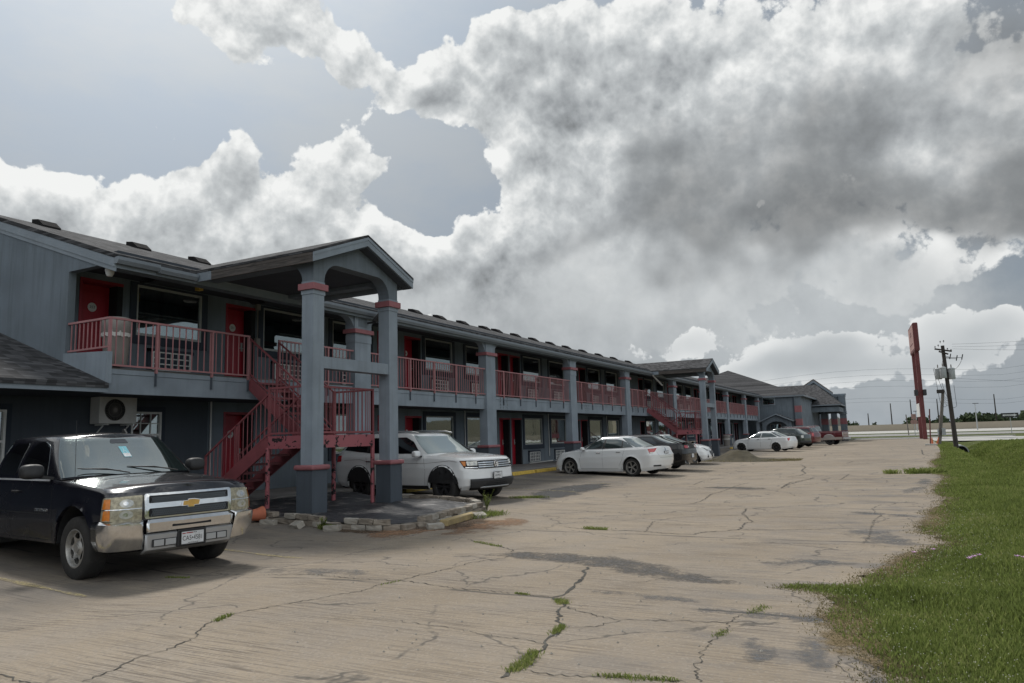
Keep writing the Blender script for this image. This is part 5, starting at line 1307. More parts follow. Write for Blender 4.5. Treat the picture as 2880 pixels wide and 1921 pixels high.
# tailgate bed: dark cavity
mb = MB(); mb.box(-4.66,-2.80,-0.78,0.78,1.285,1.292); mb.build('bed_floor', MAT['dark_void'], c.root)
c.decal('side_window', rpoly([(-0.98,1.27),(-1.83,1.28),(-1.83,1.58),(-1.72,1.745),(-1.50,1.76),(-1.28,1.70),(-1.08,1.48)],0.06), 90, 'tinted_glass', both=True, side='x')
c.decal('quarter_window', rpoly([(-1.97,1.29),(-2.52,1.31),(-2.52,1.60),(-2.43,1.74),(-1.97,1.745)],0.07), 90, 'tinted_glass', both=True, side='x')
c.seam([(-0.66,0.46),(-0.62,0.8),(-0.70,1.22)]); c.seam([(-1.90,0.47),(-1.90,1.25),(-1.90,1.76)]); c.seam([(-0.66,0.46),(-2.68,0.46)]); c.seam([(-2.68,0.46),(-2.68,1.25)], wd=0.012)
c.seam([(0.0-0.7,0.80),(-2.68,0.80)], wd=0.012, mat='black_plastic', name='rub_line')
c.seam([(-0.85,1.235),(-2.55,1.245)], wd=0.03, mat='silver_plastic', name='belt_moulding')
c.handle([(-1.74,1.08)], 'black_plastic')
c.mirror(-0.86, 1.17, 1.36, (0.20,0.30,0.21), MAT['black_plastic'])
c.wheels('rim_silver', 'steel', 0.25, 0.235, 6)
# hood edges
c.seam([(0.86,0.62),(0.4,0.66),(-0.2,0.70),(-0.42,0.74)][::-1], ang=90, both=False) if False else None
# grille, lamps, bumper
def frontpoly(y0, y1, z0, z1, r=0.02): return rrect(y0, y1, z0, z1, r)
c.decal('grille_surround', frontpoly(-0.60,0.60,0.755,1.055,0.03), 0, 'chrome', off=0.035, rim=0.05)
c.decal('grille_mesh', frontpoly(-0.545,0.545,0.94,1.025,0.015), 0, 'dark_void', off=0.043, rim=0.0)
c.decal('grille_mesh', frontpoly(-0.545,0.545,0.775,0.875,0.015), 0, 'dark_void', off=0.043, rim=0.0)
mb = MB()      # diamond wire of the grille
for z0, z1 in ((0.945,1.02),(0.785,0.868)):
    for k in range(44):
        for dirn in (1,-1):
            y0 = -0.53+k*0.0245; y1 = y0+dirn*0.04
            if abs(y1) > 0.53: continue
            pts = []
            for t in (0,1):
                h = c.cast(y0+(y1-y0)*t, z0+(z1-z0)*t, 0); pts.append(h[0]+Vector((0.047,0,0)) if h else None)
            if all(pts): mb.bar(pts[0], pts[1], 0.003, 0.003, up=(1,0,0))
mb.build('grille_wire', MAT['gutter_metal'], c.root, recalc=False)
def bowtie(sc, y=0, z=0): 
    p = [(-1,-0.32),(-0.36,-0.32),(-0.36,-0.5),(0.30,-0.5),(0.36,-0.32),(0.90,-0.32),(1.06,0.32),(0.36,0.32),(0.36,0.5),(-0.30,0.5),(-0.36,0.32),(-0.90,0.32)]
    return [(y+a*sc, z+b*sc*0.78) for a, b in p]
c.decal('emblem_rim', bowtie(0.135,0,0.905), 0, 'chrome', off=0.050, rim=0.012); c.decal('emblem', bowtie(0.112,0,0.905), 0, 'gold', off=0.056, rim=0.006)
q = 0.222
c.patch('headlight', (0.78,0.80), rpoly([(-q,0.745),(-q,1.05),(q*0.9,1.03),(q,0.755)],0.02), 32, 'lamp_yellowed', off=0.010, both=True, rim=0.02)
for z0, z1 in ((0.765,0.885),(0.90,1.02)):
    c.patch('indicator', (0.78,0.80), rpoly([(q*0.52,z0),(q*0.52,z1),(q*0.82,z1-0.005),(q*0.88,z0)],0.01), 32, 'lamp_amber', off=0.014, both=True, rim=0.003)
    c.patch('lamp_bowl', (0.78,0.80), [(-0.055+0.075*math.cos(t*0.3927),(z0+z1)/2+0.05*math.sin(t*0.3927)) for t in range(16)], 32, 'lamp_clear', off=0.014, both=True, rim=0.003)
    c.patch('lamp_reflector', (0.78,0.80), [(-0.045+0.03*math.cos(t*0.7854),(z0+z1)/2+0.025*math.sin(t*0.7854)) for t in range(8)], 32, 'chrome', off=0.018, both=True, rim=0.003)
c.patch('lamp_divider', (0.78,0.80), [(-q*0.97,0.887),(-q*0.97,0.896),(q*0.95,0.894),(q*0.95,0.885)], 32, 'chrome', off=0.017, both=True, rim=0.003)
# chrome bumper: rounded ends, centre bar, satin lower valance
ends = [(0.37,0.86,0.90,0.30,3.2),(0.40,0.93,0.97,0.30,3.4),(0.52,0.985,1.02,0.30,3.6),(0.66,1.0,1.03,0.30,3.8),(0.715,1.0,1.03,0.30,3.8),(0.742,0.96,1.0,0.30,3.6),(0.745,0.88,0.93,0.3,3.4)]
c.band('bumper_end', ends, 'chrome', y0=0.62, xend=0.52)
ctr = [(0.575,0.96,1.0,0.30,3.6),(0.60,1.0,1.02,0.30,3.8),(0.70,1.005,1.03,0.30,3.8),(0.735,0.975,1.0,0.30,3.6),(0.742,0.88,0.95,0.3,3.4)]
c.band('bumper_bar', ctr, 'chrome', y1=0.62)
low = [(0.33,0.88,0.98,0.30,3.6),(0.38,0.965,0.98,0.30,3.6),(0.55,0.995,1.0,0.30,3.6),(0.568,0.975,1.0,0.3,3.6)]
c.band('bumper_valance', low, 'silver_plastic', y1=0.63)
mb = MB(); mb.box(1.003,1.012,-0.27,0.27,0.635,0.665); mb.build('bumper_slot', MAT['dark_void'], c.root)
for sg in (1,-1):
    mb = MB(); mb.box(0.985,0.999,sg*0.20,sg*0.52,0.405,0.50); fg = mb.build('fog_recess', MAT['black_plastic'], c.root, bevel=0.01)
    mb = MB(); mb.box(1.0,1.004,sg*0.37,sg*0.50,0.415,0.49); mb.box(1.0,1.004,sg*0.21,sg*0.35,0.415,0.49); mb.build('fog_insert', MAT['silver_plastic'], fg, bevel=0.004)
mb = MB(); mb.box(0.98,1.016,-0.20,0.20,0.37,0.58); mb.build('plate_bracket', MAT['black_plastic'], c.root, bevel=0.01)
pl = c.plate(1.024, 0.475, 'CA5\u20224581', size=0.082)
mb = MB(); 
for k in range(3): mb.box(1.031,1.0325,-0.145+0.0*k,-0.10,0.527-0.001*k,0.537)
mb.box(1.031,1.0325,-0.09,0.0,0.527,0.540); mb.build('plate_star_panel', MAT['lamp_red'], pl)
# badge lettering on the doors
for sg in (1,-1):
    h = c.cast(0.93, 0.845, 90)
    M = Matrix.Translation((-0.93, sg*(h[0].y+0.003), 0.845)) @ (Matrix.Rotation(R(180), 4, 'Z') if sg > 0 else Matrix.Identity(4)) @ Matrix.Rotation(R(90), 4, 'X')
    text_obj('name_badge', 'SILVERADO', 0.062, MAT['chrome'], M, c.root, extrude=0.003, xs=1.15)
# wipers, aerials, roof fin, hang tag
for y0, y1 in ((0.55,-0.05),(-0.15,-0.72)):
    mb = MB(); mb.tube([(-0.30,y0,1.30),(-0.40,(y0+y1)/2,1.365),(-0.47,y1,1.375)], 0.009); mb.tube([(-0.36,y0-0.1,1.335),(-0.48,y1-0.05,1.385)], 0.006); mb.build('wiper', MAT['black_plastic'], c.root)
mb = MB(); mb.rod((-0.33,-0.86,1.22),(-0.36,-0.86,2.02),0.003,6); mb.rod((-0.33,-0.86,1.21),(-0.33,-0.86,1.25),0.012); mb.build('aerial', MAT['black_plastic'], c.root)
mb = MB(); mb.prism([(-1.25,1.865),(-1.38,1.87),(-1.36,1.93),(-1.32,1.93)], 'y', 0.26, 0.285); mb.build('roof_fin', MAT['black_plastic'], c.root)
pg_ = c.decal('parking_placard', rrect(-0.05,0.06,1.50,1.655,0.008), 0, 'placard', off=0.015, rim=0.0)[0]
c.decal('placard_panel', rrect(-0.045,0.055,1.505,1.555,0.004), 0, 'plate_white', off=0.017, rim=0.0, parent=pg_)
wx = lambda z: c.cast(0.005, z, 0)[0].x+0.022
mb = MB(); mb.tube([(wx(1.585+0.024*math.sin(t*0.6)),0.005+0.024*math.cos(t*0.6),1.585+0.024*math.sin(t*0.6)) for t in range(-7,3)],0.003,5); mb.tube([(wx(z),y,z) for y,z in ((0.0,1.635),(0.0,1.60),(0.022,1.60),(0.03,1.575))],0.0035,5); mb.rod((wx(1.645),-0.002,1.645),(wx(1.65),-0.002,1.65),0.005); mb.build('placard_symbol', MAT['plate_white'], pg_)
c.decal('mirror_inside', rpoly([(-0.13,1.705),(0.13,1.705),(0.11,1.765),(-0.11,1.765)],0.02), 0, 'soffit', off=0.014, rim=0.0)
mb = MB(); mb.box(-2.6,-0.75,-0.68,0.68,1.2,1.32); mb.box(-0.75,-0.5,-0.75,0.75,1.18,1.30); mb.box(-1.75,-1.6,0.2,0.62,1.2,1.72); mb.box(-1.75,-1.6,-0.62,-0.2,1.2,1.72); mb.build('interior', MAT['black_plastic'], c.root)

# ======== the white SUV ========
suv = dict(name='suv', paint='paint_white', wb=2.98, rw=0.385, ra=0.45, track=1.68, flare=0.045, adz=0.03, sharp=30,
  zb=([0.90,0.55,-3.3,-4.1],[0.34,0.30,0.30,0.40]), zt=([0.88,0.72,0.2,-0.45,-1.0,-3.2,-3.9,-4.12],[0.98,1.04,1.09,1.13,1.15,1.19,1.20,1.12]),
  zc=([0.88,0.75,0.2,-0.35,-0.6,-4.12],[0.98,1.06,1.14,1.19,1.20,1.2]), cap_p=2.6,
  body=[(0,0.80,-4.02,0.90,0.45,0.35,2.8,3.2),(0.12,0.88,-4.10,0.95,0.45,0.35,2.8,3.2),(0.34,0.90,-4.13,0.975,0.45,0.35,2.8,3.2),(0.62,0.88,-4.13,0.985,0.48,0.35,2.8,3.2),(0.72,0.87,-4.12,0.975,0.48,0.35,2.7,3.2),(0.92,0.86,-4.10,0.955,0.5,0.35,2.6,3.2),(1.0,0.83,-4.07,0.92,0.52,0.35,2.4,3.2)],
  cabin=dict(base=(-0.26,-4.05,0.90,0.42,0.25,2.7,3), top=(-1.08,-3.72,0.68,0.28,0.22,2.8,3), zbase=([-0.2,-0.8,-4.1],[1.17,1.13,1.15]), zroof=([-1.0,-1.7,-3.0,-3.9],[1.62,1.72,1.72,1.65]), crown=0.035, bow=0.02, ws=(12,0.05,0.88), rg=(11,0.25,0.85)))
c = Car(suv, 'white midsize SUV with roof rails parked nose-out beyond the stair landing posts', 'SUV', (-9.85,16.15), -8.8, 0.05)
c.decal('side_window', rpoly([(-0.82,1.18),(-1.78,1.19),(-1.80,1.60),(-1.45,1.60),(-1.15,1.48)],0.03), 90, 'tinted_glass', both=True, side='x')
c.decal('side_window', rpoly([(-1.84,1.19),(-2.72,1.21),(-2.72,1.60),(-1.86,1.61)],0.03), 90, 'tinted_glass', both=True, side='x')
c.decal('quarter_window', rpoly([(-2.80,1.22),(-3.70,1.30),(-3.55,1.52),(-3.35,1.59),(-2.80,1.60)],0.03), 90, 'tinted_glass', both=True, side='x')
c.decal('window_pillar', [(-1.77,1.19),(-1.85,1.19),(-1.87,1.60),(-1.79,1.60)], 90, 'black_plastic', both=True, side='x', off=0.008); c.decal('window_pillar', [(-2.71,1.21),(-2.81,1.22),(-2.81,1.60),(-2.71,1.60)], 90, 'black_plastic', both=True, side='x', off=0.008)
c.seam([(-0.62,0.36),(-0.58,0.75),(-0.66,1.12)]); c.seam([(-1.82,0.36),(-1.82,1.18)]); c.seam([(-2.55,0.5),(-2.66,0.8),(-2.78,1.2)]); c.seam([(-0.62,0.38),(-2.45,0.38)])
c.seam([(0.45,0.97),(0.2,1.0),(-0.6,0.94),(-2.5,0.96),(-3.0,1.05),(-3.6,1.03)], wd=0.012, mat='paint_silver', name='shoulder_line')
c.handle([(-1.66,0.98),(-2.62,1.0)], 'chrome'); c.mirror(-0.78, 1.08, 1.18, (0.16,0.24,0.17))
c.wheels('rim_black', 'twin', 0.26, 0.235, 6)
for x in (0.0,-2.98): c.decal('arch_trim', [(x+0.449*math.cos(R(t)),0.415+0.449*math.sin(R(t))) for t in range(4,177,8)]+[(x+0.49*math.cos(R(t)),0.415+0.49*math.sin(R(t))) for t in range(174,5,-8)], 90, 'black_plastic', off=0.006, both=True, side='x', maxe=0.12, rim=0.02)
c.decal('sill_trim', [(-0.50,0.31),(-2.48,0.31),(-2.48,0.40),(-0.50,0.40)], 90, 'black_plastic', both=True, side='x', off=0.008)
c.decal('grille', frontpoly(-0.60,0.60,0.795,0.985,0.03), 0, 'black_plastic', off=0.010)
for z in (0.825,0.875,0.925): c.decal('grille_bar', frontpoly(-0.60,0.60,z,z+0.024,0.006), 0, 'chrome', off=0.022, rim=0.01)
c.decal('emblem', [(0.082*math.cos(R(t)),0.89+0.082*math.sin(R(t))) for t in range(0,360,15)], 0, 'black_plastic', off=0.030, rim=0.02)
mb = MB(); h = c.cast(0,0.89,0)[0].x+0.034
mb.tube([(h,0.078*math.cos(R(t)),0.89+0.078*math.sin(R(t))) for t in range(0,361,15)],0.0065,6)
for a_, b_ in (((-0.035,0.062),(-0.012,0.010)),((0.035,0.062),(0.012,0.010)),((-0.012,0.010),(-0.0,0.030)),((0.012,0.010),(0.0,0.030)),((-0.062,0.038),(-0.028,-0.055)),((0.062,0.038),(0.028,-0.055)),((-0.028,-0.055),(0.0,0.0)),((0.028,-0.055),(0.0,0.0))): mb.rod((h,a_[0],0.89+a_[1]),(h,b_[0],0.89+b_[1]),0.006,6)
mb.build('emblem_letters', MAT['chrome'], c.root)
c.patch('headlight', (0.68,0.76), rpoly([(-0.20,0.79),(-0.20,0.985),(0.24,1.0),(0.15,0.82)],0.02), 30, 'dark_void', both=True, off=0.010)
c.patch('lamp_lens', (0.68,0.76), rpoly([(-0.185,0.875),(-0.185,0.97),(0.10,0.98),(0.08,0.875)],0.02), 30, 'lamp_clear', both=True, off=0.014)
c.patch('indicator', (0.68,0.76), rpoly([(0.12,0.865),(0.11,0.975),(0.215,0.985),(0.165,0.875)],0.01), 30, 'lamp_amber', both=True, off=0.014)
c.patch('lamp_strip', (0.68,0.76), rpoly([(-0.185,0.815),(-0.185,0.835),(0.13,0.845),(0.12,0.825)],0.004), 30, 'chrome', both=True, off=0.016)
c.band('bumper_lower', [(0.30,0.80,0.90,0.45,2.8),(0.36,0.89,0.955,0.45,2.8),(0.50,0.925,0.985,0.46,2.8),(0.56,0.92,0.98,0.46,2.8)], 'black_plastic', y1=0.86)
c.decal('bumper_corner', rpoly([(0.42,0.40),(0.42,0.66),(0.84,0.62),(0.80,0.38)],0.03), 8, 'black_plastic', off=0.012, both=True) if False else None
c.band('skid_trim', [(0.335,0.90,0.80,0.42,2.6),(0.365,0.925,0.82,0.42,2.6)], 'silver_plastic', y1=0.6)
for z in (0.40,0.44,0.48): c.band('intake_bar', [(z,0.925,0.72,0.36,2.8),(z+0.012,0.93,0.72,0.36,2.8)], 'dark_void', y1=0.5)
c.plate(0.945, 0.62, 'PLV9952', size=0.07)
for sg in (1,-1):
    mb = MB(); mb.tube([(-1.1,sg*0.64,1.70),(-1.35,sg*0.66,1.745),(-2.2,sg*0.67,1.77),(-3.2,sg*0.66,1.76),(-3.5,sg*0.64,1.71)],0.018,8); mb.build('roof_rail', MAT['silver_plastic'], c.root, smooth=True)
mb = MB(); mb.box(-2.9,-1.35,-0.42,0.42,1.765,1.775); mb.build('sunroof', MAT['tinted_glass'], c.root)
c.decal('tail_light', rpoly([(-3.72,1.00),(-3.72,1.16),(-4.05,1.16),(-4.0,0.98)],0.02), 90, 'lamp_red', both=True, side='x')

# ======== the white saloon ========
sal = dict(name='sedan', paint='paint_white', wb=2.685, rw=0.32, ra=0.375, track=1.55, flare=0.03, adz=0.02, sharp=30,
  zb=([0.90,0.6,-3.0,-3.68],[0.20,0.17,0.17,0.26]), zt=([0.88,0.7,0.2,-0.4,-0.8,-2.4,-3.2,-3.55,-3.68],[0.66,0.76,0.89,0.955,0.965,1.0,1.02,1.03,1.0]),
  zc=([0.88,0.7,0.2,-0.4,-2.8,-3.3,-3.55,-3.68],[0.66,0.80,0.95,1.03,1.06,1.07,1.065,1.02]), cap_p=2.4,
  body=[(0,0.80,-3.58,0.82,0.42,0.35,2.4,2.8),(0.15,0.88,-3.66,0.87,0.45,0.38,2.5,2.8),(0.4,0.91,-3.70,0.895,0.5,0.4,2.5,2.8),(0.66,0.88,-3.70,0.90,0.52,0.4,2.4,2.8),(0.75,0.86,-3.66,0.885,0.52,0.4,2.4,2.7),(0.93,0.82,-3.62,0.86,0.55,0.38,2.3,2.6),(1.0,0.76,-3.58,0.82,0.58,0.36,2.2,2.6)],
  cabin=dict(base=(-0.10,-3.18,0.82,0.55,0.40,2.3,2.4), top=(-1.05,-2.35,0.58,0.32,0.28,2.6,2.6), zbase=([-0.1,-0.7,-2.6,-3.2],[0.99,0.955,1.0,1.05]), zroof=([-0.95,-1.4,-2.0,-2.5],[1.36,1.43,1.43,1.36]), crown=0.045, bow=0.03, ws=(13,0.05,0.90), rg=(12,0.06,0.86)))
def saloon_common(c, win, handles, plate_txt=None):
    pass
c = Car(sal, 'white sedan with bright alloy wheels parked nose-in right of the white SUV', 'sedan', (-11.38,27.30), 170.2, 0.05)
c.decal('side_window', rpoly([(-0.72,1.00),(-1.42,1.01),(-1.50,1.34),(-1.32,1.345),(-1.02,1.23)],0.02), 90, 'car_glass', both=True, side='x')
c.decal('side_window', rpoly([(-1.50,1.01),(-2.26,1.03),(-2.24,1.30),(-2.0,1.345),(-1.58,1.35)],0.02), 90, 'car_glass', both=True, side='x')
c.decal('quarter_window', rpoly([(-2.30,1.03),(-2.74,1.05),(-2.50,1.20),(-2.28,1.285)],0.015), 90, 'car_glass', both=True, side='x')
for q in ([(-1.43,1.0),(-1.50,1.0),(-1.57,1.35),(-1.50,1.35)],[(-2.26,1.03),(-2.30,1.03),(-2.28,1.29),(-2.24,1.30)]): c.decal('window_pillar', q, 90, 'black_plastic', both=True, side='x', off=0.008)
c.seam([(-0.62,0.99),(-1.45,1.0),(-2.78,1.045)], wd=0.012, mat='chrome', name='window_chrome')
c.seam([(-0.50,0.27),(-0.46,0.6),(-0.56,0.96)]); c.seam([(-1.47,0.27),(-1.46,1.0)]); c.seam([(-2.16,0.36),(-2.30,0.6),(-2.40,1.0)]); c.seam([(-0.50,0.27),(-2.12,0.27)])
c.handle([(-1.30,0.86),(-2.16,0.88)], 'chrome'); c.mirror(-0.66, 0.98, 1.02, (0.13,0.20,0.13))
c.wheels('rim_silver', 'twin', 0.225, 0.225, 5)
c.patch('tail_light', (-3.46,0.72), rpoly([(-0.13,0.80),(-0.17,0.97),(0.20,1.0),(0.08,0.88)][::-1],0.02), 145, 'lamp_red', both=True, off=0.008)
c.patch('reverse_lamp', (-3.46,0.72), rpoly([(-0.12,0.80),(-0.13,0.85),(0.0,0.86),(0.0,0.83)],0.01), 145, 'lamp_clear', both=True, off=0.012)
c.decal('badge', [(0.05*math.cos(t*0.785),0.95+0.05*math.sin(t*0.785)) for t in range(8)], 180, 'chrome', off=0.008)
c.decal('bumper_trim', rrect(0.42,0.78,0.35,0.40,0.02), 180, 'black_plastic', both=True, off=0.006)
c.seam([(-0.62,0.98),(-0.60,0.80),(-0.50,0.66),(0.50,0.66),(0.60,0.80),(0.62,0.98)], ang=180, both=False, side='y')
h = c.cast(0,0.80,180); c.plate(h[0].x-0.008, 0.80, 'GZM2231', True, size=0.07)
c.patch('headlight', (0.66,0.66), rpoly([(-0.16,0.62),(-0.14,0.70),(0.20,0.80),(0.18,0.70)],0.02), 40, 'lamp_clear', both=True, off=0.008)
mb = MB(); mb.rod((-2.35,0,1.46),(-2.50,0,1.62),0.004); mb.build('aerial', MAT['black_plastic'], c.root)
mb = MB(); 
for x, z1 in ((-1.45,1.18),(-2.35,1.12)):
    for sg in (1,-1): mb.box(x-0.06,x+0.06,sg*0.16,sg*0.60,0.98,z1)
mb.build('seat', MAT['curtain'], c.root, bevel=0.04)

# ======== the black muscle sedan ========
bs_ = dict(sal); bs_.update(name='sedan', paint='paint_charger', wb=3.05, rw=0.35, ra=0.40, track=1.60,
  zb=([0.90,0.6,-3.3,-4.05],[0.20,0.18,0.18,0.26]), zt=([0.88,0.7,0.2,-0.4,-2.6,-3.4,-3.9,-4.05],[0.72,0.82,0.93,0.99,1.04,1.06,1.08,1.05]),
  zc=([0.88,0.7,0.2,-0.4,-3.2,-3.9,-4.05],[0.72,0.86,0.98,1.05,1.09,1.10,1.08]),
  body=[(0,0.82,-3.98,0.86,0.35,0.20,2.6,3.2),(0.2,0.88,-4.08,0.93,0.38,0.22,2.6,3.4),(0.5,0.90,-4.10,0.95,0.40,0.22,2.6,3.4),(0.75,0.88,-4.08,0.95,0.40,0.22,2.6,3.4),(0.95,0.85,-4.04,0.91,0.42,0.22,2.5,3.2),(1.0,0.80,-4.0,0.87,0.45,0.22,2.4,3.2)],
  cabin=dict(base=(-0.25,-3.70,0.86,0.50,0.40,2.3,2.4), top=(-1.15,-2.75,0.60,0.30,0.28,2.6,2.6), zbase=([-0.2,-0.7,-3.0,-3.7],[1.03,1.0,1.05,1.09]), zroof=([-1.1,-1.6,-2.2,-2.9],[1.38,1.44,1.44,1.37]), crown=0.045, bow=0.03, ws=(13,0.05,0.90), rg=(12,0.06,0.9), rgmat='tinted_glass'))
c = Car(bs_, 'black sedan with a boot spoiler parked between two white cars', 'sedan', (-11.85,30.55), 178, 0.06)
c.decal('side_window', rpoly([(-0.85,1.04),(-1.75,1.06),(-1.80,1.36),(-1.3,1.34)],0.02), 90, 'tinted_glass', both=True, side='x'); c.decal('side_window', rpoly([(-1.85,1.06),(-2.90,1.09),(-2.6,1.32),(-1.88,1.37)],0.02), 90, 'tinted_glass', both=True, side='x')
c.wheels('rim_black', 'twin', 0.24, 0.24, 5)
c.decal('tail_panel', rrect(-0.84,0.84,0.86,1.02,0.05), 180, 'black_plastic', off=0.006); c.decal('tail_light', rrect(0.45,0.80,0.885,1.0,0.04), 180, 'lamp_red', off=0.012, both=True); c.decal('reverse_lamp', rrect(0.36,0.46,0.91,0.98,0.02), 180, 'lamp_clear', off=0.016, both=True)
mb = MB(); mb.prism([(-4.10,1.13),(-3.86,1.105),(-3.86,1.12),(-4.12,1.16)], 'y', -0.78, 0.78)
for sg in (1,-1): mb.box(-4.0,-3.9,sg*0.60,sg*0.63,1.05,1.13)
mb.build('spoiler', MAT['paint_charger'], c.root, bevel=0.01)
h = c.cast(0,0.58,180); c.plate(h[0].x-0.008, 0.58, '', True)
for sg in (1,-1):
    mb = MB(); mb.rod((-3.9,sg*0.58,0.27),(-4.12,sg*0.58,0.27),0.045,12); mb.build('exhaust', MAT['chrome'], c.root)
mb = MB(); mb.rod((-3.0,0,1.45),(-3.12,0,1.60),0.004); mb.build('aerial', MAT['black_plastic'], c.root); c.mirror(-0.75, 1.02, 1.08, (0.13,0.20,0.13))

# ======== the white compact facing out ========
el = dict(sal); el.update(name='sedan', wb=2.70, rw=0.32, ra=0.375, cap_p=2.6,
  zt=([0.88,0.7,0.2,-0.4,-0.8,-2.4,-3.2,-3.5,-3.6],[0.66,0.76,0.87,0.94,0.96,1.0,1.02,1.03,1.0]), cabin=dict(sal['cabin'], base=(-0.05,-3.18,0.80,0.60,0.40,2.3,2.4), top=(-1.10,-2.40,0.58,0.32,0.28,2.6,2.6)))
c = Car(el, 'white compact car parked nose-out by the posts of the far stairs', 'sedan', (-9.19,36.3), 5, 0.06)
c.decal('side_window', rpoly([(-0.72,1.00),(-1.45,1.01),(-1.52,1.34),(-1.02,1.23)],0.02), 90, 'tinted_glass', both=True, side='x'); c.decal('side_window', rpoly([(-1.52,1.01),(-2.60,1.05),(-2.2,1.30),(-1.58,1.35)],0.02), 90, 'tinted_glass', both=True, side='x')
c.wheels('rim_silver', 'twin', 0.21, 0.21, 5); c.mirror(-0.66, 0.98, 1.02, (0.13,0.20,0.13))
c.decal('grille', rpoly([(-0.42,0.62),(0.42,0.62),(0.46,0.52),(0.30,0.36),(-0.30,0.36),(-0.46,0.52)],0.02), 0, 'black_plastic', off=0.012)
for z in (0.42,0.47,0.52,0.57): c.decal('grille_bar', rrect(-0.38,0.38,z,z+0.012,0.005), 0, 'silver_plastic', off=0.02, rim=0.005)
c.patch('headlight', (0.68,0.62), [(-0.16,0.64),(0.02,0.635),(0.24,0.80),(0.06,0.73)], 40, 'dark_void', both=True, off=0.008); c.patch('lamp_lens', (0.68,0.62), [(-0.10,0.65),(0.02,0.645),(0.12,0.72),(0.02,0.70)], 40, 'lamp_clear', both=True, off=0.014)
c.patch('fog_vent', (0.74,0.60), [(-0.02,0.30),(0.10,0.32),(0.06,0.48)], 35, 'black_plastic', both=True, off=0.008); c.plate(0.925, 0.40, '')

# ======== far row ========
c = Car(dict(sal, wb=2.615, rw=0.30, ra=0.35, cabin=dict(sal['cabin'], rgmat='tinted_glass')), 'older white sedan with black steel wheels parked nose-in beyond the far stairs', 'sedan', (-10.6,57.6), 167, 0.05)
c.decal('side_window', rpoly([(-0.72,1.00),(-1.45,1.01),(-1.52,1.34),(-1.02,1.23)],0.02), 90, 'car_glass', both=True, side='x'); c.decal('side_window', rpoly([(-1.52,1.01),(-2.70,1.05),(-2.25,1.30),(-1.58,1.35)],0.02), 90, 'car_glass', both=True, side='x')
c.wheels('rim_black', 'wide', 0.2, 0.20, 5); c.handle([(-1.30,0.88),(-2.16,0.90)], 'black_plastic'); c.mirror(-0.66, 0.96, 1.02, (0.12,0.18,0.12), MAT['black_plastic'])
c.patch('tail_light', (-3.46,0.72), rpoly([(-0.08,0.74),(-0.10,0.93),(0.16,0.98),(0.06,0.80)][::-1],0.02), 145, 'lamp_red', both=True, off=0.008)
c.seam([(-0.50,0.27),(-0.56,0.96)], wd=0.01); c.seam([(-1.47,0.27),(-1.46,1.0)], wd=0.01); c.seam([(-2.16,0.36),(-2.40,1.0)], wd=0.01)
wag = dict(suv, name='suv', rw=0.36, ra=0.43, wb=2.7, paint='paint_green', flare=0.03, zb=([0.90,0.55,-3.0,-3.8],[0.34,0.30,0.30,0.40]), zt=([0.88,0.72,0.2,-0.45,-1.0,-3.0,-3.7,-3.85],[0.85,0.92,1.0,1.05,1.07,1.12,1.12,1.05]), zc=([0.88,0.75,0.2,-0.35,-0.6,-3.85],[0.85,0.95,1.05,1.10,1.12,1.12]),
  body=[(k[0],k[1],k[2]+0.3)+tuple(k[3:]) for k in suv['body']], cabin=dict(suv['cabin'], base=(-0.22,-3.75,0.86,0.62,0.3,2.4,2.6), top=(-1.05,-3.05,0.62,0.38,0.26,2.6,2.6), zbase=([-0.2,-0.8,-3.8],[1.10,1.06,1.08]), zroof=([-1.0,-1.7,-2.6,-3.3],[1.55,1.64,1.63,1.54]), rg=(11,0.12,0.85)))
c = Car(wag, 'dark green compact SUV parked nose-in beside the older white sedan', 'SUV', (-10.5,64.2), 165, 0.05)
c.decal('side_window', rpoly([(-0.85,1.12),(-1.75,1.13),(-1.78,1.52),(-1.15,1.44)],0.02), 90, 'car_glass', both=True, side='x'); c.decal('side_window', rpoly([(-1.84,1.13),(-2.6,1.14),(-2.6,1.50),(-1.86,1.53)],0.02), 90, 'car_glass', both=True, side='x'); c.decal('quarter_window', rpoly([(-2.68,1.14),(-3.35,1.16),(-3.1,1.42),(-2.68,1.50)],0.02), 90, 'car_glass', both=True, side='x')
c.wheels('rim_silver', 'twin', 0.22, 0.22, 5); c.patch('tail_light', (-3.62,0.76), rpoly([(-0.10,0.85),(-0.10,1.05),(0.12,1.08),(0.12,0.86)],0.03), 140, 'lamp_clear', both=True, off=0.008)
c.band('bumper_lower', [(0.40,-3.84,0.93,0.35,2.8),(0.62,-3.88,0.96,0.35,2.8)], 'black_plastic', front=False)
env = dict(suv, name='suv', rw=0.38, ra=0.46, paint='paint_wine', wb=2.87)
c = Car(env, 'wine red SUV parked nose-in between the dark green SUV and the maroon pickup', 'SUV', (-10.6,70.5), 164, 0.05)
c.decal('side_window', rpoly([(-0.82,1.18),(-1.78,1.19),(-1.80,1.60),(-1.45,1.60),(-1.15,1.48)],0.03), 90, 'tinted_glass', both=True, side='x'); c.decal('side_window', rpoly([(-1.84,1.19),(-2.72,1.21),(-2.72,1.60),(-1.86,1.61)],0.03), 90, 'tinted_glass', both=True, side='x'); c.decal('quarter_window', rpoly([(-2.80,1.22),(-3.80,1.24),(-3.6,1.57),(-2.80,1.60)],0.03), 90, 'tinted_glass', both=True, side='x')
c.wheels('rim_silver', 'twin', 0.24, 0.23, 5); c.patch('tail_light', (-3.95,0.82), rpoly([(-0.07,0.92),(-0.07,1.20),(0.12,1.20),(0.12,0.92)],0.03), 140, 'lamp_red', both=True, off=0.008)
mb = MB(); 
for sg in (1,-1): mb.tube([(-1.1,sg*0.63,1.72),(-1.4,sg*0.65,1.78),(-3.4,sg*0.65,1.78),(-3.6,sg*0.63,1.72)],0.018,6)
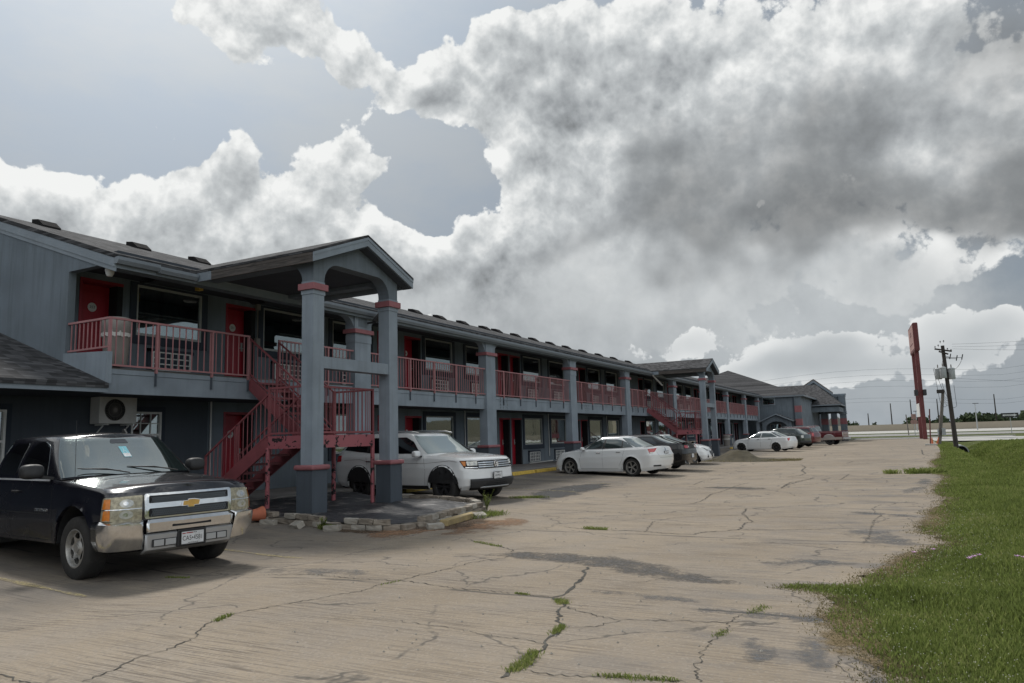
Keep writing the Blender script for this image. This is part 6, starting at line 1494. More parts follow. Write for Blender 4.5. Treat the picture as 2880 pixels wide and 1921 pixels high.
mb.build('roof_rail', MAT['silver_plastic'], c.root)
pk = dict(truck, paint='paint_maroon', wb=3.56, cabin=dict(truck['cabin'], base=(-0.34,-2.35,0.935,0.36,0.05,2.9,6), top=(-1.04,-2.25,0.70,0.22,0.06,3.0,6)))
c = Car(pk, 'maroon pickup with silver lower panels parked nose-in near the canopy piers, last of the row', 'pickup truck', (-9.6,77.6), 168, 0.04)
c.decal('side_window', rpoly([(-0.98,1.27),(-1.70,1.28),(-1.70,1.74),(-1.50,1.76),(-1.08,1.48)],0.05), 90, 'tinted_glass', both=True, side='x'); c.decal('quarter_window', rpoly([(-1.80,1.28),(-2.22,1.30),(-2.22,1.70),(-1.80,1.74)],0.05), 90, 'tinted_glass', both=True, side='x')
c.decal('lower_panel', [(-0.55,0.45),(-3.02,0.45),(-3.02,0.66),(-0.55,0.66)], 90, 'paint_silver', both=True, side='x'); c.decal('lower_panel', [(-4.1,0.5),(-4.76,0.5),(-4.76,0.74),(-4.08,0.72)], 90, 'paint_silver', both=True, side='x')
for x in (0.0,-3.56): c.decal('arch_trim', [(x+0.51*math.cos(R(t)),0.425+0.51*math.sin(R(t))) for t in range(4,177,8)]+[(x+0.60*math.cos(R(t)),0.425+0.60*math.sin(R(t))) for t in range(174,5,-8)], 90, 'paint_silver', off=0.006, both=True, side='x', maxe=0.12)
c.wheels('rim_black', 'twin', 0.26, 0.27, 6); mb = MB(); mb.box(-4.80,-2.5,-0.80,0.80,1.285,1.292); mb.build('bed_floor', MAT['dark_void'], c.root)
c.decal('tail_light', rrect(0.80,0.95,0.85,1.18,0.02), 180, 'lamp_clear', off=0.01, both=True); mb = MB(); mb.box(-4.98,-4.76,-0.95,0.95,0.5,0.68); mb.build('rear_bumper', MAT['silver_plastic'], c.root, bevel=0.03)

# ---------------- border blocks, bed, small things ----------------
paint('edging_stone', (0.215,0.185,0.15), 0.9, 0.35, 3.0, bump=0.6, bscale=45, dirtamt=0.4, dirt=(0.11,0.085,0.065), streak=0.2)
paint('edging_pale', (0.33,0.305,0.265), 0.9, 0.25, 3.0, bump=0.6, bscale=45, dirtamt=0.35, dirt=(0.2,0.16,0.12))
paint('terracotta', (0.42,0.13,0.07), 0.8, 0.15, 3.0, bump=0.2); paint('mound_earth', (0.06,0.05,0.03), 0.95, 0.35, 3.0, bump=0.8, bscale=25, dirtamt=0.5, dirt=(0.09,0.08,0.04))
paint('orange_plastic', (0.55,0.14,0.05), 0.6, 0.15, 3, bump=0); paint('pole_wood', (0.045,0.038,0.034), 0.9, 0.25, 2.0, bump=0.3, streak=0.3); paint('grey_wood', (0.16,0.145,0.13), 0.9, 0.25, 2.0, bump=0.3, streak=0.4)
paint('sign_red', (0.125,0.03,0.03), 0.7, 0.2, 0.8, bump=0.1, streak=0.5, dirt=(0.07,0.025,0.022)); paint('sign_faded', (0.34,0.20,0.18), 0.7, 0.2, 0.5, bump=0.05, streak=0.4)
def block(L, D, H, mat, seed):
    rs = random.Random(seed); bm = bmesh.new(); bmesh.ops.create_cube(bm, size=1.0)
    bmesh.ops.subdivide_edges(bm, edges=bm.edges, cuts=2, use_grid_fill=True)
    for v in bm.verts:
        x, y, z = v.co; rd = 1-0.10*max(0, (abs(x)+abs(y)+abs(z))-1.15)
        v.co = Vector((x*L*rd+rs.uniform(-.006,.006), y*D*rd+rs.uniform(-.008,.008), z*H*rd+rs.uniform(-.005,.005)))
    me = bpy.data.meshes.new('edging_block'); bm.to_mesh(me); bm.free(); me.materials.append(MAT[mat])
    for p in me.polygons: p.use_smooth = False
    return me
BL = [block(0.29,0.15,0.095,'edging_stone' if i % 3 else 'edging_pale', i) for i in range(9)]
def put_block(x, y, z, a, tilt=0.0, label=None, group=True, me=None, scale=1.0):
    o = bpy.data.objects.new('edging_block', me or random.choice(BL)); COL.objects.link(o); o.location = (x,y,z); o.rotation_euler = (tilt, random.uniform(-0.04,0.04), a); o.scale = (scale,)*3
    tag(o, label or 'weathered concrete edging block in the low border around the stair bed', 'block', 'edging blocks around the stair bed'); return o
front = [(-12.3,10.6),(-11.6,10.55),(-11.0,10.52),(-10.4,10.47),(-9.6,10.40),(-8.9,10.36),(-8.25,10.44),(-7.86,10.72),(-7.76,11.2),(-7.84,11.9),(-7.95,12.7),(-8.05,13.4),(-8.12,13.9)]
back = [(-8.35,14.15),(-8.8,14.50),(-9.5,14.72),(-10.3,14.80),(-11.1,14.84)]
def course(path, z, start, gap=0.302, skip=(), off=0.0):
    P_ = [Vector((x,y,0)) for x,y in path]; d = start; acc = 0; out = []; k = 0
    for a, b in zip(P_[:-1], P_[1:]):
        L_ = (b-a).length
        while d < acc+L_:
            p = a.lerp(b, (d-acc)/L_); t = (b-a).normalized(); n_ = t.cross(Vector((0,0,1)))
            if k not in skip: out.append((p+n_*(off+random.uniform(-.015,.015)), math.atan2(t.y,t.x)+random.uniform(-.13,.13)))
            d += gap; k += 1
        acc += L_
    for p, a in out: put_block(p.x+random.uniform(-.02,.02), p.y+random.uniform(-.02,.02), gz(p.x,p.y)+z+random.uniform(-.008,.012), a, random.uniform(-.06,.06))
course(front, 0.045, 0.1); course(front, 0.143, 0.25, skip=(5,9,10,14,15), off=-0.03); course(back, 0.05, 0.1); course(back, 0.145, 0.2, off=-0.02)
for x,y,a,t,lb in ((-10.62,10.22,0.2,0,'loose edging block lying flat in front of the border, nearest the black pickup'),(-7.45,11.05,0.9,0.1,'loose hollow-topped pale block standing alone in front of the border corner'),(-7.55,12.75,1.2,0.4,'broken block half buried in brown soil at the outer corner of the border'),(-9.0,10.14,0.35,0.0,'loose pale edging block set askew in front of the border below the column'),(-9.85,10.16,-0.3,0.5,'tilted edging block leaning against the front of the border')):
    put_block(x,y,gz(x,y)+0.045,a,t,lb,me=BL[0])
mb = MB(); mb.prism([(-0.75,0),(0.75,0),(0.72,0.11),(-0.72,0.11)], 'y', -0.085, 0.085, Matrix.Translation((-7.62,12.15,gz(-7.6,12.1))) @ Matrix.Rotation(R(98),4,'Z')); o = mb.build('wheel_stop', MAT['worn_yellow'], bevel=0.015); tag(o, 'worn yellow concrete wheel stop lying along the outside of the block border', 'wheel stop')
# bed covered with black weed fabric
m_, T, bs = newmat('weed_fabric'); g = T.new('ShaderNodeNewGeometry').outputs['Position']
n = T.noise(T.map(g,(1.2,5,1),rot=(0,0,0.5)), 1.6, 5, 0.6); n2 = T.noise(g, 3.0, 5, 0.65)
T.put(bs.inputs['Base Color'], T.mix(T.math('MULTIPLY', T.rng(n2,0.56,0.66), 0.8), (0.028,0.028,0.031,1), (0.20,0.185,0.17,1))); T.put(bs.inputs['Roughness'], T.rng(n,0.3,0.7,0.35,0.6))
b = T.new('ShaderNodeBump'); b.inputs['Strength'].default_value = 0.9; b.inputs['Distance'].default_value = 0.05; T.put(b.inputs['Height'], n); T.put(bs.inputs['Normal'], b.outputs[0])
poly = [(-13.2,10.75)]+[(x+0.08*(1 if x < -9 else 0.6), y+0.09) for x,y in front[:7]]+[(-7.95,10.85),(-7.87,11.3),(-7.94,11.9),(-8.05,12.7),(-8.15,13.4),(-8.25,13.9)]+[(x,y-0.08) for x,y in back]+[(-12.2,14.95),(-13.2,15.1)]
bm = bmesh.new(); f = bm.faces.new([bm.verts.new((x,y,0)) for x,y in poly]); bmesh.ops.triangulate(bm, faces=[f])
for _ in range(5):
    le = [e for e in bm.edges if e.calc_length() > 0.22]
    if not le: break
    bmesh.ops.subdivide_edges(bm, edges=le, cuts=1); bmesh.ops.triangulate(bm, faces=bm.faces)
for v in bm.verts: v.co.z = gz(v.co.x,v.co.y)+0.125+0.02*math.sin(v.co.x*5+v.co.y*3)+0.015*math.sin(v.co.y*9-v.co.x*4) if not v.is_boundary else gz(v.co.x,v.co.y)+0.10
bmesh.ops.recalc_face_normals(bm, faces=bm.faces); me = bpy.data.meshes.new('weed_fabric'); bm.to_mesh(me); bm.free(); me.materials.append(MAT['weed_fabric'])
for p in me.polygons: p.use_smooth = True
o = bpy.data.objects.new('weed_fabric', me); COL.objects.link(o); tag(o, 'black weed fabric sheet covering the bed under the stair landing', 'ground sheet')
# cone-shaped terracotta pot lying by the border
t = empty('plant_pot', (-11.15,10.2,gz(-11.1,10.2)), 'orange terracotta pot on its side between the pickup and the border', 'pot')
mb = MB(); mb.lathe([(0.09,0),(0.12,0.20),(0.145,0.26),(0.15,0.27),(0.15,0.31),(0.125,0.31),(0.10,0.2),(0.0,0.05)], 20, Matrix.Translation((0,0,0.145)) @ Matrix.Rotation(R(-88),4,'X') @ Matrix.Rotation(R(25),4,'Y')); mb.build('pot_body', MAT['terracotta'], t, smooth=True)
# wheel stops by the kerb
for x,y,a,lb in ((-12.85,25.0,90,'bright yellow wheel stop at the kerb, the one nearer the white SUV nose'),(-12.85,27.0,90,'bright yellow wheel stop at the kerb, the one nearer the white sedan'),(-12.6,62.6,90,'yellow-topped wheel stop beside the far parking row, left one'),(-12.4,64.9,95,'yellow-topped wheel stop beside the far parking row, right one'),(-12.3,17.6,92,'old yellow wheel stop behind the white SUV')):
    mb = MB(); mb.prism([(-0.09,0),(0.09,0),(0.06,0.13),(-0.06,0.13)], 'y', -0.9, 0.9, Matrix.Translation((x,y,gz(x,y))) @ Matrix.Rotation(R(a-90),4,'Z')); o = mb.build('wheel_stop', MAT['yellow_paint'], bevel=0.02); tag(o, lb, 'wheel stop', 'yellow wheel stops')
# mound of soil by the second porch
xs = np.linspace(-10.8,-4.2,60); ys = np.linspace(37.8,42.6,50)
def mound(x, y):
    r1 = np.exp(-(((x+7.9)/0.9)**2+((y-40.4)/0.9)**2)**1.4)*0.42; r2 = np.exp(-(((x+7.8)/2.0)**2+((y-40.3)/1.3)**2))*0.16
    return ground_z(x,y)-0.03+(r1+r2)*(1+0.12*np.sin(x*7)*np.sin(y*6))+0.02*np.sin(x*17)*np.sin(y*19)
mo = grid_mesh('soil_mound', xs, ys, mound, MAT['mound_earth']); mo['kind'] = 'thing'; tag(mo, 'heap of brown soil and dry grass on the lot in front of the far stairs', 'soil heap')
# split unit, trash cans, fixtures
t = empty('air_conditioner_unit', (XW+0.05,10.3,2.0), 'beige outdoor air conditioner unit on a wall bracket above the black pickup', 'air conditioner')
mb = MB(); mb.box(-0.02,0.32,-0.42,0.46,0.12,0.72); ac = mb.build('case', MAT['white_plastic'], t, bevel=0.015)
mb = MB(); M = Matrix.Translation((0.322,-0.07,0.42)) @ Matrix.Rotation(R(90),4,'Y'); mb.lathe([(0,0),(0.235,0.0),(0.24,0.004)],30,M); fan = mb.build('fan_opening', MAT['dark_void'], t)
mb = MB()
for k in range(36): a = R(k*10); mb.rod((0.335,-0.07+0.05*math.cos(a),0.42+0.05*math.sin(a)),(0.335,-0.07+0.235*math.cos(a+0.15),0.42+0.235*math.sin(a+0.15)),0.0028,4)
for r_ in (0.05,0.15,0.235): mb.tube([(0.335,-0.07+r_*math.cos(R(q)),0.42+r_*math.sin(R(q))) for q in range(0,361,15)],0.003,4)
mb.build('fan_guard', MAT['grey_plastic'], t, recalc=False)
mb = MB(); mb.lathe([(0,0),(0.045,0),(0.045,0.01)],16,Matrix.Translation((0.334,-0.07,0.42)) @ Matrix.Rotation(R(90),4,'Y')); mb.build('fan_hub', MAT['grey_plastic'], t)
mb = MB()
for y in (-0.28,0.32): mb.bar((-0.03,y,0.10),(0.42,y,0.10),0.03,0.03); mb.bar((-0.03,y,-0.12),(0.25,y,0.08),0.02,0.02)
mb.build('bracket', MAT['white_metal'], t)
def trash_can(x, y, z, h, r, lb, bag):
    t = empty('trash_can', (x,y,z), lb, 'trash can'); mb = MB(); mb.lathe([(r*0.80,0),(r*0.82,0.02),(r*0.97,h*0.70),(r*1.0,h*0.72)],28); mb.build('bin_body', MAT['grey_plastic'], t, smooth=True)
    mb = MB(); mb.lathe([(r*1.04,h*0.68),(r*1.06,h*0.70),(r*1.03,h*0.95),(r*0.9,h*1.0),(r*0.0,h*1.02)],28); mb.build('lid', MAT['grey_plastic'], t, smooth=True)
    if bag:
        mb = MB(); n = 36; mb.add([((r*(1.03+0.025*math.sin(k*1.9)+0.02*math.sin(k*4.1)))*math.cos(R(k*10)),(r*(1.03+0.025*math.sin(k*1.9)))*math.sin(R(k*10)),zz+0.012*math.sin(k*2.3)) for zz in (h*0.60,h*0.66,h*0.71) for k in range(n)],[(j*n+k,j*n+(k+1)%n,(j+1)*n+(k+1)%n,(j+1)*n+k) for j in range(2) for k in range(n)]); mb.build('bin_liner', MAT['white_plastic'], t, smooth=True, recalc=False)
trash_can(-14.15,9.42,ZU,1.0,0.27,'tall grey trash can with a white liner on the upper walkway corner', True)
trash_can(-13.55,64.9,0.33,0.95,0.30,'pale trash can on the ground walkway by the far columns', True)
t = empty('flood_light', (-13.55,16.75,5.0), 'dark adjustable flood light on an arm fixed to the column behind the near porch', 'flood light')
mb = MB(); mb.rod((0,0,0),(0.28,0,0.0),0.03); mb.box(0.22,0.34,-0.05,0.05,-0.03,0.08); mb.build('arm', MAT['black_metal'], t)
M = Matrix.Translation((0.62,0,0.25)) @ Matrix.Rotation(R(-40),4,'Y'); mb = MB(); mb.box(-0.36,0.36,-0.17,0.17,-0.03,0.05,M); mb.build('housing', MAT['black_metal'], t, bevel=0.01)
mb = MB(); mb.box(-0.05,0.33,-0.14,0.14,-0.038,-0.031,M); mb.build('lens', MAT['lamp_yellowed'], t)
t = empty('security_camera', (-14.0,9.12,5.2), 'white dome security camera under the eave at the near corner', 'camera'); mb = MB(); mb.lathe([(0,-0.16),(0.05,-0.15),(0.075,-0.10),(0.08,-0.06),(0.09,-0.05),(0.09,0.0)],20); mb.build('dome', MAT['white_plastic'], t, smooth=True)
mb = MB(); mb.box(-0.07,0.07,-0.06,0.06,-0.2,0.0,Matrix.Translation((-14.55,11.72,ZC-0.03))); tag(mb.build('wall_box', MAT['yellow_paint']), 'small yellowish box hanging from the upper ceiling before the first window', 'box')
mb = MB(); mb.tube([(-13.42,43.9,5.22),(-13.35,44.1,5.05),(-13.1,44.9,4.55)],0.05,8); tag(mb.build('downspout', MAT['white_metal'], smooth=True), 'short white downspout elbow hanging off the gutter at the far porch', 'downspout')

# ---------------- roadside: sign, poles, wires ----------------
t = empty('sign_tower', (1.8,103,0), 'tall faded red motel sign box on two rust-red posts beyond the lot', 'sign', rz=R(3.3))
mb = MB(); mb.box(-0.02,0.55,-3.2,4.0,10.55,13.95); mb.build('sign_box', MAT['sign_red'], t, bevel=0.12)
mb = MB(); mb.box(-0.035,-0.022,-2.95,3.75,10.85,13.7); mb.build('sign_face', MAT['sign_faded'], t)
mb = MB()
for z0, y0, y1 in ((12.9,-0.6,1.6),(12.6,-0.9,1.9),(11.5,-1.8,2.6)): mb.box(-0.042,-0.036,y0,y1,z0,z0+0.14)
mb.build('faded_lettering', MAT['sign_red'], t)
for y in (-2.2,2.6):
    mb = MB(); mb.box(0.02,0.46,y-0.22,y+0.22,0,10.6); mb.build('post', MAT['sign_red'], t)
for x in (-0.28,0.62):
    mb = MB(); mb.box(x-0.16,x+0.20,-2.8,-1.6,5.2,5.9); mb.build('sign_light_box', MAT['black_metal'], t, bevel=0.05)
mb = MB(); mb.box(-0.05,0.0,-1.9,2.2,2.7,4.3); mb.build('reader_board', MAT['white_metal'], t)
mb = MB(); mb.rod((1.82,69.6,0),(2.0,69.6,2.95),0.05,8,0.045); tag(mb.build('marker_post', MAT['sign_red']), 'thin rust-red steel post in front of the tall sign', 'post')
t = empty('utility_pole', (3.3,63.4,-0.5), 'dark wooden utility pole with crossarms and three grey transformers, leaning left', 'utility pole')
lean = -0.028
def pp(z): return (lean*z, 0, z+0.5)
mb = MB(); mb.rod((0,0,0),(lean*7.5,0,8.0),0.17,14,0.12); mb.build('pole', MAT['pole_wood'], t, smooth=True)
for z, a, x0, x1 in ((7.15,-0.16,-0.55,0.55),(6.95,0.05,-0.3,0.3)):
    mb = MB(); mb.bar((lean*z+x0,-0.14,z+0.5+0.13),(lean*z+x1,-0.14,z+0.5-0.13),0.09,0.11); mb.build('crossarm', MAT['pole_wood'], t)
for x, z in ((-0.5,7.35),(-0.28,7.45),(0.28,7.15),(0.5,7.05),(-0.12,7.72),(0.1,7.75)):
    mb = MB(); mb.lathe([(0.012,0),(0.012,0.08),(0.055,0.10),(0.055,0.12),(0.02,0.15),(0.04,0.17),(0.0,0.20)],10,Matrix.Translation((lean*z+x,-0.14,z+0.45))); mb.build('insulator', MAT['black_metal'], t)
for x, y, z in ((-0.52,0.1,5.0),(-0.22,-0.33,5.05),(0.33,-0.1,4.95)):
    mb = MB(); mb.lathe([(0.0,0),(0.20,0.0),(0.22,0.03),(0.22,0.72),(0.235,0.74),(0.235,0.78),(0.16,0.84),(0,0.86)],20,Matrix.Translation((lean*z+x,y,z+0.5))); tr_ = mb.build('transformer', MAT['galv'], t, smooth=True)
    mb = MB(); mb.lathe([(0.05,0),(0.03,0.05),(0.05,0.1),(0.03,0.15),(0.045,0.2),(0.01,0.28)],8,Matrix.Translation((lean*z+x,y,z+1.34))); mb.build('bushing', MAT['grey_plastic'], tr_)
for x, z in ((0.35,6.6),(0.75,6.45),(1.1,6.5)):
    mb = MB(); mb.bar((lean*z+0.1,0,z+0.5+0.1),(lean*z+x,-0.05,z+0.5),0.03,0.03); mb.rod((lean*z+x,-0.05,z+0.35),(lean*z+x+0.1,-0.05,z+0.75),0.035,8); mb.build('fuse_cutout', MAT['black_metal'], t)
def droop(p, q, sag, n=14): p = Vector(p); q = Vector(q); return [p.lerp(q,i/n)-Vector((0,0,sag*4*(i/n)*(1-i/n))) for i in range(n+1)]
mb = MB()
for p, q, s_ in (((-0.9,0.1,6.4),(-0.4,0.1,4.4),0.1),((-0.95,0.1,6.3),(-0.75,0,3.9),-0.1),((-0.75,0,3.9),(-0.3,0,3.6),0.3),((-0.5,-0.2,5.2),(-0.1,0,4.0),0.3),((0.25,-0.1,5.0),(0.3,0,3.5),0.15),((0.3,0,3.5),(0.0,0,3.4),0.1),((0.9,-0.05,6.8),(0.15,-0.1,6.2),0.25),((-0.4,-0.3,6.3),(-0.25,0,6.9),-0.2)): mb.tube(droop(p,q,s_,8),0.014,5)
mb.build('service_cable', MAT['black_metal'], t)
mb = MB()
for i, (z0, x1, z1, y1) in enumerate(((7.55,14,8.3,66),(7.35,14,7.75,66),(7.2,14,6.6,66),(5.0,14,4.05,66))): mb = MB(); mb.tube(droop((3.3+0.4,63.3,z0),(x1+10,y1,z1+0.4),0.5),0.008,4); tag(mb.build('power_line', MAT['black_metal'], recalc=False), 'overhead wire running off to the right from the leaning utility pole', 'wire', 'wires from the near utility pole')
t = empty('guy_stub', (2.55,72.4,0), 'short grey timber pole leaning right beside the utility pole, with meter boxes', 'pole'); mb = MB(); mb.rod((0,0,0),(0.68,0,4.5),0.15,10,0.12); mb.build('pole', MAT['grey_wood'], t)
mb = MB(); mb.box(0.2,0.75,-0.2,0.2,4.3,4.6); mb.build('cross_block', MAT['pole_wood'], t)
mb = MB(); mb.box(0.28,0.55,-0.3,-0.1,0.75,1.35); mb.box(-0.05,0.05,-0.3,-0.1,0.8,1.3); mb.build('meter_box', MAT['galv'], t)
mb = MB()
for k in range(4): mb.tube(droop((0.62,0,4.2-k*0.18),(1.05,-4,4.1-k*0.25),0.35,8),0.014,5)
mb.build('loose_cable', MAT['black_metal'], t)
for x, lb in ((1.95,'orange plastic marker post at the end of the lot, nearer the red post'),(2.25,'leaning orange marker post by the timber pole')):
    mb = MB(); mb.rod((x,69.2,0),(x+(0.0 if x < 2 else 0.18),69.2,0.62),0.09,8,0.035); tag(mb.build('marker_post', MAT['orange_plastic']), lb, 'marker post')
mb = MB(); mb.box(1.4,2.3,68.7,68.95,0.0,0.13); tag(mb.build('wheel_stop', MAT['road_concrete'], bevel=0.02), 'grey concrete wheel stop at the far end of the lot by the orange markers', 'wheel stop')
# culvert in the ditch
t = empty('culvert', (4.1,76.2,-1.25), 'round corrugated culvert mouth in the ditch under the driveway', 'culvert')
mb = MB(); mb.lathe([(0.52,0),(0.60,0),(0.60,8.0),(0.52,8.0)],28,Matrix.Translation((0.2,0,0.45)) @ Matrix.Rotation(R(-90),4,'X'),caps=False); mb.build('pipe', MAT['galv'], t, smooth=True)
mb = MB(); mb.lathe([(0,0.3),(0.52,0.3)],28,Matrix.Translation((0.2,0,0.45)) @ Matrix.Rotation(R(-90),4,'X'),caps=False); mb.build('pipe_dark', MAT['dark_void'], t, recalc=False)
# highway: poles, signs
hp_ = [(-40,420,13),(-33,420,14),(-28,420,12.5),(-16,430,9),(-5,420,13.5),(4,420,15),(16,430,15),(40,425,16),(95,420,14),(104,425,17),(112,420,20),(150,420,14),(162,420,18),(178,425,18),(205,430,19)]
for x,y,h_ in hp_:
    mb = MB(); mb.rod((x,y,0),(x,y,h_),0.35,6,0.22); tag(mb.build('power_pole', MAT['pole_wood']), 'distant thin power pole beyond the freeway wall', 'power pole', 'distant power poles')
for x,y,h_,lb in ((18.7,250,7.6,'tall street light with a bent arm beyond the driveway, right of the utility pole'),(3.5,250,6.0,'distant street light just right of the red sign posts')):
    t = empty('street_light', (x,y,0), lb, 'street light'); mb = MB(); mb.rod((0,0,0),(0,0,h_),0.16,8,0.10); mb.build('mast', MAT['galv'], t); mb = MB(); mb.box(-0.6,0.9,-0.15,0.15,h_-0.05,h_+0.12); mb.build('lamp_head', MAT['black_metal'], t)
t = empty('one_way_sign', (15.0,140,0), 'black one way arrow sign on a thin post by the frontage road', 'traffic sign'); mb = MB(); mb.rod((0,0,0),(0,0,3.1),0.05,8); mb.build('sign_post', MAT['galv'], t)
mb = MB(); mb.box(-1.15,1.15,-0.05,-0.02,2.55,3.25); mb.build('sign_board', MAT['black_metal'], t)
mb = MB(); mb.prism([(-0.95,2.78),(0.55,2.78),(0.55,2.66),(0.95,2.90),(0.55,3.14),(0.55,3.02),(-0.95,3.02)], 'y', -0.06, -0.052); mb.build('arrow', MAT['plate_white'], t)
text_obj('sign_words', 'ONE WAY', 0.2, MAT['black_metal'], Matrix.Translation((-0.25,-0.062,2.90)) @ Matrix.Rotation(R(90),4,'X'), t)
t = empty('road_sign', (1.6,140,0), 'back of a tall red and white road sign beside the red sign posts', 'traffic sign'); mb = MB(); mb.rod((0,0,0),(0,0,2.8),0.05,8); mb.build('sign_post', MAT['galv'], t); mb = MB(); mb.prism([(-0.4,1.95),(0.4,1.95),(0.55,2.3),(0.4,2.65),(-0.4,2.65),(-0.55,2.3)],'y',-0.05,-0.02); mb.box(-0.35,0.35,-0.05,-0.02,2.75,3.6); mb.build('sign_board', MAT['sign_faded'], t)
mb = MB(); mb.rod((0.7,150,0),(0.55,150,3.7),0.09,8); tag(mb.build('timber_post', MAT['grey_wood']), 'plain grey post by the frontage road left of the red sign', 'post')
for i, (z, sg) in enumerate(((30,0.9),(27,0.8),(24,0.7),(21,0.6),(15,0.4),(13,0.4))):
    mb = MB(); mb.tube([Vector((x, 430, z+4*abs(math.sin((x+80)/120*math.pi))-2)) for x in range(-90,420,15)],0.055,4); tag(mb.build('power_line', MAT['gutter_metal'], recalc=False), 'long distant power line crossing low over the freeway', 'wire', 'distant power lines')
# far tree belts
m_, T, bs = newmat('far_foliage'); g = T.new('ShaderNodeNewGeometry').outputs['Position']; n = T.noise(g, 0.25, 5, 0.7)
T.put(bs.inputs['Base Color'], T.ramp(n, [(0.3,(0.035,0.048,0.03)),(0.6,(0.07,0.09,0.05)),(0.8,(0.10,0.12,0.065))])); bs.inputs['Roughness'].default_value = 1.0; bs.inputs['Specular IOR Level'].default_value = 0.0
def tree_belt(name, spans, seed, label):
    rs = np.random.default_rng(seed); V = []; F = []; 
    for x0, x1, y, h0, dens in spans:
        n_ = int(abs(x1-x0)*dens)
        for _ in range(n_):
            cx = rs.uniform(x0,x1); cy = y+rs.uniform(-12,12); hh = h0*rs.uniform(0.5,1.15); r_ = hh*rs.uniform(0.35,0.6)
            k = 46; u = rs.normal(size=(k,3)); u /= np.linalg.norm(u,axis=1)[:,None]; rad = rs.uniform(0.75,1.1,size=(k,1)); c_ = u*rad*np.array([r_,r_,hh*0.5])+np.array([cx,cy,hh*0.52])
            for p in c_:
                a = rs.normal(size=3); a /= np.linalg.norm(a); b2 = np.cross(a, rs.normal(size=3)); b2 /= np.linalg.norm(b2); s_ = r_*0.30; i0 = len(V); V += [p+a*s_, p+b2*s_, p-a*s_, p-b2*s_]; F.append((i0,i0+1,i0+2,i0+3))
            i0 = len(V)   # dense inner mass
            for zz, rr_ in ((0,0.7),(0.45,0.95),(0.85,0.6)): V += [np.array([cx+r_*0.85*rr_*math.cos(t*1.0472), cy+r_*0.85*rr_*math.sin(t*1.0472), hh*zz]) for t in range(6)]
            for j in range(2): F += [(i0+j*6+t, i0+j*6+(t+1)%6, i0+j*6+6+(t+1)%6, i0+j*6+6+t) for t in range(6)]
    o = np_mesh(name, np.array(V), np.array(F), MAT['far_foliage'], 'stuff'); tag(o, label, 'trees'); return o
tree_belt('distant_trees', [(0,60,560,7.5,0.5),(30,130,560,8,0.6),(100,260,560,9,0.6),(240,420,600,10,0.4),(-75,-10,600,6,0.5)], 3, 'low dark belt of trees on the horizon behind the freeway wall')
tree_belt('roadside_trees', [(-1,1,0,1,0)], 4, 'x') if False else None
mb = MB(); mb.box(160,330,520,560,0,15); mb.prism([(160,15),(330,15),(330,18),(175,16)],'y',520,560); tag(mb.build('warehouse', MAT['retaining']), 'long pale low building half hidden by the far trees', 'building')
for x,lb in ((-44,'small grey building at the horizon right of the canopy piers, left one'),(-36,'small grey building at the horizon right of the canopy piers, right one')):
    mb = MB(); mb.box(x,x+6,440,450,0,6); mb.prism([(x-0.5,6),(x+6.5,6),(x+3,9)],'y',440,450); tag(mb.build('distant_house', MAT['grey_plastic']), lb, 'building')

# ---------------- grass ----------------
def blades(name, X, Y, H, Wd, mat, label=None, cat=None, kind='stuff', lean=0.45, zoff=0.0):
    n = len(X); a = rng.uniform(0, 2*math.pi, n); t = rng.uniform(0, 2*math.pi, n); Z = ground_z(X, Y)+zoff
    dx, dy = np.cos(a)*Wd*0.5, np.sin(a)*Wd*0.5; lx, ly = np.cos(t)*H*lean*rng.uniform(0.3,1.6,n), np.sin(t)*H*lean*rng.uniform(0.3,1.6,n)
    V = np.empty((n,4,3)); V[:,0] = np.stack([X-dx,Y-dy,Z-0.01],-1); V[:,1] = np.stack([X+dx,Y+dy,Z-0.01],-1)
    V[:,2] = np.stack([X+dx*0.7+lx*0.45,Y+dy*0.7+ly*0.45,Z+H*0.6],-1); V[:,3] = np.stack([X+lx,Y+ly,Z+H],-1)
    F = (np.arange(n)[:,None]*4+np.array([[0,1,2]])); F2 = (np.arange(n)[:,None]*4+np.array([[0,2,3]]))
    o = np_mesh(name, V.reshape(-1,3), np.concatenate([F,F2]), mat, kind)
    if label: tag(o, label, cat)
    return o
def grass_mat(name, cols):
    m_, T, bs = newmat(name); gm = T.new('ShaderNodeNewGeometry'); g = gm.outputs['Position']
    n = T.noise(g, 0.55, 5, 0.65); n2 = T.noise(g, 3.0, 3, 0.6)
    v = T.math('ADD', T.math('MULTIPLY', n, 0.55), T.math('ADD', T.math('MULTIPLY', n2, 0.2), T.math('MULTIPLY', gm.outputs['Random Per Island'], 0.30)))
    T.put(bs.inputs['Base Color'], T.ramp(v, cols)); bs.inputs['Roughness'].default_value = 0.7; bs.inputs['Specular IOR Level'].default_value = 0.2
    out = [q for q in T.n if q.type == 'OUTPUT_MATERIAL'][0]; tl = T.new('ShaderNodeBsdfTranslucent'); T.l.new([q for q in T.n if q.type == 'VALTORGB'][0].outputs[0], tl.inputs[0]); mx = T.new('ShaderNodeMixShader'); mx.inputs[0].default_value = 0.45; T.l.new(bs.outputs[0], mx.inputs[1]); T.l.new(tl.outputs[0], mx.inputs[2]); T.l.new(mx.outputs[0], out.inputs[0])
    return m_
GR = grass_mat('grass_blade', [(0.30,(0.085,0.10,0.028)),(0.45,(0.145,0.185,0.048)),(0.60,(0.215,0.265,0.072)),(0.76,(0.33,0.32,0.14))])
DRY = grass_mat('dry_blade', [(0.30,(0.10,0.10,0.045)),(0.5,(0.19,0.165,0.085)),(0.75,(0.30,0.25,0.15))])
n = 360000
u = rng.uniform(0,1,n); Yg = 4.6*(80/4.6)**(u**1.05); wmax = 2.6+0.22*Yg; Xg = edge_x(Yg)-0.10+rng.uniform(0,1,n)*wmax
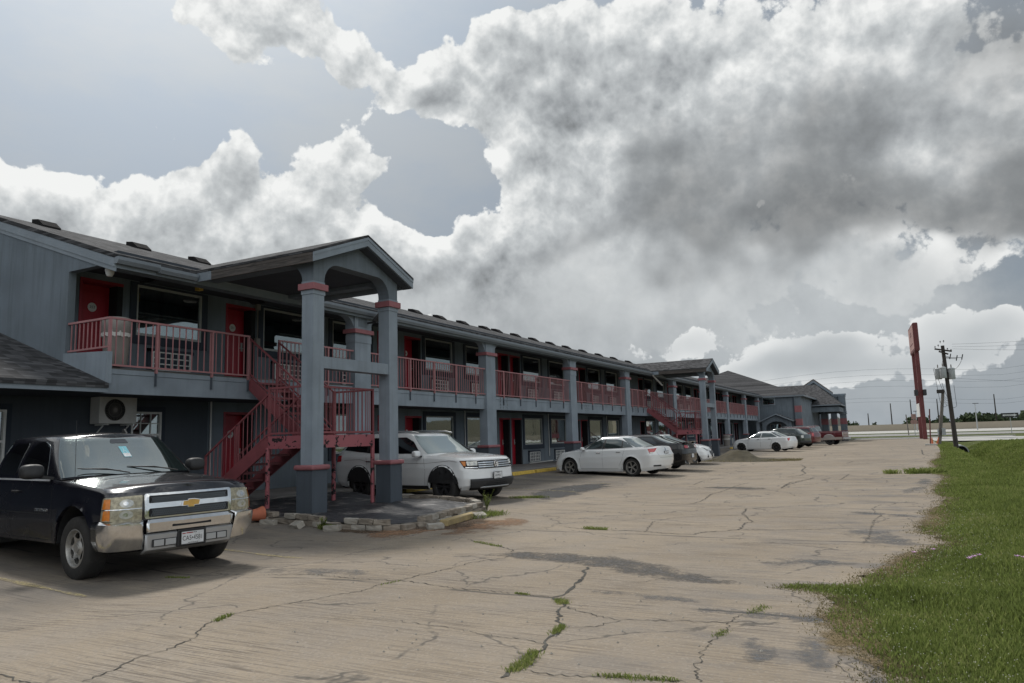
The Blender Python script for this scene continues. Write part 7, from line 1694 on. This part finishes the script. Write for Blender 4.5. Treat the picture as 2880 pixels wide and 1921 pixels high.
dj = np.minimum(1, (Xg-edge_x(Yg)+0.10)/0.5); keep = (Xg < 17)&(rng.uniform(0,1,n) < 0.35+0.65*dj); Xg, Yg, dj = Xg[keep], Yg[keep], dj[keep]
cl = 0.5+0.5*np.sin(Xg*2.3+np.sin(Yg*1.7)*2)*np.sin(Yg*1.9+np.sin(Xg*3.1)); tall = ss(0.2,1.4,Xg-edge_x(Yg))
Hh = (0.016+0.034*tall*(0.35+cl)+0.022*cl)*rng.uniform(0.5,1.4,len(Xg))*(1+0.018*Yg); Ww = (0.0055+0.0011*Yg)*rng.uniform(0.7,1.3,len(Xg))
blades('grass', Xg, Yg, Hh, Ww, GR, 'rough green grass verge along the right side of the lot', 'grass')
# dry fringe and tongues of weeds over the concrete rim
n = 22000; u = rng.uniform(0,1,n); Yd = 4.8*(50/4.8)**u; Xd = edge_x(Yd)-0.02+rng.normal(0,0.13,n)
blades('dry_grass', Xd, Yd, rng.uniform(0.006,0.022,n), 0.004+0.0007*Yd, DRY, 'dry brownish grass fringe along the edge of the concrete', 'grass', lean=1.2, zoff=0.004)
for pts in ([(-0.25,5.4),(-0.5,6.3),(-0.6,7.4)],[(-0.3,8.6),(-0.1,9.8),(0.1,10.8)],[(0.3,12.3),(0.25,13.6),(0.4,15.2),(0.6,17)]): smear('dead_grass_litter', pts, 0.55, 'dead_grass', 0.010)
spots = []
def along(pts, n, sd, h, w_=0.006):
    P_ = np.array(pts); seg = rng.integers(0, len(P_)-1, n); t = rng.uniform(0,1,n)[:,None]; q = P_[seg]*(1-t)+P_[seg+1]*t+rng.normal(0,sd,(n,2)); spots.append((q, h, w_))
along([(-2.47,4.55),(-2.46,4.75),(-2.52,5.0)], 800, 0.03, 0.02); along([(-3.05,6.62),(-2.95,6.5)], 350, 0.03, 0.02); along([(-2.62,5.75),(-2.6,5.5)], 300, 0.02, 0.02)
along([(-1.24,7.05),(-1.28,6.75)], 150, 0.03, 0.015); along([(-1.39,6.1),(-1.4,5.9)], 120, 0.025, 0.012); along([(-1.9,4.68),(-1.4,4.78)], 350, 0.02, 0.02)
along([(-5.19,6.66),(-5.15,6.93)], 60, 0.02, 0.012); along([(-5.6,4.78),(-5.66,5.0)], 160, 0.02, 0.02); along([(-5.9,9.85),(-5.3,9.52)], 250, 0.025, 0.02); along([(-3.6,6.76),(-3.45,6.74)], 150, 0.012, 0.015)
along([(-4.9,11.74),(-4.5,11.70)], 350, 0.03, 0.04); along([(-1.15,7.95),(-0.9,8.05),(-0.5,8.15)], 500, 0.06, 0.025); along([(0.0,28.0),(0.6,28.3),(1.0,28.6)], 700, 0.12, 0.16, 0.02); along([(-0.55,28.0),(-0.4,28.1)], 250, 0.08, 0.12, 0.02)
along([(-8.4,6.4),(-8.1,6.5)], 200, 0.02, 0.02); along([(-8.9,16.7),(-8.2,17.2)], 500, 0.05, 0.05, 0.01); along([(-7.7,12.6),(-7.5,13.4)], 700, 0.12, 0.08, 0.008); MS = rng.uniform(0,1,3200)
along([(-9.35,10.25),(-9.1,10.2)], 400, 0.05, 0.07)
qs = np.concatenate([s_[0] for s_ in spots]); hs = np.concatenate([np.full(len(s_[0]), s_[1]) for s_ in spots])*rng.uniform(0.5,1.4,len(qs)); ws_ = np.concatenate([np.full(len(s_[0]), s_[2]) for s_ in spots])
mq = np.column_stack([-9.7+MS*4.9, 39.6+MS*1.0+rng.normal(0,0.55,len(MS))]); blades('mound_grass', mq[:,0], mq[:,1], rng.uniform(0.04,0.13,len(mq)), np.full(len(mq),0.02), DRY, 'dry grass growing round the soil heap on the lot', 'grass', lean=0.7)
blades('crack_weeds', qs[:,0], qs[:,1], hs, ws_, GR, 'small green weeds growing in the pavement cracks', 'weeds', lean=0.8, zoff=0.008)
# leafy weed in the border, clover heads, flowers
def weed(x, y, h_, n, lb):
    t = empty('weed', (x,y,gz(x,y)+0.05), lb, 'weed'); mb = MB(); st_ = MB(); rs = random.Random(int(x*100))
    for k in range(n):
        a = rs.uniform(0,6.28); l = rs.uniform(0.5,1.0)*h_; tip = Vector((math.cos(a)*l*0.4, math.sin(a)*l*0.4, l)); st_.rod((0,0,0), tip, 0.004, 5, 0.002)
        for j in range(14):
            p = tip*rs.uniform(0.25,1.0); d = Vector((rs.uniform(-1,1),rs.uniform(-1,1),rs.uniform(-.2,.6))).normalized(); s_ = d.cross(Vector((0,0,1))).normalized()*0.012; L_ = rs.uniform(0.03,0.06); mb.add([p,p+d*L_*0.5+s_,p+d*L_,p+d*L_*0.5-s_],[(0,1,2,3)])
    st_.build('stem', GR, t, recalc=False); mb.build('leaves', GR, t, recalc=False)
weed(-7.95,13.75,0.42,16,'leafy green weed growing over the border blocks in front of the white SUV'); weed(-9.25,10.2,0.18,10,'small dark weed at the foot of the border blocks')
mb = MB(); n = 0
for _ in range(900):
    y = 5.0*(16/5.0)**random.random(); x = float(edge_x(y))+random.uniform(0.0,2.0+0.1*y)*random.random()**0.6; z = gz(x,y)+0.045; r_ = 0.003+0.0003*y
    mb.add([(x-r_,y,z),(x,y-r_,z),(x+r_,y,z),(x,y+r_,z),(x,y,z+r_*1.3),(x,y,z-r_)],[(0,1,4),(1,2,4),(2,3,4),(3,0,4)])
paint('clover_white', (0.33,0.33,0.24), 0.9, 0.1, 5, bump=0); paint('petal_pink', (0.62,0.38,0.60), 0.8, 0.1, 5, bump=0)
o = mb.build('clover_heads', MAT['clover_white'], recalc=False); tag(o, 'tiny pale clover heads scattered through the grass verge', 'clover', kind='stuff')
for i, (x,y) in enumerate(((-0.02,9.65),(0.18,9.95),(0.52,9.55),(0.56,9.62),(0.61,9.70),(0.50,9.48),(0.95,9.62),(1.0,9.55),(1.15,9.5))):
    t = empty('pink_flower', (x,y,gz(x,y)), 'small pink flower standing above the grass at the lot edge', 'flower', 'pink flowers in the grass')
    mb = MB(); mb.rod((0,0,0),(0,0,0.14),0.002,5); mb.build('stem', GR, t, recalc=False); mb = MB()
    for k in range(5): a = k*1.2566; mb.add([(0,0,0.14),(0.02*math.cos(a-0.5),0.02*math.sin(a-0.5),0.155),(0.034*math.cos(a),0.034*math.sin(a),0.16),(0.02*math.cos(a+0.5),0.02*math.sin(a+0.5),0.155)],[(0,1,2,3)])
    mb.build('petals', MAT['petal_pink'], t, recalc=False)
# little bits of litter and stones on the concrete
mb = MB()
for _ in range(260):
    y = 4.5*(30/4.5)**random.random(); x = random.uniform(-9,0)*(0.5+y/30) if y > 6 else random.uniform(-6,0); r_ = random.uniform(0.004,0.012)*(1+y*0.04); z = gz(min(x,float(edge_x(y))),y)+0.006
    mb.add([(x-r_,y,z),(x,y-r_*0.8,z),(x+r_*1.2,y,z),(x,y+r_,z),(x,y,z+r_)],[(0,1,4),(1,2,4),(2,3,4),(3,0,4)])
o = mb.build('pebbles', MAT['edging_pale'], recalc=False); tag(o, 'scattered small stones and crumbs on the concrete', 'pebbles', kind='stuff')
